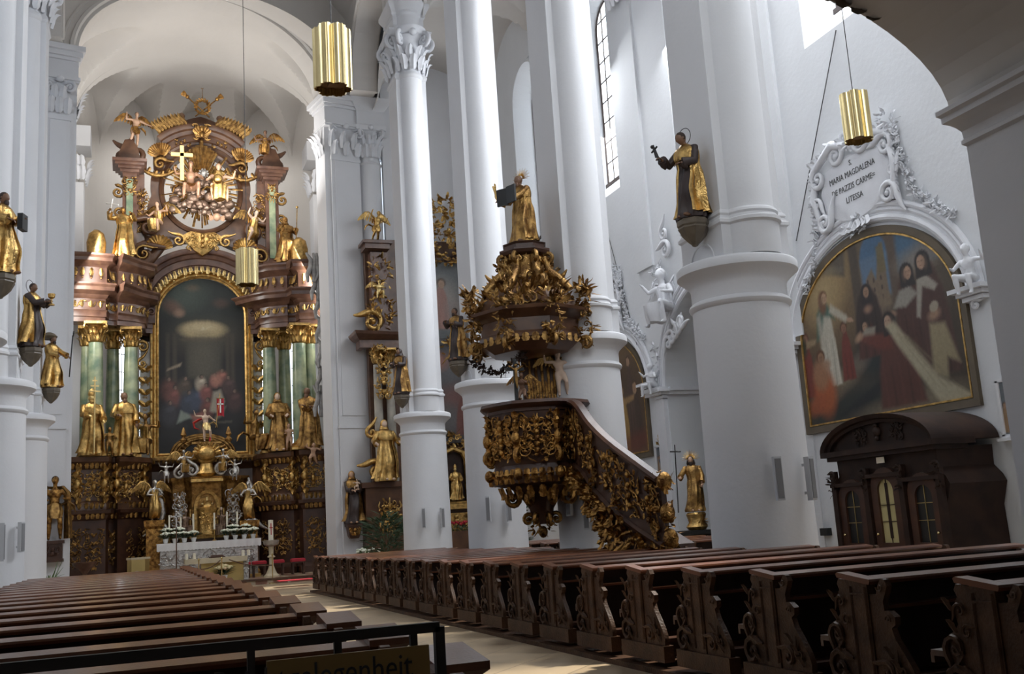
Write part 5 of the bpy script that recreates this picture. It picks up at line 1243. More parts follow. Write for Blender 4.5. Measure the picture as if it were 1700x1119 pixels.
# ------------------------------------------------ tabernacle altar
T=thing('tabernacle_altar','small golden baroque altar with arched niche standing before the large painting','altar',(UX,42.0,.18))
def Tb(mb,n,m,sm=40,par=None): mb.v=[(x-UX,y-42.0,z-.18) for x,y,z in mb.v]; return mb.build(n,m,par or T,sm)
def tz(py): return PY(337,py,42.0).z
mb=MB(); mb.box((UX,42.3,(tz(895)+.18)/2),(3.9,1.0,tz(895)-.18)); Tb(mb,'block','walnut',0)
z0,z1=tz(893),tz(800); 
plan=[(UX-1.55,42.6),(UX-1.25,42.25),(UX-.8,42.35),(UX-.55,42.05),(UX+.55,42.05),(UX+.8,42.35),(UX+1.25,42.25),(UX+1.55,42.6)]
mb=MB(); mb.sweep([(x,y,0) for x,y in plan],[(.10,z0),(.10,z0+.25),(0,z0+.32),(0,z1-.1),(.06,z1),(.16,z1+.1),(.18,z1+.2),(-.2,z1+.2),(-.2,z0)],1); Tb(mb,'body','gilt_antique')
mb=MB()      # niche
mb.rings([[(UX+q*(.36+w_)*cos(a) if True else 0,yy,z0+1.15+(.55+w_)*sin(a)*1.0) for q,w_,yy in ((1,0,42.0),(1,.0,41.88),(1,.12,41.85),(1,.12,42.0))] for a in [PI*k/16 for k in range(17)]])
for s in (-1,1): mb.box((UX+s*.42,41.92,z0+.62),(.12,.14,1.1)); mb.lathe([(.05,0),(.06,.5),(.05,1.05)],(UX+s*.62,41.85,z0+.05),10)
mb.box((UX,41.95,z0+.05),(1.3,.3,.14)); mb.box((UX,41.85,z1+.05),(1.2,.35,.12)); Tb(mb,'niche_frame','gilt',30)
mb=MB(); mb.add([(UX-.4,42.0,z0+.1),(UX+.4,42.0,z0+.1),(UX+.4,42.0,z0+1.2),(UX+.25,42.0,z0+1.6),(UX,42.0,z0+1.72),(UX-.25,42.0,z0+1.6),(UX-.4,42.0,z0+1.2)],[tuple(range(7))]); Tb(mb,'niche_back','gilt_antique',0)
mb=MB(); mb.box((UX,41.9,z0+.9),(.05,.05,1.3)); mb.box((UX,41.9,z0+1.3),(.4,.05,.05)); mb.tube([(UX,41.86,z0+1.35),(UX,41.84,z0+.75)],.04,6); Tb(mb,'crucifix','gilt_pale',0)
mb=MB(); mb.lathe([(.36,0),(.38,.1),(.34,.15),(.34,.85),(.40,.92),(.42,1.0),(.2,1.05),(.14,1.15),(.18,1.25),(0,1.3)],(UX,41.55,tz(888)),16,1,.7); filigree(mb,(UX,41.28,tz(888)+.5),(1,0,0),(0,0,1),.5,.7,3,6,.02); Tb(mb,'tabernacle','gilt',50)
for s in (-1,1):
    mb=MB(); x=UX+s*1.0; filigree(mb,(x,42.0,(z0+z1)/2),(1,0,0),(0,0,1),.55,1.6,11+s,9,.03); mb.spiral((UX+s*1.68,42.2,z0+.35),V((s,0,0)),V((0,0,1)),.26,1.3,.09,1,.6,7,.5); mb.tube([(UX+s*1.62,42.3,z1+.1),(UX+s*1.72,42.2,z1-.3),(UX+s*1.60,42.2,z0+1.0),(UX+s*1.75,42.2,z0+.5)],[.05,.11,.10,.08],7); mb.spiral((UX+s*.55,41.9,z1+.45),V((s,0,0)),V((0,0,1)),.22,1.3,.08,1,2,7,.5); mb.spiral((UX+s*1.0,41.95,z1+.35),V((s,0,0)),V((0,0,1)),.2,1.3,.07,-1,1,7,.3); Tb(mb,'silver_scrolls','silver',60)
mb=MB(); mb.lathe([(.3,0),(.42,.12),(.30,.25),(.22,.5),(.34,.62),(.42,.85),(.36,1.15),(.2,1.25)],(UX,42.0,z1+.2),16,1,.8,mod=lambda a:1+.05*sin(6*a)); mb.ell((UX,41.8,z1+1.08),(.36,.25,.30),12,8)
for k in range(9): a=PI*k/8; mb.leaf((UX+.3*cos(a),41.8,z1+1.1+.2*sin(a)),(cos(a),0,sin(a)+.3),(0,-1,0),.3,.16,.3)
Tb(mb,'crowning','gilt',50)
mb=MB(); mb.box((UX,41.95,z1+1.5),(1.1,.4,.07)); 
for s in (-1,1): mb.lathe([(.10,0),(.14,.1),(.06,.2),(.12,.3),(.02,.6)],(UX+s*.85,42.0,z1+1.55),10)
Tb(mb,'crowning_shelf','gilt_antique',30)
zt=z1+1.54
t=thing('risen_christ_statue','pale risen Christ raising one arm above the golden tabernacle','statue',(UX,41.9,zt+.01)); figure(t,1.35,'reach','skin_pale',1.0,('gilt_pale','short'),None,'hair',5,.018,1,'body',{'hl':(.25,-.1,.60)})
mb=MB(); p0=V((-.05,.08,.95)); mb.tube([p0,p0+V((-.2,.08,-.05)),p0+V((-.42,.1,-.18)),p0+V((-.38,.1,-.38)),p0+V((-.2,.05,-.45))],[.03,.10,.12,.10,.03],8,.4); mb.tube([(.1,.06,.5),(.17,.04,.25),(.12,.04,.02)],[.06,.09,.07],8,.5); mb.build('red_cloak','red',t,60)
f=thing('resurrection_flag','red banner with white cross on a slim staff beside the risen Christ','flag',(UX+.35,41.75,zt+.55)); mb=MB(); mb.tube([(0,0,0),(.17,0,1.35)],.015,5); mb.tube([(.02,0,1.15),(.34,0,1.15)],.012,5); mb.build('staff','gilt',f)
mb=MB(); mb.grid([[(.04+.28*i/6,.02*sin(2*i),1.14-.68*j/8-(.06 if i in(0,6) else 0)*(j==8)) for j in range(9)] for i in range(7)],7,9); mb.grid([[(.04+.28*i/6,.012+.02*sin(2*i),1.14-.68*j/8-(.06 if i in(0,6) else 0)*(j==8)) for j in range(9)] for i in range(7)],7,9); fl=mb.build('cloth','crimson',f)
mb=MB(); mb.box((.18,-.035,.85),(.05,.006,.55)); mb.box((.18,-.035,.92),(.24,.006,.05)); mb.build('cross','white',fl,0)
def at_(px,py,Y,**k): return PY(px,py,Y)
AS='silver and gold angels of the tabernacle altar'
angel('silver angel with gilt wing on the left scroll above the tabernacle',305,800,41.8,1.15,'sit',rad(15),'silver','gilt','gilt',z=z1+.30,seed=11,group=AS,flip=-1,hair='silver')
angel('silver angel with gilt wing on the right scroll above the tabernacle',371,800,41.8,1.15,'sit',rad(-15),'silver','gilt','gilt',z=z1+.30,seed=12,group=AS,hair='silver')
angel('small silver putto with spread arms on the left corner of the tabernacle altar',276,803,41.9,.85,'orant',0,'silver','silver',None,'short',z=z1+.0,seed=13,group=AS,hair='silver',fat=1.1)
angel('small silver putto with spread arms on the right corner of the tabernacle altar',390,803,41.9,.85,'orant',0,'silver','silver',None,'short',z=z1+.0,seed=14,group=AS,hair='silver',fat=1.1,flip=-1)
angel('silver figure group reclining left of the tabernacle niche',308,868,41.55,1.35,'sit',rad(20),'silver_brown','silver_brown',None,z=z0+.0,seed=15,group=AS,hair='silver')
angel('silver figure group reclining right of the tabernacle niche',368,868,41.55,1.35,'sit',rad(-20),'silver_brown','silver_brown',None,z=z0+.0,seed=16,group=AS,hair='silver',flip=-1)
for px,l,s in ((256,'standing angel in gold with pale head at the left end of the altar',1),(413,'standing angel in gold with pale head at the right end of the altar',-1)):
    p=PY(px,864,41.4); b=MB(); zb=p.z; b.rings([[(x_*q,y_*q,z_) for x_,y_ in ((-.34,-.3),(.34,-.3),(.34,.3),(-.34,.3))] for z_,q in ((0,1.1),(.2,1.1),(.3,.9),(zb-.5,.85),(zb-.4,1.05),(zb-.18,1.1))])
    o=b.build('gilt_pedestal','gilt_dark',None,20); o.location=(p.x,p.y,.18); tag(o,'brown and gold pedestal under the angel at the %s end of the altar'%('left' if s>0 else 'right'),'pedestal','angel pedestals beside the altar')
    angel(l,px,864,41.4,1.55,'stand',rad(25*s),'silver','gilt','gilt','long',z=zb+.01,seed=17+s,group='standing angels at the altar ends',hair='silver')
# altar table with cloth
p=PY(335,905,41.0); zt_=PY(337,900,41.0).z
A_=thing('altar_table','long altar table with silver relief front below the tabernacle','altar table',(UX,41.0,.18)); mb=MB(); mb.box((0,0,(zt_-.18)/2-.03),(3.5,.9,zt_-.18-.06)); mb.build('body','silver',A_,0)
mb=MB(); 
for k in range(5): filigree(mb,(-1.4+.7*k,-.47,(zt_-.18)*.45),(1,0,0),(0,0,1),.6,.8,50+k,6,.02)
mb.build('relief','silver',A_,60); mb=MB(); mb.box((0,-.48,.06),(3.7,.1,.12)); mb.build('plinth','gilt',A_,0)
cl=MB(); cl.box((UX,41.0,zt_+.01),(3.75,1.0,.03)); cl.rings([[(UX-1.87+3.74*k/60,40.49-.02*sin(k*1.3)*q,zt_+.02-.26*q-(.03*(k%2) if q==1 else 0)) for k in range(61)] for q in (0,.5,1)],cap=False,close=False)
o=cl.build('altar_cloth','linen',None,30); tag(o,'white lace-edged cloth on the long altar table','altar cloth')
def candle(x,y,z,h,label,grp,r=.035,st=.0):
    c=thing('altar_candle',label,'candle',(x,y,z),0,grp)
    if st: mb=MB(); mb.lathe([(.08,0),(.08,.02),(.025,.05),(.02,st-.05),(.06,st-.02),(.06,st)],n=10); mb.build('holder','gilt',c)
    mb=MB(); mb.lathe([(r,st),(r,st+h),(0,st+h+.01)],n=10,c=(0,0,0)); mb.rings([[(r*cos(2*PI*j/10),r*sin(2*PI*j/10),st) for j in range(10)]]*1,cap=False) if False else None; mb.build('wax','wax',c)
zc_=zt_+.03
for i,px in enumerate((281,300,321,356,377,394)):
    p=PY(px,880,41.25); candle(p.x,41.25,zc_,.62,'tall white altar candle, %s from the left on the long altar'%('first','second','third','fourth','fifth','sixth')[i],'tall candles on the long altar',.035,.42)
rnd=random.Random(9)
def flowerpot(x,y,z,s,label,grp,m='flower',nf=16):
    r=thing('potted_chrysanthemum',label,'potted flower',(x,y,z),rnd.uniform(0,6),grp,s)
    mb=MB(); mb.lathe([(.07,0),(.10,.14),(.10,.16),(.08,.16)],n=12); mb.build('pot','white',r)
    mb=MB()
    for k in range(40): a=rnd.uniform(0,6.3); t=rnd.uniform(.1,1); mb.leaf((.05*cos(a),.05*sin(a),.14+.1*t),(cos(a)*.9,sin(a)*.9,.9*t),(cos(a),sin(a),0),.22,.09,.5)
    mb.build('foliage','leaf',r,60); mb=MB()
    for k in range(nf): a=2*PI*k*.381; q=.20*math.sqrt((k+.5)/nf); mb.ell((q*cos(a),q*sin(a),.40-q*.35+rnd.uniform(-.02,.02)),(.055,.055,.035),8,5,None,lambda p_,a_,t_:p_*(1+.12*sin(8*a_)))
    mb.build('blossoms',m,r,60); return r
ords=('first','second','third','fourth','fifth')
i=0
for x0,side in ((UX-1.55,'left'),(UX+.62,'right')):
    pr=None
    for k in range(4): flowerpot(x0+.33*k,40.75,zc_,1.0,'white chrysanthemum pot, %s in the front row, %s half of the altar'%(ords[k],side),'white flower pots on the altar')
    for k in range(2): flowerpot(x0+.05+.45*k+(.25 if side=='right' else 0),41.1,zc_+.16,1.0,'%s white chrysanthemum pot of the raised back row, %s half of the altar'%(('outer','inner')[k],side),'white flower pots on the altar')
# free-standing altar
F=thing('free_standing_altar','pale stone free-standing altar table on a brass base in the chancel','altar table',(0,0,0)); a=PY(306,930,38.6); b=PY(408,922,38.6); xm=(a.x+b.x)/2; wd=(b.x-a.x); F.location=(xm,38.6,.18)
zs_=PY(360,930,38.2).z-.18
mb=MB(); mb.box((0,0,zs_),(wd,1.1,.17)); mb.build('slab','stone_cream',F,0)
mb=MB(); mb.box((.25,.1,(zs_-.085)/2),(1.5,.7,zs_-.085)); mb.build('base','brass_sheet',F,0)
mb=MB(); mb.box((1.02,-.1,(zs_-.085)/2),(.16,.6,zs_-.1)); filigree(mb,(1.02,-.42,zs_*.5),(1,0,0),(0,0,1),.16,.7,3,5,.02); mb.build('carved_end','silver',F,0)
mb=MB(); mb.box((.15,-.27,.42),(.03,.03,.30)); 
for k in range(4): a=PI/4+PI/2*k; mb.spiral((.15+.08*cos(a),-.28,.40+.08*sin(a)),V((1,0,0)),V((0,0,1)),.06,1,.018,1,a,5)
mb.build('emblem','iron',F,60)
for x,l in ((-.98,'outer left'),(-.72,'inner left'),(.95,'inner right'),(1.14,'outer right')): candle(xm+x,38.5,.18+zs_+.086,.20,'short white candle standing %s on the stone altar table'%l,'short candles on the free-standing altar',.055)
mb=MB(); mb.box((0,0,.02),(.5,.35,.04),.1); mb.box((0,.02,.07),(.44,.3,.05),.1,.8); o=mb.build('missal','walnut',None,0); o.location=(xm+.05,38.45,.18+zs_+.086); tag(o,'dark open missal lying on the stone altar table','book')
r=flowerpot(xm+.22,37.9,.18,1.4,'mixed flowers arranged in front of the stone altar','x','flower_mix',22); del r['group']
# ambo, paschal candle, stools, carpet, processional cross, rope
a=PY(211,950,38.7); b=PY(248,948,38.7); za=PY(230,927,38.7).z
L_=thing('ambo','brass-faced angular ambo with silver emblem left of the altar','lectern',((a.x+b.x)/2,38.7,.18)); hw=(b.x-a.x)/2
mb=MB(); mb.rings([[(x_*hw,y_,z_) for x_,y_ in ((-1,-.1),(-.6,-.3),(.6,-.3),(1,-.1),(1,.3),(-1,.3))] for z_ in (0,za-.22)]); mb.build('body','brass_sheet',L_,0)
mb=MB(); mb.rings([[(x_*hw*1.08,y_*1.1,z_) for x_,y_ in ((-1,-.1),(-.6,-.3),(.6,-.3),(1,-.1),(1,.3),(-1,.3))] for z_ in (za-.22,za-.15)]); mb.build('desk','stone_cream',L_,0)
mb=MB(); 
for k in range(4): mb.spiral((-.18+.12*k,-.32,.38+.05*(k%2)),V((1,0,0)),V((0,0,1)),.10,1.1,.03,1 if k%2 else -1,k,6,.08)
mb.build('emblem','silver',L_,60)
p=PY(451,957,38.9); K=thing('paschal_candle_stand','tall stone candlestick with brass dish right of the altar','candlestick',(p.x,38.9,.18)); z2=PY(451,905,38.9).z-.18; z3=PY(451,897,38.9).z-.18; z4=PY(450,864,38.9).z-.18
mb=MB(); mb.lathe([(.28,0),(.28,.05),(.20,.12),(.12,.30),(.085,.40),(.075,z2*.6),(.14,z2*.62),(.14,z2*.65),(.08,z2*.68),(.10,z2)],n=8); mb.build('shaft','stone_cream',K,20)
mb=MB(); mb.lathe([(.10,z2-.05),(.26,z2+.02),(.30,z3),(.22,z3+.01),(.05,z3)],n=20,mod=lambda a:1+.05*sin(10*a)); mb.build('dish','silver',K,30)
pc=thing('paschal_candle','thick white paschal candle with red wax emblem','candle',(p.x,38.9,.18+z3+.012)); hh=z4-z3; mb=MB(); mb.lathe([(0,0),(.09,0),(.09,hh),(0,hh+.01)],n=16); mb.build('wax','wax',pc)
mb=MB(); mb.box((0,-.09,hh*.55),(.03,.01,.42)); mb.box((0,-.09,hh*.62),(.12,.012,.03)); mb.build('wax_emblem','crimson',pc,0)
def stool(px,label):
    p=PY(px,953,41.0); r=thing('kneeling_stool',label,'stool',(p.x,39.9,.18),0,'red cushioned stools in the chancel'); 
    for sx in (-1,1):
        for sy in (-1,1): mb=MB(); mb.box((sx*.20,sy*.16,.22),(.06,.06,.44)); mb.build('leg','walnut',r,0)
    mb=MB(); mb.box((0,0,.44),(.48,.40,.05)); mb.build('frame','walnut',r,0); mb=MB(); mb.rings([[(x_*q*.25,y_*q*.21,z_) for x_,y_ in ((-1,-1),(1,-1),(1,1),(-1,1))] for q,z_ in ((1,.465),(1.04,.50),(1,.56),(.85,.585))]); mb.build('cushion','crimson',r,30)
for px,l in ((399,'red stool half hidden behind the stone altar, leftmost of four'),(425,'red stool between the stone altar and the paschal candle'),(454,'red stool behind the paschal candle'),(488,'red stool standing alone at the right')): stool(px,l)
p=PZ(491,963,.19); mb=MB(); mb.box((0,0,.012),(1.1,.7,.02)); o=mb.build('kneeling_mat','crimson',None,0); o.location=(p.x,min(p.y,38.3),.185); tag(o,'bright red mat lying on the chancel step','mat')
p=PY(293,944,37.0); K=thing('processional_cross','slender processional cross on a tall red-brown pole before the altar','cross',(p.x,37.0,.0)); zt2=PY(293,850,37).z
mb=MB(); mb.tube([(0,0,0),(0,0,zt2-.5)],.02,6); mb.lathe([(.12,0),(.1,.04),(.03,.07)],n=12); mb.build('pole','red_wood',K)
mb=MB(); mb.box((0,0,zt2-.28),(.05,.03,.5)); mb.box((0,0,zt2-.15),(.34,.03,.05)); 
for c in ((0,0,zt2),(.17,0,zt2-.15),(-.17,0,zt2-.15)): mb.ell(c,.045,6,5)
mb.build('crucifix','silver',K)
# rope barrier on posts between first pews and the chancel
for i,(px0,px1,l) in enumerate(((330,366,'dark red rope sagging in front of the stone altar'),(380,452,'dark red rope sagging right of the stone altar'))):
    a=PY(px0,945 if i==0 else 929,37.4); b=PY(px1,930 if i==0 else 938,37.4); mb=MB(); mb.tube([a.lerp(b,k/10)+V((0,0,-.10*sin(PI*k/10))) for k in range(11)],.018,6); o=mb.build('barrier_rope','red_wood'); tag(o,l,'rope')
for i,(px,l) in enumerate(((368,'brass barrier post in front of the stone altar'),(452,'brass barrier post beside the paschal candle'),(330,'brass barrier post left of the stone altar'))):
    p=PY(px,930,37.4); r=thing('barrier_post',l,'post',(p.x,37.4,.0)); mb=MB(); mb.lathe([(.14,0),(.14,.03),(.02,.05),(.02,.95),(.035,.97),(0,1.0)],n=12); mb.build('post','brass',r); mb=MB(); mb.ell((0,0,1.0),.035,8,6); mb.build('knob','brass',r)
# Christ of sorrows on the left chancel pier, madonna on the right
p=PY(101,897,37.2); r=thing('wall_console','carved brown wooden console on the left chancel pier','console',(-2.45,37.25,p.z)); mb=MB(); mb.box((0,0,-.05),(.66,.5,.1)); mb.box((0,.02,-.35),(.56,.44,.5)); mb.box((0,.0,-.64),(.62,.5,.1)); filigree(mb,(0,-.22,-.35),(1,0,0),(0,0,1),.45,.35,4,4,.03); mb.build('block','walnut',r,0)
t=thing('man_of_sorrows_statue','brown and gold Christ of sorrows with open cloak on the left chancel pier','statue',(-2.45,37.2,p.z+.01),rad(10)); figure(t,2.15,'stand','gilt_dark',1.0,('gilt_antique','short'),None,'hair',8,.016,1,'body')
mb=MB(); rs=[]
for k in range(16):
    tt=.02+.80*k/15; row=[]
    for q,gr in ((0,1.0),(1,.9)):
        rr=[( (.21+.05*(1-tt))*gr*(1+.08*sin(9*a+tt*3)),a) for a in [(-PI/2+.95)+(2*PI-1.9)*j/24 for j in range(25)]]
        sh=1 if tt<.72 else 1-(tt-.72)*4
        row+= [V((r_*cos(a)*sh*2.15,(r_*sin(a)*.75+.03)*sh*2.15,tt*2.15)) for r_,a in (rr if q==0 else rr[::-1])]
    rs.append(row)
mb.rings(rs); mb.build('cloak','gilt_antique',t,60)
p=PY(582,870,39.4); q_=W(LW+.55,-.28,0)
r=thing('wall_console','small carved console with gilt leaves on the right chancel pier','console',(q_[0],q_[1],p.z)); mb=MB(); mb.box((0,0,-.05),(.60,.46,.1)); mb.rings([[(x_*q,y_*q,z_) for x_,y_ in ((-.26,-.22),(.26,-.22),(.26,.22),(-.26,.22))] for z_,q in ((-.55,.6),(-.45,.8),(-.1,1.0))]); mb.build('block','walnut',r,0); mb=MB(); filigree(mb,(0,-.23,-.3),(1,0,0),(0,0,1),.45,.35,4,4,.03); mb.build('gilt_leaves','gilt_dark',r,60)
s=statue('madonna_statue','dark wooden madonna holding the child on the right chancel pier','statue',(q_[0],q_[1],p.z+.01),rad(-15),2.0,'habit','gilt_antique','skin','gilt_dark',(.02,-.18,.62),(.12,-.16,.64),hair='hood',seed=41)
c=thing('christ_child_statue','small child in the arms of the dark wooden madonna','statue',(q_[0]+.12,q_[1]-.34,p.z+1.24),rad(-30)); figure(c,.52,'sit','skin_pale',1.2,None,None,'hair',3,.03,1,'body')
# ================================================================== PULPIT
def foliage(mb,c,r,n,seed,up_=.3,sz=.16):
    rnd=random.Random(seed); c=V(c)
    sz*=.72; n=int(n*1.5)
    for k in range(n):
        d=V((rnd.gauss(0,1),rnd.gauss(0,1),rnd.gauss(0,1))).normalized(); p=c+V((d.x*r[0],d.y*r[1],d.z*r[2]))
        if k%6==0: mb.spiral(p,d.orthogonal().normalized(),d.cross(d.orthogonal()).normalized(),sz*.42,1.2,sz*.14,1 if k%4 else -1,k,5,sz*.5,1,9)
        t=V((rnd.gauss(0,1),rnd.gauss(0,1),up_+rnd.gauss(0,1))).normalized(); mb.leaf(p,t,d,sz*rnd.uniform(.7,1.3),sz*.6,.5)
BX,BY=7.62,19.2; ca=math.atan2(-BY,-BX)
Q=thing('pulpit','carved dark wood and gold pulpit with basket, curved stair and crowned canopy','pulpit',(BX,BY,0))
def Pb(mb,n,m,sm=40,par=None): mb.v=[(x-BX,y-BY,z) for x,y,z in mb.v]; return mb.build(n,m,par or Q,sm)
def oct_(r,z,c=(BX,BY),bul=.04,n=8,m=4):
    out=[]
    for k in range(n):
        for j in range(m):
            a0=ca+PI/n+2*PI*k/n; a1=a0+2*PI/n; t=j/m; x=cos(a0)*(1-t)+cos(a1)*t; y=sin(a0)*(1-t)+sin(a1)*t; q=1+bul*sin(PI*t); out.append((c[0]+x*r*q,c[1]+y*r*q,z))
    return out
mb=MB(); mb.rings([oct_(r,z) for r,z in ((1.02,3.62),(1.02,3.68),(1.12,3.72),(1.16,3.76),(1.14,3.82),(1.0,3.84))]); Pb(mb,'handrail','walnut',25)
mb=MB(); mb.rings([oct_(r,z) for r,z in ((.20,1.45),(.25,1.75),(.42,2.0),(.62,2.18),(1.0,2.25),(1.03,2.35),(.98,2.45),(.92,2.60),(.94,2.66),(.99,3.62))]); Pb(mb,'basket','walnut',25)
mb=MB()
for k in range(-3,4):
    a=ca+2*PI*k/8; o=(BX+1.0*cos(a)*.97,BY+1.0*sin(a)*.97,3.14); u=(-sin(a),cos(a),0); filigree(mb,o,u,(0,0,1),.66,.86,100+k,12,.024)
Pb(mb,'panel_relief','gilt_dark',60)
for k in range(-3,5):
    mb=MB(); a=ca+PI/8+2*PI*(k-1)/8; d=V((cos(a),sin(a),0)); c=V((BX,BY,0))+d*1.02
    mb.spiral(c+V((0,0,3.42)),d,V((0,0,1)),.10,1.3,.05,1,2,6,.15); mb.spiral(c+V((0,0,2.75)),d,V((0,0,1)),.12,1.3,.05,-1,1,6,.3)
    for j in range(5): mb.leaf(c+V((0,0,2.62+.2*j)),(0,0,1),d,.24,.16,.5)
    mb.ell(c+d*.05+V((0,0,3.1)),(.09,.09,.14),8,6); mb.ell(c+d*.04+V((0,0,2.42)),(.10,.10,.12),8,6)
    Pb(mb,'corner_scroll','gilt_dark',60)
mb=MB()
for k in range(40):
    a=2*PI*k/40; d=V((cos(a),sin(a),0))
    mb.leaf(V((BX,BY,2.24))+d*.98,(-.1*cos(a),-.1*sin(a),1),d,.22,.17,.5); mb.leaf(V((BX,BY,2.52))+d*.95,(0,0,-1),d,.2,.16,.6)
    if k%2==0: mb.leaf(V((BX,BY,2.2))+d*.8,(-cos(a)*.6,-sin(a)*.6,-1),d,.34,.2,.3)
for k in range(8):
    a=ca+PI/8+2*PI*k/8; d=V((cos(a),sin(a),0)); mb.spiral(V((BX,BY,1.98))+d*.62,d,V((0,0,1)),.16,1.3,.06,1,2.5,6,.3); mb.spiral(V((BX,BY,1.55))+d*.30,d,V((0,0,1)),.11,1.3,.045,-1,2.5,6,.2)
foliage(mb,(BX,BY,1.42),(.22,.22,.16),26,4,-.5,.16); mb.ell((BX,BY,1.30),(.10,.10,.12),8,6)
Pb(mb,'gilt_underside','gilt_dark',60)
# stair
def bez(P,n):
    out=[]; 
    for i in range(len(P)-1):
        p0=P[max(i-1,0)];p1=P[i];p2=P[i+1];p3=P[min(i+2,len(P)-1)]
        for k in range(n):
            t=k/n; out.append(tuple(.5*((2*b)+(c-a)*t+(2*a-5*b+4*c-d)*t*t+(-a+3*b-3*c+d)*t**3) for a,b,c,d in zip(p0,p1,p2,p3)))
    out.append(P[-1]); return out
#        x     y     rail  mould bottom
ST=bez([(8.02,18.42,3.80,2.55,2.15),(7.86,17.6,3.62,2.35,1.95),(7.74,16.8,3.18,1.95,1.45),(7.72,16.1,2.80,1.60,.55),(7.80,15.4,2.42,1.25,.10),(7.98,14.85,2.05,.95,.06)],6)
mb=MB(); rs=[]
for i,(x,y,r,m_,b) in enumerate(ST): 
    w_=.75 if y>15.6 else .55
    rs.append([(x,y,b),(x-.01,y,m_),(x,y,r-.05),(x+.09,y,r-.05),(x+.09,y,m_+.05),(x+w_,y+.05,m_+.05),(x+w_,y+.05,b)])
mb.rings(rs); Pb(mb,'stair_wall','walnut',30)
mb=MB(); mb.rings([[(x-.10,y,r-.05),(x-.11,y,r),(x-.06,y,r+.04),(x+.08,y,r+.04),(x+.10,y,r-.04)] for x,y,r,m_,b in ST]); mb.rings([[(x-.06,y,m_-.03),(x-.08,y,m_+.03),(x-.03,y,m_+.07),(x,y,m_+.07),(x,y,m_-.03)] for x,y,r,m_,b in ST]); Pb(mb,'stair_handrail','walnut',30)
mb=MB()
for (i0,i1,sd) in ((1,13,7),(14,20,8),(21,29,9)):
    a,b=ST[i0],ST[i1]; pa=V((a[0],a[1],(a[2]+a[3])/2)); pb=V((b[0],b[1],(b[2]+b[3])/2)); u=(pb-pa); L=u.length
    for j,q in enumerate(range(max(1,int(L/.45)))):
        t=(q+.5)/max(1,int(L/.45)); idx=int(i0+(i1-i0)*t); s_=ST[idx]; filigree(mb,(s_[0]-.04,s_[1],(s_[2]+s_[3])/2+.02),u.normalized(),(0,0,1),.50,.85,200+idx,8,.022,False)
Pb(mb,'stair_relief','gilt_dark',60)
mb=MB(); rnd=random.Random(6)
for k in range(460):
    i=rnd.randrange(0,len(ST)); x,y,r,m_,b=ST[i]; z=m_-.05-(m_-b-.05)*rnd.random()**1.1; d=V((-1,-.25,-.2)).normalized()
    mb.leaf((x-.03-.05*rnd.random(),y,z),V((rnd.gauss(0,.3),rnd.gauss(0,1),rnd.gauss(0,1))),d,rnd.uniform(.14,.26),rnd.uniform(.08,.15),.5)
    if k%5==0: mb.ell((x-.05,y,z),rnd.uniform(.03,.07),6,5)
for x,y,z in ((7.98,14.72,2.0),(7.98,14.7,1.5),(7.99,14.68,1.1)): mb.ell((x,y,z),(.13,.12,.16),8,6); foliage(mb,(x,y,z),(.12,.1,.18),14,int(z*9),0,.15)
for i in (12,20,28): x,y,r,m_,b=ST[i]; foliage(mb,(x-.06,y,(r+m_)/2),(.07,.09,.52),36,i,.5,.16)
Pb(mb,'gilt_stair_carving','gilt_dark',60)
# back board and canopy
mb=MB(); mb.box((BX+.42,BY+.05,4.3),(.12,1.2,1.4),ca+PI); 
Pb(mb,'back_board','walnut',0)
mb=MB(); bdir=V((cos(ca),sin(ca),0)); bs=V((-sin(ca),cos(ca),0)); bc=V((BX+.40,BY+.15,4.35))+bdir*.10
for k in range(15): 
    x=-.42+.06*k; mb.tube([bc+bs*x+V((0,0,.62)),bc+bs*(x*1.05)+bdir*.05*(k%2)+V((0,0,.2)),bc+bs*(x*.95)+bdir*.03+V((0,0,-.25)),bc+bs*(x*1.1)+V((0,0,-.62))],[.02,.035,.04,.03],5)
foliage(mb,bc+bs*.5,(.1,.1,.6),40,3,.2,.15); foliage(mb,bc-bs*.5,(.1,.1,.6),40,5,.2,.15); Pb(mb,'gilt_drapery','gilt_dark',60)
CZ=4.80
mb=MB(); mb.rings([oct_(r,z,bul=.0,m=4) for r,z in ((.25,CZ-.02),(.8,CZ+.05),(1.05,CZ+.22),(1.12,CZ+.28),(1.10,CZ+.34),(1.06,CZ+.40),(1.06,CZ+.66),(1.12,CZ+.70),(1.20,CZ+.76),(1.30,CZ+.80),(1.32,CZ+.86),(1.1,CZ+.92),(.9,CZ+1.25),(.55,CZ+1.5),(.3,CZ+1.9))]); Pb(mb,'canopy','red_wood',25)
mb=MB()
for k in range(8):
    a=ca+PI/8+2*PI*k/8; d=V((cos(a),sin(a),0)); c=V((BX,BY,0))+d*1.2
    foliage(mb,c+V((0,0,CZ+.55)),(.14,.14,.42),34,k,-.3,.2); foliage(mb,c*1+V((0,0,CZ+1.1)),(.17,.17,.26),26,k+9,.8,.24)
    for j in range(4): mb.leaf(c+V((0,0,CZ+1.15)),(d.x*.5+rnd.gauss(0,.3),d.y*.5+rnd.gauss(0,.3),1),d,.28,.17,.6)
    mb.spiral(c+V((0,0,CZ+.15)),d,V((0,0,1)),.12,1.3,.05,-1,2,6,.2)
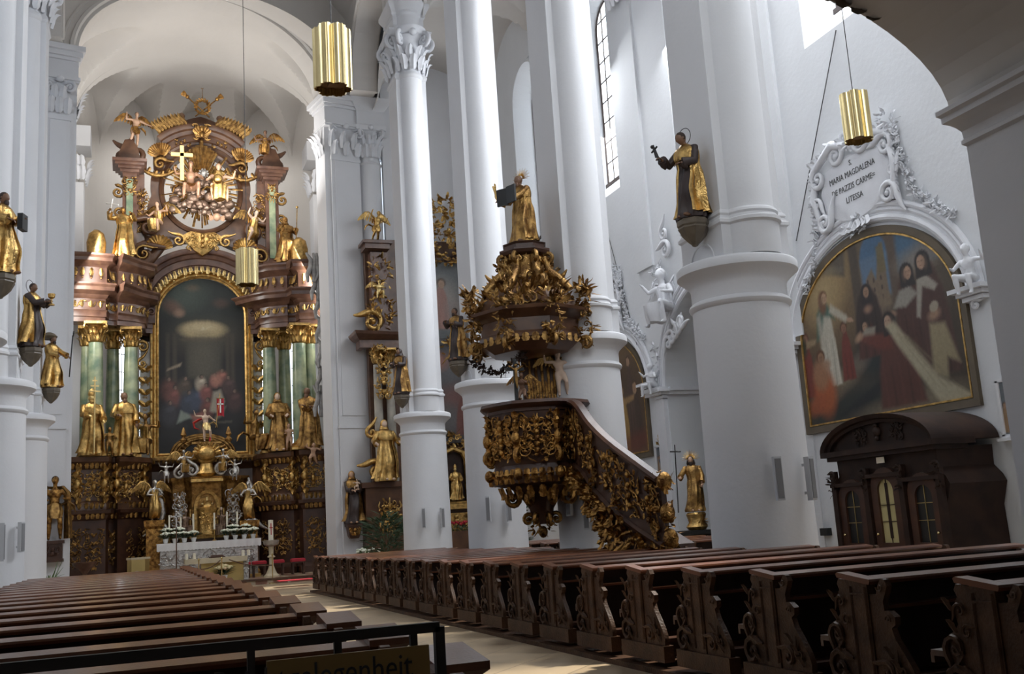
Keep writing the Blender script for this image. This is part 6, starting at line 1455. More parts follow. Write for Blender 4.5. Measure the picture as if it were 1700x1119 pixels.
for k in range(110):
    a=2*PI*rnd.random(); z=CZ+.92+rnd.random()*.55; r=1.08-.45*max(0,(z-CZ-1.0))/.5+rnd.uniform(-.05,.05); d=V((cos(a),sin(a),.4)); p=V((BX+r*cos(a),BY+r*sin(a),z)); mb.leaf(p,V((rnd.gauss(0,.6)+d.x*.2,rnd.gauss(0,.6)+d.y*.2,.5)),d,.26,.16,.6)
    if k%3==0: mb.spiral(p,V((-sin(a),cos(a),0)),V((0,0,1)),.10,1.2,.03,1 if k%2 else -1,k,5,.1,1,9)
for k in range(34):
    a=2*PI*k/34; d=V((cos(a),sin(a),0)); mb.leaf(V((BX,BY,CZ+.34))+d*1.06,(-.2*d.x,-.2*d.y,-1),d,.22,.18,.3)
Pb(mb,'gilt_canopy_foliage','gilt_antique',60)
mb=MB()
for k in range(8):
    a=ca+PI/8+2*PI*k/8; d=V((cos(a),sin(a),0)); c=V((BX,BY,0))
    mb.tube([c+d*.95+V((0,0,CZ+1.3)),c+d*.72+V((0,0,CZ+1.55)),c+d*.50+V((0,0,CZ+1.75)),c+d*.42+V((0,0,CZ+2.05))],[.07,.10,.09,.07],7); mb.spiral(c+d*.82+V((0,0,CZ+1.42)),d,V((0,0,1)),.15,1.3,.05,1,2,6,.2); mb.spiral(c+d*.50+V((0,0,CZ+2.0)),d,V((0,0,1)),.12,1.3,.05,-1,2,6,.2)
    a+=PI/8; d=V((cos(a),sin(a),0)); foliage(mb,c+d*.50+V((0,0,CZ+1.75)),(.14,.14,.26),16,k+40,.3,.17)
mb.lathe([(.62,1.2),(.50,1.5),(.40,1.8),(.38,2.1)],(BX,BY,CZ),16); Pb(mb,'gilt_crown','gilt_antique',60)
mb=MB(); mb.rings([oct_(r,z,bul=.0) for r,z in ((.42,CZ+2.08),(.52,CZ+2.12),(.56,CZ+2.18),(.56,CZ+2.22),(.44,CZ+2.25),(.44,CZ+2.32),(.48,CZ+2.36),(.42,CZ+2.38))]); Pb(mb,'canopy_pedestal','walnut',25)
mb=MB(); g0=V((BX-1.15,BY+.5,CZ+.02)); g1=V((BX-.35,BY-.55,CZ+.0)); 
for k in range(40): t=k/39; p=g0.lerp(g1,t)+V((0,0,-.30*sin(PI*t))); foliage(mb,p,(.05,.05,.06),3,k,0,.12)
Pb(mb,'garland','walnut_dark',60)
zt=CZ+2.39
s=statue('prophet_statue','golden prophet with radiant halo and open dark book crowning the pulpit canopy','statue',(BX,BY,zt),rad(-62),1.52,'gilt_antique','gilt_antique','skin_dark','skin_dark',(-.26,-.14,.66),(.02,-.24,.60),beard=True,hair='short',halo='rays',seed=51,hyaw=-.25)
mb=MB(); mb.box((-.10,-.47,.96),(.26,.04,.36),.18); mb.box((.14,-.47,.98),(.26,.04,.36),-.10); mb.build('book','black',s,0)
mb=MB(); mb.tube([(-.42,-.25,.95),(-.50,-.30,1.35)],.02,5); 
for k in range(6): mb.leaf((-.45,-.27,1.05+.05*k),(-.1,0,1),(0,-1,0),.12,.06,.2)
mb.build('quill','gilt',s)
def fig_at(name,label,p,rz,H,pose,skinm,**k):
    t=thing(name,label,k.pop('cat','putto'),p,rz,k.pop('group',None)); figure(t,H,pose,skinm,k.pop('fat',1.2),k.pop('drape',None),k.pop('wing',None),k.pop('hair','hair'),k.pop('seed',3),k.pop('vox',.022),k.pop('flip',1),'body',k.pop('mod',None)); return t
fig_at('putto','pale putto sitting on the rear of the pulpit right of the golden drapery',PY(933,660,18.9)+V((0,0,.02)),rad(-10),.95,'reach','skin_pale',wing='gilt',seed=8)
t=fig_at('putto','brown putto kneeling on the pulpit rail behind a small cross',PY(868,664,18.4),rad(-30),.62,'kneel','skin_dark',wing='gilt_antique',seed=9,drape=None)
p=PY(858,664,18.35); r=thing('pulpit_crucifix','dark green crucifix standing on the left rail of the pulpit','cross',tuple(p)); mb=MB(); mb.box((0,0,.40),(.06,.05,.8)); mb.box((0,0,.60),(.36,.05,.06)); mb.build('cross','black',r,0); mb=MB(); mb.tube([(-.14,-.04,.66),(0,-.04,.57),(.14,-.04,.66)],.018,6); mb.tube([(0,-.05,.62),(0,-.05,.40),(.01,-.05,.22)],[.03,.028,.015],6); mb.ell((0,-.06,.67),.032,8,6); mb.build('corpus','gilt_antique',r)
# ================================================================== SOUTH WALL
def wall_picture(name,label,y0,y1,z0,zs,rise,paint,bottom=True):
    yc=(y0+y1)/2; hw=(y1-y0)/2; r=thing(name,label,'painting',(WX,yc,z0)); n=30
    P=[(-hw,z0)]+[(-hw*cos(PI*k/n),zs+rise*sin(PI*k/n)) for k in range(n+1)]+[(hw,z0)]
    def band(offs,m,nm):
        mb=MB(); m_=len(P); rs=[]
        for i in range(m_+1):
            p=V((0,P[i%m_][0],P[i%m_][1])); a=V((0,*P[(i-1)%m_])); b=V((0,*P[(i+1)%m_])); t1=(p-a).normalized(); t2=(b-p).normalized(); n1=V((0,-t1.z,t1.y)); n2=V((0,-t2.z,t2.y)); o=(n1+n2).normalized(); k=1/max(.55,o.dot(n1))
            rs.append([p+o*(q*k)*1.0+V((-d,0,-z0)) for q,d in offs])
        mb.rings(rs,cap=False,close=False); return mb.build(nm,m,r,40)
    band(((0,.0),(0,.08),(-.15,.07),(-.16,.04)),'frame_brown','frame'); band(((-.155,.05),(-.16,.075),(-.195,.075),(-.20,.04)),'gilt','gilt_fillet')
    paint.mesh('canvas',lambda x,y:(-.045,hw-x,y),lambda x:(zs-z0)+rise*math.sqrt(max(0,1-((x-hw)/hw)**2)),r)
    return r
w1=5.15; P=Paint(w1,4.0,230,190,(.085,.065,.045))
P.blob(2.5,3.2,2.6,1.2,(.16,.13,.09),.9,0,.6); P.blob(1.0,3.0,1.3,1.1,(.30,.19,.08),.9,0,.7); P.blob(1.05,3.35,.75,.6,(.50,.36,.17),.8,0,.7)
P.poly([(.3,3.6),(1.9,3.2),(2.0,3.9),(1.2,4.0)],(.12,.10,.075),.9,.05); P.poly([(.45,3.62),(1.85,3.3),(1.9,3.42),(.5,3.75)],(.20,.17,.13),.7,.03)
P.poly([(2.1,1.8),(2.1,4.0),(2.38,4.0),(2.38,1.8)],(.10,.08,.06),.9,.04); P.blob(2.85,3.35,.42,.52,(.10,.20,.33),1,0,.08); P.poly([(2.43,2.5),(2.43,3.4),(3.27,3.4),(3.27,2.5)],(.16,.25,.36),1,.05); P.poly([(2.5,2.3),(2.55,2.95),(2.75,3.15),(2.85,2.9),(3.05,3.6),(3.15,3.6),(3.2,2.3)],(.26,.19,.12),.95,.03); P.poly([(2.95,3.0),(2.95,3.55),(3.15,3.6),(3.18,3.0)],(.22,.18,.09),.9,.03)
for y in (2.5,2.7,2.9): 
    for x in (2.6,2.78,3.0): P.blob(x,y,.03,.05,(.08,.06,.05),.8,0,.2)
P.blob(2.75,2.35,.55,.2,(.26,.20,.14),.8,.1,.4); P.poly([(3.27,2.2),(3.25,4.0),(3.5,4.0),(3.52,2.2)],(.15,.11,.08),.95,.04)
P.poly([(3.52,2.9),(3.52,3.9),(4.6,3.6),(4.9,2.9)],(.09,.19,.30),.95,.06); P.blob(4.0,3.0,.5,.22,(.33,.28,.22),.8,0,.6); P.blob(4.5,3.2,.4,.3,(.30,.24,.18),.6,0,.6)
P.poly([(0,0),(0,.9),(1.3,1.1),(2.2,.9),(3.2,.5),(5.15,.5),(5.15,0)],(.10,.085,.06),1,.1); P.blob(1.6,.35,1.4,.45,(.035,.045,.04),.95,.1,.4); P.blob(2.7,1.4,.7,.5,(.03,.045,.045),.95,0,.4); P.poly([(1.2,.3),(3.0,1.0),(3.0,.85),(1.6,.1)],(.02,.025,.03),.9,.05); P.blob(3.4,.28,1.5,.22,(.27,.22,.15),.8,.06,.5)
P.blob(1.5,1.05,.5,.22,(.26,.21,.14),.9,.3,.5); P.blob(.9,.78,.45,.18,(.24,.17,.11),.9,0,.5); P.blob(2.0,1.3,.35,.18,(.22,.18,.14),.8,.3,.5)
P.robe(.30,.8,.5,1.2,(.24,.05,.035)); P.headp(.30,2.12,.11,(.42,.22,.13),(.16,.06,.03)); P.blob(.12,2.0,.2,.3,(.05,.08,.05),.9,.4,.3); P.poly([(.3,1.9),(.65,1.95),(.7,2.05),(.35,2.08)],(.40,.30,.18),.9,.03)
P.robe(1.68,1.0,.42,1.05,(.22,.05,.035)); P.headp(1.66,2.12,.10,(.38,.2,.12),(.14,.06,.03))
P.blob(1.1,2.9,.45,.5,(.55,.42,.22),.8,0,.8); P.robe(1.12,.95,.60,1.85,(.62,.58,.48),-.02); P.poly([(.72,2.0),(.82,2.6),(1.0,2.78),(1.22,2.74),(1.42,2.35),(1.25,2.45),(1.05,2.5),(.88,2.05)],(.08,.18,.14),.95,.05); P.poly([(1.25,2.55),(1.75,2.22),(1.85,2.28),(1.8,2.38),(1.32,2.72)],(.60,.55,.45),.95,.04); P.blob(1.90,2.25,.11,.05,(.55,.36,.25),.95,-.3,.2); P.blob(1.05,2.80,.14,.26,(.24,.12,.06),.95,0,.3); P.headp(1.10,2.90,.12,(.55,.36,.23),(.24,.12,.05),None,1)
P.poly([(.84,1.75),(.80,2.5),(.92,2.6),(1.0,1.85)],(.55,.50,.41),.8,.05)
P.blob(.80,.85,.36,.52,(.50,.15,.05),1,.1,.3); P.blob(.72,1.25,.28,.34,(.42,.22,.12),.95,0,.3); P.headp(.78,1.62,.13,(.42,.24,.14),(.16,.07,.03)); P.blob(.95,1.45,.14,.10,(.45,.28,.18),.9); P.blob(.5,.6,.35,.2,(.45,.13,.05),.9,.3,.4)
P.robe(2.5,1.7,.95,1.15,(.06,.04,.035)); P.headp(2.50,2.72,.11,(.45,.29,.19),veil=(.04,.03,.03)); P.blob(2.5,2.35,.12,.08,(.40,.25,.17),.9); P.robe(2.4,1.35,.7,.75,(.12,.05,.04)); P.headp(2.36,2.02,.10,(.45,.29,.19),veil=(.05,.035,.03),side=-1); P.poly([(2.2,1.85),(2.35,1.98),(2.65,1.95),(2.6,1.75),(2.3,1.7)],(.40,.37,.30),.9,.03)
P.robe(3.72,.9,1.0,1.95,(.10,.045,.035),-.05); P.poly([(3.25,2.2),(3.45,2.5),(3.75,2.55),(3.95,2.35),(3.6,2.15)],(.38,.36,.31),.95,.04); P.headp(3.72,2.82,.13,(.50,.33,.23),veil=(.035,.03,.03),side=1); P.blob(3.15,2.1,.14,.06,(.45,.28,.19),.9,-.1)
P.robe(4.35,.7,.95,2.15,(.10,.05,.04),-.05); P.poly([(3.85,1.9),(3.98,2.6),(4.2,2.68),(4.5,2.4),(4.4,2.3),(4.1,2.45),(3.95,1.85)],(.42,.39,.33),.95,.03); P.headp(4.18,2.93,.14,(.50,.33,.23),veil=(.035,.03,.03),side=-1); P.blob(4.3,1.85,.16,.1,(.42,.27,.18),.9,.3); P.blob(4.33,2.0,.12,.1,(.5,.45,.35),.8,.4,.2); P.poly([(4.1,.75),(4.15,1.7),(4.55,1.65),(4.8,.85),(4.5,1.0),(4.45,.6)],(.42,.36,.22),.85,.05)
P.robe(3.2,.25,1.3,1.5,(.14,.055,.04),-.1); P.poly([(2.15,1.75),(2.2,1.85),(3.0,1.75),(3.1,1.4),(2.7,1.45)],(.20,.06,.04),.95,.05); P.blob(2.12,1.82,.13,.08,(.5,.33,.22),.95,.5); P.headp(3.06,1.98,.13,(.52,.36,.26),veil=(.04,.03,.03),side=-1); P.poly([(2.95,1.9),(3.2,1.95),(3.55,1.5),(4.2,.7),(5.0,.22),(4.7,.12),(4.2,.15),(3.7,.8),(3.2,1.5)],(.50,.45,.32),.97,.05)
for k in range(4): P.poly([(3.25+.08*k,1.7-.05*k),(4.1+.15*k,.55),(4.2+.15*k,.45),(3.3+.08*k,1.6)],(.28,.24,.15),.6,.03)
P.C=P.C**1.12*.72
wall_picture('wall_painting','large arched painting of a white-robed vision before kneeling and standing nuns','x',0,0,0,0,None) if False else wall_picture('wall_painting','large arched painting of a white-robed vision before nuns above the confessional',14.25,19.4,3.05,5.05,2.0,P)
P=Paint(5.1,4.0,110,100,(.13,.085,.05)); P.blob(3.2,3.2,1.6,1.4,(.24,.16,.09),.9,0,.6); P.blob(3.6,2.0,1.5,1.4,(.06,.04,.03),.8,0,.5)
for x,c in ((2.9,(.10,.05,.03)),(3.4,(.32,.20,.07)),(4.3,(.07,.05,.04)),(2.2,(.22,.05,.03))): P.robe(x,.3,.9,1.7,c); P.headp(x,2.15,.17,(.42,.27,.17))
P.robe(4.0,.3,.5,2.6,(.09,.06,.05)); P.headp(4.0,3.0,.13); P.poly([(3.5,1.7),(4.2,1.8),(4.25,1.95),(3.5,1.9)],(.35,.22,.10),.9,.04); P.blob(4.2,.5,1.2,.3,(.16,.05,.035),.7,.1,.5); P.blob(2.6,3.2,.3,.6,(.35,.12,.06),.7,0,.4)
wall_picture('wall_painting','dark brown arched painting with a gold-robed figure behind the pulpit stair',26.85,31.95,3.2,5.2,2.0,P)
def mould(name,yc,hw,zs,rise,z0,w_,imp=True):
    mb=MB(); n=28; pts=[(WX,yc-hw*cos(PI*k/n),zs+rise*sin(PI*k/n)) for k in range(n+1)]
    for off,th in ((.08,.075),(.24,.05),(.36,.07)):
        mb.tube([(WX-.03,yc-(hw+off*w_)*cos(PI*k/n),zs+(rise+off*w_)*sin(PI*k/n)) for k in range(n+1)],th,8)
    mb.rings([[(WX-d,yc-(hw+q*w_)*cos(PI*k/n),zs+(rise+q*w_)*sin(PI*k/n)) for q,d in ((0,0),(0,.05),(.4,.05),(.4,0))] for k in range(n+1)])
    if imp:
        for s in (-1,1):
            y=yc+s*(hw+.22*w_); mb.box((WX-.12,y,zs-.05),(.24,.62*w_,.08)); mb.box((WX-.17,y,zs+.03),(.34,.80*w_,.08)); mb.box((WX-.08,y,zs-.14),(.16,.5*w_,.08)); mb.spiral((WX-.1,y,zs-.26),V((0,s,0)),V((0,0,1)),.09,1.2,.04,1,1,6,.1)
    return struct(name,mb,'stucco',smooth=40)
mould('trim_picture_arch',16.82,2.60,5.1,2.03,0,1.0); mould('trim_picture_arch',29.4,2.60,5.25,2.03,0,1.0); mould('trim_chapel_arch',ncy,nr,nzs,nr,0,1.0)
mb=MB()
for s in (-1,1):
    mb.box((WX+nd/2,ncy+s*(nr-.02),nzs-.04),(nd,.22,.10)); mb.box((WX+nd/2,ncy+s*(nr-.05),nzs+.06),(nd,.32,.10)); 
    mb.box((WX-.06,ncy+s*(nr+.28),nzs/2-.1),(.12,.50,nzs-.2)); mb.box((WX-.14,ncy+s*(nr+.40),nzs-.02),(.28,.9,.10)); mb.box((WX-.18,ncy+s*(nr+.40),nzs+.08),(.36,1.0,.10))
struct('trim_chapel_impost',mb,'stucco',smooth=0)
# inscribed cartouches
def cartouche(yc,zb,lines,label,sc=1.0,group='stucco cartouches on the south wall'):
    r=thing('stucco_cartouche',label,'cartouche',(WX,yc,zb),0,group)
    mb=MB(); out=[(-1.05,.35),(-1.12,.9),(-.9,1.35),(-.3,1.5),(.3,1.52),(.9,1.4),(1.12,.95),(1.0,.4),(.5,.12),(0,0),(-.5,.10)]
    mb.rings([[(-d,y*q,.75+(z-.75)*q) for y,z in out] for d,q in ((-.02,1.05),(.06,1.0),(.10,.92))]); mb.build('tablet','stucco',r,30)
    mb=MB()
    def scr(y,z,rr,t,sg,ph,tail=0,th=.07): mb.spiral((-.13,y,z),V((0,-1,0)),V((0,0,1)),rr,t,th,sg,ph,7,tail,1,18)
    for s in (-1,1):
        q=1 if s>0 else -1
        scr(s*.42,1.62,.24,1.5,-q,PI/2,.35); scr(s*1.08,1.30,.22,1.4,q,PI/2+.6,.35); scr(s*1.02,.30,.22,1.5,-q,0,.5); scr(s*1.22,.75,.13,1.3,q,0,.3,.05)
        mb.tube([(-.12,s*1.20,1.25),(-.14,s*1.30,.9),(-.12,s*1.22,.5),(-.1,s*1.1,.15)],[.06,.08,.07,.05],7)
        mb.tube([(-.12,s*.1,1.72),(-.16,s*.45,1.86),(-.16,s*.8,1.68),(-.12,s*1.1,1.55),(-.1,s*1.35,1.5)],[.09,.11,.09,.08,.05],7)
        for k in range(7): mb.leaf((-.12,s*(.15+.17*k),1.72-.03*k),(0,s*.5,1),(-1,0,0),.26,.18,.5); mb.leaf((-.10,s*(1.22),.2+.18*k),(0,s,.5),(-1,0,0),.2,.14,.5)
        for k in range(3): mb.leaf((-.12,s*.15*k,.05),(0,s*.5,-1),(-1,0,0),.3,.2,.4)
    foliage(mb,(-.12,0,1.75),(.08,.28,.14),20,5,.5,.2); foliage(mb,(-.12,.05,-.05),(.08,.3,.16),22,6,-.4,.2); foliage(mb,(-.1,-1.2,1.72),(.07,.16,.25),20,7,.5,.2)
    scr(-.15,1.72,.16,1.5,1,0,.2); mb.build('scrollwork','stucco',r,60)
    mb=MB()      # leaf garlands
    for s,pts in ((1,[(1.25,1.5),(1.35,.9),(1.42,.2),(1.6,-.45),(2.0,-1.0)]),(-1,[(1.3,1.6),(1.45,.9),(1.65,.2),(2.05,-.25),(2.55,-.62)])):
        pp=bez([(0,s*y,z) for y,z in pts],8)
        for k,p in enumerate(pp): foliage(mb,(-.07,p[1],p[2]),(.05,.07,.06),5,k+50,0,.16)
    mb.build('garland','stucco',r,60)
    if lines:
        for i,(t,sz,dz) in enumerate(lines):
            o=text_mesh(t,sz,'ink','inscription',r,.003,.86); o.matrix_local=Matrix.Translation((-.108,0,dz))@Matrix.Rotation(-PI/2,4,'Z')@Matrix.Rotation(PI/2,4,'X')
    return r
cartouche(16.80,7.24,(('S.',.17,1.26),('MARIA MAGDALENA',.185,1.03),('DE PAZZIS CARME=',.185,.76),('LITESSA',.185,.49)),'white stucco cartouche inscribed Maria Magdalena above the large arched painting')
cartouche(29.3,7.35,(('S.',.2,1.28),('IESVS',.2,1.02),('VS',.2,.72),('EI',.2,.42)),'white stucco cartouche above the brown painting behind the pulpit')
fig_at('stucco_angel','white stucco angel reading a book on the left shoulder of the chapel arch',V((WX-.28,24.95,6.65)),rad(-75),2.0,'sit','stucco',cat='angel',fat=1.15,drape=('stucco','long'),wing='stucco',hair='stucco',vox=.018)
mb=MB(); 
for k in range(5): mb.spiral((WX-.12,25.2-.2*k,6.25+.12*k),V((0,1,0)),V((0,0,1)),.2,1.3,.07,1,k,7,.3)
foliage(mb,(WX-.1,25.5,8.3),(.06,.3,.3),24,8,.4,.25); foliage(mb,(WX-.1,26.1,5.9),(.05,.15,.5),18,9,-.4,.22); mb.spiral((WX-.12,24.9,8.9),V((0,1,0)),V((0,0,1)),.25,1.4,.07,1,1,7,.4); mb.spiral((WX-.12,24.9,9.4),V((0,1,0)),V((0,0,1)),.2,1.4,.06,-1,1,7,.4)
o=mb.build('stucco_ornament','stucco',None,60); tag(o,'white stucco scrolls around the reading angel beside the chapel arch','ornament')
for y,z,l,f in ((26.05,5.12,'white stucco putto seated on the chapel impost left of the niche',1),(13.85,5.22,'white stucco putto on the impost right of the large painting',-1)):
    fig_at('stucco_putto',l,V((WX-.30,y,z-.28)),rad(-80),1.15,'sit','stucco',hair='stucco',flip=f,seed=4,group='white stucco putti on the wall imposts')
# small framed stations
def station(y,z0,z1,label,crest,seed):
    r=thing('station_picture',label,'painting',(WX,y,z0),0,'small stations of the cross'); h=z1-z0; w_=h*.58
    mb=MB()
    for c,d in (((0,w_/2,h/2),(.06,.06,h)),((0,-w_/2,h/2),(.06,.06,h)),((0,0,0),(.06,w_+.06,.06)),((0,0,h),(.06,w_+.06,.06))): mb.box((-.04,c[1],c[2]),(d[0]+.02,d[1],d[2]))
    mb.box((-.08,0,-.06),(.16,w_+.16,.05)); mb.build('frame','plaster',r,0)
    if crest: mb=MB(); foliage(mb,(-.05,0,h+.12),(.03,w_*.3,.08),16,3,.6,.14); mb.box((-.05,0,h+.30),(.03,.03,.2)); mb.box((-.05,0,h+.32),(.03,.12,.03)); mb.build('crest','gilt',r,60)
    P=Paint(w_,h,26,40,(.10,.13,.16)); rn=random.Random(seed); P.blob(w_*.5,h*.8,w_*.6,h*.2,(.16,.17,.18),.8,0,.5)
    for x,c in ((.3,(.40,.37,.33)),(.62,(.42,.07,.05)),(.8,(.08,.13,.30)),(.15,(.28,.18,.10))): P.robe(x*w_,h*.06,w_*.3,h*rn.uniform(.4,.6),c); P.headp(x*w_,h*rn.uniform(.5,.66),h*.045)
    P.mesh('canvas',lambda x,y_:(-.05,w_/2-x,y_),None,r); return r
station(26.35,2.55,3.45,'small framed station picture with gilt crest left of the chapel niche',1,1)
station(13.55,2.45,3.42,'small framed station picture partly hidden by the near right pier',0,2)
# ------------------------------------------------ confessional
CXF=12.95; cl_=PXX(1362,757,CXF); cr_=PXX(1540,738,CXF); bl_=PXX(1396,905,CXF); br_=PXX(1578,905,CXF); ap_=PXX(1460,697,CXF)
cyc=(bl_.y+br_.y)/2; chw=(bl_.y-br_.y)/2; hz=cl_.z
C_=thing('confessional','dark carved wooden confessional with three arched glazed doors under the large painting','confessional',(CXF,cyc,.0))
xb=WX-.03-CXF
mb=MB(); sec=[(-chw-.05,0),(-chw-.05,.18),(-chw,.22),(-chw+.02,hz-1.15),(-chw-.12,hz-.75),(-chw-.05,hz-.62),(-chw+.12,hz-.45),(-chw+.10,hz-.1),(chw-.10,hz-.1),(chw-.12,hz-.45),(chw+.05,hz-.62),(chw+.12,hz-.75),(chw-.02,hz-1.15),(chw,.22),(chw+.05,.18),(chw+.05,0)]
mb.rings([[(x,y,z) for y,z in sec] for x in (.06,xb)]); mb.build('body','walnut_dark',C_,25)
hr=max(.62,ap_.z-hz); ow=(cl_.y-cr_.y)/2+.04; N=24
mb=MB()
def lun(q,x,zo=0): return [(x,-ow*q*cos(PI*k/N),hz+zo+(hr*q)*sin(PI*k/N)) for k in range(N+1)]
rs=[]
for k in range(N+1):
    c,s=-cos(PI*k/N),sin(PI*k/N); rs.append([(x,(ow-q)*c,hz+(hr-q)*s) for q,x in ((.16,.05),(.16,-.06),(.10,-.08),(.08,-.14),(.0,-.18),(.0,xb),(.16,xb))])
mb.rings(rs); mb.box((.3,0,hz-.02),(.95,2*ow,.10)); mb.box((.3,0,hz-.10),(.80,2*ow-.2,.10)); mb.build('arched_roof','walnut_dark',C_,25)
mb=MB(); mb.add([(.02,-(ow-.14)*cos(PI*k/N),hz+(hr-.14)*sin(PI*k/N)) for k in range(N+1)],[tuple(range(N+1))]); filigree(mb,(-.0,0,hz+.30),(0,-1,0),(0,0,1),ow*1.5,.40,9,9,.022); mb.ell((-.02,0,hz+.3),(.07,.1,.1),10,8)
mb.build('carved_tympanum','walnut_dark',C_,60)
for i,(yy,top) in enumerate(((chw*.66,1.62),(0,1.78),(-chw*.66,1.62))):
    dw=chw*.235; d_=MB(); n=14; z0=.12
    outer=[(-dw*1.12,z0)]+[(-dw*1.12*cos(PI*k/n),top-.05+dw*1.05*sin(PI*k/n)) for k in range(n+1)]+[(dw*1.12,z0)]
    inn=[(-dw*.62,.72)]+[(-dw*.62*cos(PI*k/n),top-.12+dw*.62*sin(PI*k/n)) for k in range(n+1)]+[(dw*.62,.72)]
    rs=[]
    for (a,b),(c,e) in zip(outer,inn): rs.append([(.06,a,b),(.0,a,b),(.0,c,e),(.05,c,e)])
    rs.append(rs[0]); d_.rings(rs,cap=False,close=False); d_.v=[(x,y+yy,z) for x,y,z in d_.v]
    dr_=d_.build('door','walnut',C_,30)
    g=MB(); g.add([(.045,a+yy,b) for a,b in inn],[tuple(range(len(inn)))]); g.build('glass','black' if i!=1 else 'curtain',dr_,0)
    g=MB(); g.box((.035,yy,(top+.72)/2+.05),(.012,.012,top-.55)); 
    for z in (1.0,1.3): g.box((.035,yy,z+.1),(.012,dw*1.24,.012))
    if i==1: g.box((.035,yy,1.3),(.01,.07,1.0))
    g.build('glazing_bar' if i!=1 else 'curtain_gap','brass_sheet' if i!=1 else 'walnut_dark',dr_,0)
    g=MB(); g.ell((-.03,yy+(dw*.85 if i!=2 else -dw*.85),.88),.028,8,6); g.build('knob','brass',dr_)
    g=MB(); g.box((-.01,yy,.42),(.02,dw*1.0,.35)); g.build('lower_panel','walnut',dr_,0)
mb=MB()
for yy in (chw*.33,-chw*.33,chw*.97,-chw*.97):
    mb.box((-.0,yy,1.1),(.09,chw*.09,2.0)); mb.spiral((-.05,yy,2.02),V((0,1,0)),V((0,0,1)),.07,1.2,.03,1,1,6,.1); foliage(mb,(-.05,yy,1.85),(.03,.05,.2),14,int(yy*10)+20,-.3,.12)
for a,b,z in ((-chw,-chw*.35,hz-.62),(-chw*.35,chw*.35,hz-.50),(chw*.35,chw,hz-.62)): mb.box((-.02,(a+b)/2,z),(.12,abs(b-a)+.04,.07))
mb.build('mouldings','walnut_dark',C_,30)
mb=MB(); mb.box((-.015,0,1.78+chw*.235+.10),(.02,.20,.11)); mb.build('name_plate','wax',C_,0)
mb=MB(); mb.box((.2,0,.05),(1.5,2*chw+.3,.1)); mb.build('plinth','walnut_dark',C_,0)
# black socket box with conduit on the aisle wall
p=PXX(1371,883,WX-.06); r=thing('junction_box','small black electrical box on the aisle wall left of the confessional','electrical box',(WX,p.y,p.z)); mb=MB(); mb.box((-.06,0,0),(.12,.26,.16)); mb.build('box','black',r,0); mb=MB(); mb.tube([(-.03,.10,-.8),(-.03,.10,3.0)],.012,5); mb.build('conduit','speaker',r)
for a,b,l in (((1388,50),(1322,400),'thin dark cable hanging diagonally down the wall right of the near pier'),((998,345),(1075,640),'thin cable running down the wall behind the pulpit')):
    p=PXX(*a,WX-.05); q=PXX(*b,WX-.05); mb=MB(); mb.tube([p,q],.012,5); o=mb.build('wall_cable','wire'); tag(o,l,'cable')
p=PXX(1632,798,WX-.05); mb=MB(); mb.ell((0,0,0),(.03,.06,.07),8,6); o=mb.build('wall_rosette','stone_cream'); o.location=(WX-.02,p.y,p.z); tag(o,'small cream rosette on the bare wall right of the confessional','rosette')
# ------------------------------------------------ chapel niche: altar figures and the statue with staff
t=statue('chapel_saint_statue','gilded martyr with dark robe, radiant crown and cross staff beside the chapel niche','statue',(13.72,23.75,1.52),rad(-35),1.45,'gilt_antique',None,'skin','hair',(-.20,-.18,.62),(.16,-.1,.50),hair='long',beard=True,halo='rays',seed=61)
mb=MB(); mb.tube([(-.42,-.28,.0),(-.36,-.28,1.75)],.015,5); mb.tube([(-.50,-.28,1.58),(-.22,-.28,1.56)],.02,5); mb.build('cross_staff','iron',t)
b=MB(); b.rings([[(x*q,y*q,z) for x,y in ((-.4,-.4),(.4,-.4),(.4,.4),(-.4,.4))] for z,q in ((0,1.1),(.4,1.1),(.5,.9),(.9,.85),(.95,1.05),(1.05,1.05))]); o=b.build('black_plinth','black',None,0); o.location=(13.72,23.75,0); tag(o,'black stepped plinth under the martyr statue beside the chapel','plinth')
b=MB(); b.lathe([(.22,0),(.28,.08),(.2,.2),(.26,.40),(.22,.45)],n=12,mod=lambda a:1+.05*sin(6*a)); foliage(b,(0,0,.2),(.22,.22,.1),24,3,.4,.14); o=b.build('gilt_socle','gilt',None,50); o.location=(13.72,23.75,1.055); tag(o,'gilt carved socle between the black plinth and the martyr statue','socle')
SA=thing('chapel_altar','dark and gilt altar mostly hidden in the chapel niche','altar',(15.6,23.3,0)); mb=MB(); mb.box((.3,0,1.2),(1.2,3.6,2.4)); mb.box((.5,0,4.0),(.7,3.2,3.2)); mb.build('body','walnut_dark',SA,0); mb=MB(); mb.box((.1,1.35,4.3),(.5,.7,.12)); mb.box((0.1,1.35,4.42),(.6,.85,.08)); mb.build('cornice','red_marble',SA,0)
mb=MB(); filigree(mb,(.12,1.2,3.2),(0,-1,0),(0,0,1),.6,1.8,6,8,.03); foliage(mb,(.0,1.3,2.2),(.1,.3,.4),30,7,.2,.2); mb.build('gilt_relief','gilt',SA,60)
fig_at('gilt_angel','gilded angel standing on the side altar cornice in the chapel niche',V((15.45,24.62,4.48)),rad(-60),1.35,'reach','gilt',cat='angel',fat=1.0,drape=('gilt','long'),wing='gilt',hair='gilt')
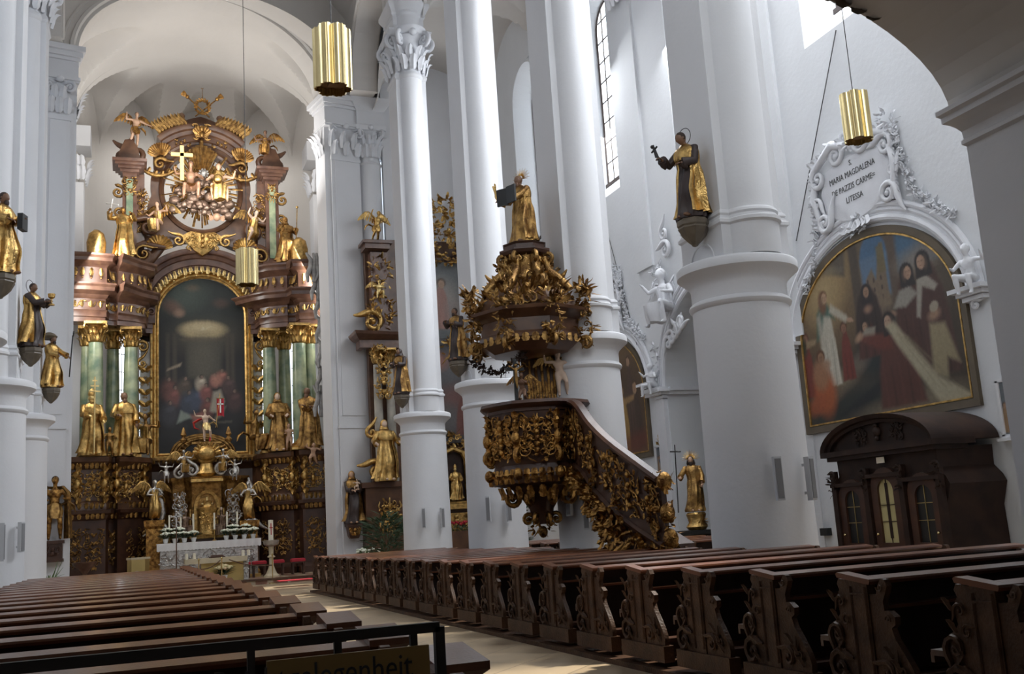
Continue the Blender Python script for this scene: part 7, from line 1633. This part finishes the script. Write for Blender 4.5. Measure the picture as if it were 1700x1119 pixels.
# ================================================================== SIDE ALTAR at the east end of the aisle
SY=39.0
def sp_(px,py,Y=SY): return PY(px,py,Y)
x0=sp_(607,700).x; x1=13.9; xm_=(x0+x1)/2; A2=thing('side_altar','gilded brown side altar with painting seen between the slim piers','altar',(xm_,SY,0))
def Sb(mb,n,m,sm=40): mb.v=[(x-xm_,y-SY,z) for x,y,z in mb.v]; return mb.build(n,m,A2,sm)
zp=sp_(640,800).z; ze=sp_(640,572).z; zu=sp_(650,412).z; ztp=sp_(735,335).z
mb=MB(); mb.box((xm_,SY+.45,zp/2),(x1-x0+.2,.9,zp)); mb.box((xm_,SY+.45,zp-.1),(x1-x0+.5,1.2,.2)); mb.box((xm_,SY+.6,(zp+ztp)/2-.8),(x1-x0-.6,.35,ztp-zp-1.6)); Sb(mb,'body','red_wood',0)
for x in (x0+.55,x0+1.05,x1-.55,x1-1.05): 
    mb=MB(); mb.lathe([(.20,0),(.22,.2),(.17,.3),(.18,1.5),(.15,ze-zp-.8)],(x,SY+.1,zp),16); Sb(mb,'column','grey_marble'); mb=MB(); gcap(mb,x,SY+.1,ze-.75,.16,.6); Sb(mb,'capital','gilt',60)
for xa,xb in ((x0-.15,x0+1.5),(x1-1.5,x1+.1)):
    mb=MB(); mb.sweep([(xa,SY+.6,0),(xa,SY-.15,0),(xb,SY-.15,0),(xb,SY+.6,0)],[(0,ze-.15),(.0,ze+.15),(.12,ze+.2),(.25,ze+.32),(.3,ze+.42),(-.2,ze+.45),(-.2,ze-.15)],1); mb.box(((xa+xb)/2+.1,SY+.2,(ze+zu)/2),(.7,.5,zu-ze-.4)); mb.box(((xa+xb)/2,SY+.1,zu),(1.0,.8,.22)); mb.box(((xa+xb)/2,SY+.1,zu+.16),(1.2,.95,.12)); Sb(mb,'entablature','red_marble',20)
mb=MB(); rnd=random.Random(12)
xa=x0+.5
foliage(mb,(xa+.2,SY-.1,ze+1.3),(.5,.25,.7),60,1,.4,.35); foliage(mb,(xa+.1,SY-.3,ze-.3),(.25,.15,.3),26,2,-.3,.28); foliage(mb,(xa+.3,SY-.1,zu-.9),(.35,.25,.5),36,3,.2,.3)
filigree(mb,(xa+.2,SY-.38,ze-1.4),(1,0,0),(0,0,1),.6,1.8,71,8,.04); filigree(mb,(xa+.3,SY-.1,zp*.62),(1,0,0),(0,0,1),.8,1.3,72,8,.04)
mb.spiral((xa-.2,SY-.1,zp+.45),V((-1,0,0)),V((0,0,1)),.35,1.3,.12,1,1,8,.5); mb.spiral((xa-.3,SY-.1,zp+1.9),V((-1,0,0)),V((0,0,1)),.2,1.3,.08,-1,1,8,.5); mb.spiral((xa-.1,SY-.1,ze+.9),V((-1,0,0)),V((0,0,1)),.4,1.3,.13,1,1,8,.5)
xc=sp_(742,400).x
foliage(mb,(xc,SY,ztp-.7),(.9,.25,.8),90,4,.5,.42); foliage(mb,(xc,SY,ztp-2.0),(1.0,.25,.6),70,5,.2,.38); foliage(mb,(xc+.2,SY-.1,sp_(745,580).z),(.6,.2,.5),40,6,.2,.35); foliage(mb,(xc,SY-.1,sp_(750,732).z),(.9,.2,.25),50,7,.3,.3)
Sb(mb,'gilt_carving','gilt',60)
za,zb=sp_(745,560).z,sp_(740,432).z; P=Paint(2.2,zb-za,50,60,(.12,.13,.13)); P.blob(.9,1.6,.6,.8,(.30,.27,.24),.8,0,.5); P.robe(.8,.4,.8,1.8,(.30,.16,.13)); P.headp(.85,2.3,.17); P.blob(1.4,1.2,.4,.5,(.26,.22,.20),.8)
P.mesh('upper_canvas',lambda x,y:(xc-1.1+x-xm_,.30,za+y),None,A2)
zc,zd=sp_(748,735).z,sp_(745,562).z; P=Paint(2.6,zd-zc,60,80,(.06,.055,.055)); P.blob(1.2,3.2,.7,.9,(.13,.13,.14),.8,0,.5); P.blob(.6,3.3,.4,.35,(.34,.14,.09),.7); P.blob(1.4,1.8,.8,.5,(.17,.08,.07),.8); P.blob(1.0,1.0,.6,.5,(.12,.11,.11),.8); P.robe(1.6,.3,.8,1.6,(.14,.05,.04)); P.headp(1.6,2.0,.16)
P.mesh('lower_canvas',lambda x,y:(xc-1.2+x-xm_,.10,zc+y),None,A2)
mb=MB(); z5=sp_(750,835).z; z6=sp_(750,752).z; xn=sp_(750,790).x
for q,th in ((.50,.10),(.62,.06)): mb.tube([(xn+q*a,SY-.35,b) for a,b in ((-1,z5),(-1,z6-.3),(-.7,z6),(0,z6+.15),(.7,z6),(1,z6-.3),(1,z5),(-1,z5))],th,6)
mb.box((xn,SY-.2,z5-.15),(1.7,.5,.2)); mb.box((xn,SY-.1,z5-.9),(1.9,.4,1.0)); filigree(mb,(xn,SY-.35,z5-.7),(1,0,0),(0,0,1),1.4,.6,33,6,.04); Sb(mb,'shrine_frame','gilt',40)
mb=MB(); mb.box((xn,SY-.15,(z5+z6)/2),(1.0,.1,z6-z5)); Sb(mb,'shrine_back','walnut_dark',0)
statue('shrine_figure','small gilded figure inside the arched shrine of the side altar','statue',(xn,SY-.48,z5+.08),0,1.3,'gilt','gilt','gilt_pale','gilt',hair='mitre',seed=71)
rf=thing('red_flowers','row of red flowers on the side altar below the shrine','flowers',(xn-.1,SY-.75,sp_(750,880).z)); mb=MB(); foliage(mb,(0,0,.05),(.7,.15,.12),60,5,.5,.15); mb.build('leaves','leaf',rf,60); mb=MB(); rn=random.Random(3)
for k in range(22): mb.ell((rn.uniform(-.7,.7),rn.uniform(-.15,.1),.18+rn.uniform(0,.12)),.055,7,5)
mb.build('blossoms','crimson',rf,60)
mb=MB(); mb.box((xn,SY-.8,(sp_(750,880).z)/2-.02),(2.4,.5,sp_(750,880).z-.06)); Sb(mb,'mensa','red_wood',0)
p=sp_(643,797,SY-.5); b=MB(); b.box((0,0,0),(.9,.6,.12)); o=None
statue('monk_statue','golden skull-faced monk with a book standing on the side altar','statue',(p.x,SY-.35,zp+.01),rad(5),2.35,'gilt','gilt','skin_pale','gilt',(-.2,-.18,.60),(.2,-.16,.62),hair='hood',seed=72)
p=sp_(648,398); fig_at('gilt_angel','golden winged angel on the top left corner of the side altar',V((xa+.25,SY+.1,zu+.24)),rad(20),1.5,'fly','gilt',cat='angel',fat=1.0,drape=('gilt','short'),wing='gilt',hair='gilt')
fig_at('gilt_putto','golden putto sitting above the left columns of the side altar',V((xa+.2,SY-.2,ze+1.75)),rad(0),1.0,'sit','gilt_pale',wing='gilt',hair='hair',seed=5)
# plants
def bush(name,label,loc,r,n,seed,m='leaf',lf=.28):
    t=thing(name,label,'potted plant',loc); rn=random.Random(seed); mb=MB(); mb.lathe([(r*.32,0),(r*.45,.35),(r*.48,.4),(r*.4,.4)],n=16); mb.build('pot','stone_cream',t)
    mb=MB()
    for k in range(n):
        a=rn.uniform(0,6.3); q=math.sqrt(rn.random())*r; h=.45+rn.random()**.8*r*2.4*(1-.25*(q/r)**2); mb.leaf((q*cos(a),q*sin(a),h),(cos(a)*.8+rn.gauss(0,.3),sin(a)*.8+rn.gauss(0,.3),rn.uniform(-.4,.8)),(cos(a),sin(a),.3),lf*rn.uniform(.6,1.2),lf*.33,.6)
    for k in range(9): a=2*PI*k/9; mb.tube([(0,0,.35),(cos(a)*r*.3,sin(a)*r*.3,r*1.2),(cos(a)*r*.6,sin(a)*r*.6,r*2.2)],.012,4)
    mb.build('foliage',m,t,60); return t
p=PY(640,905,36.4); bush('potted_fig','dense dark green potted tree in front of the side altar',(p.x,36.4,.3),.62,520,1)
p=PY(870,893,30.0); bush('potted_fig','dark green bush half hidden between the piers left of the pulpit tip',(p.x,31.5,.4),.55,360,2)
p=PY(82,952,34.0); t=thing('potted_aloe','small spiky green plant by the left chancel pier','potted plant',(p.x,34.0,.30)); mb=MB(); mb.lathe([(.14,0),(.2,.25),(.17,.25)],n=12); mb.build('pot','stone_cream',t); mb=MB()
for k in range(12): a=2*PI*k/12; mb.tube([(0,0,.2),(cos(a)*.18,sin(a)*.18,.5),(cos(a)*.42,sin(a)*.42,.58+.2*(k%3))],[.03,.028,.006],5,.4)
mb.build('leaves','leaf_light',t)
b=MB(); b.box((0,0,.14),(.7,.7,.28)); o=b.build('plant_stand','walnut',None,0); o.location=(t.location.x,34.0,0); tag(o,'low brown stand under the spiky plant','stand')
q_=W(LW+.9,-.75,0); t=thing('flower_bouquet','white flower bouquet with a candle at the foot of the right chancel pier','bouquet',(q_[0]-.1,q_[1],.18)); mb=MB(); foliage(mb,(0,0,.5),(.35,.25,.18),50,5,.5,.2); mb.lathe([(.16,0),(.2,.3),(.15,.35)],n=12); mb.build('foliage','leaf_light',t,60); mb=MB(); rn=random.Random(2)
for k in range(18): mb.ell((rn.uniform(-.33,.33),rn.uniform(-.25,.15),.62+rn.uniform(0,.16)),(.07,.07,.05),8,5)
mb.build('blossoms','flower',t,60); mb=MB(); mb.lathe([(0,0),(.07,0),(.07,.75),(0,.76)],(.5,-.05,0),12); mb.build('candle','wax',t)
# pinkish stone basin beside the left base of the retable
p=PY(141,925,40.2); t=thing('stone_font','reddish shell-shaped stone basin beside the left chancel pier','font',(p.x,40.0,.18)); mb=MB(); mb.lathe([(.22,0),(.24,.06),(.09,.2),(.08,.55),(.2,.7),(.38,.85),(.42,.95),(.36,.96),(.2,.86),(0,.82)],n=20,mod=lambda a:1+.04*sin(10*a)); mb.build('basin','red_marble',t)
# ================================================================== SIGN in the foreground
def ps(px,py,Y=2.35): return PY(px,py,Y)
G=thing('barrier_gate','dark iron barrier frame in the foreground holding a notice board','barrier',(ps(728,1040).x,2.35,0)); gx=G.location.x
zt=ps(728,1040).z; xl=ps(395,1088).x-1.2
mb=MB(); mb.box(((xl+gx)/2-gx,0,zt),(gx-xl,.022,.022)); mb.box((0,0,zt/2),(.022,.022,zt)); 
for px in (686,560,416): mb.box((ps(px,1060).x-gx,0,zt-.06),(.016,.016,.12))
mb.box(((xl+gx)/2-gx,0,.12),(gx-xl,.022,.022)); mb.box((xl-gx,0,zt/2),(.022,.022,zt)); mb.build('frame','iron',G,0)
a=ps(440,1098); b=ps(706,1066); zt2=(a.z+b.z)/2; S_=thing('notice_board','brown notice board with dark lettering hung on the iron barrier','sign',((a.x+b.x)/2,2.325,zt2-.30)); w_=b.x-a.x
mb=MB(); mb.box((0,0,.15),(w_,.012,.30)); mb.build('board','sign_gold',S_,0)
o=text_mesh('Beichtgelegenheit',.076,'black','lettering',S_,.001,.80); o.matrix_local=Matrix.Translation((w_/2-.255,-.0075,.236))@Matrix.Rotation(PI/2,4,'X')
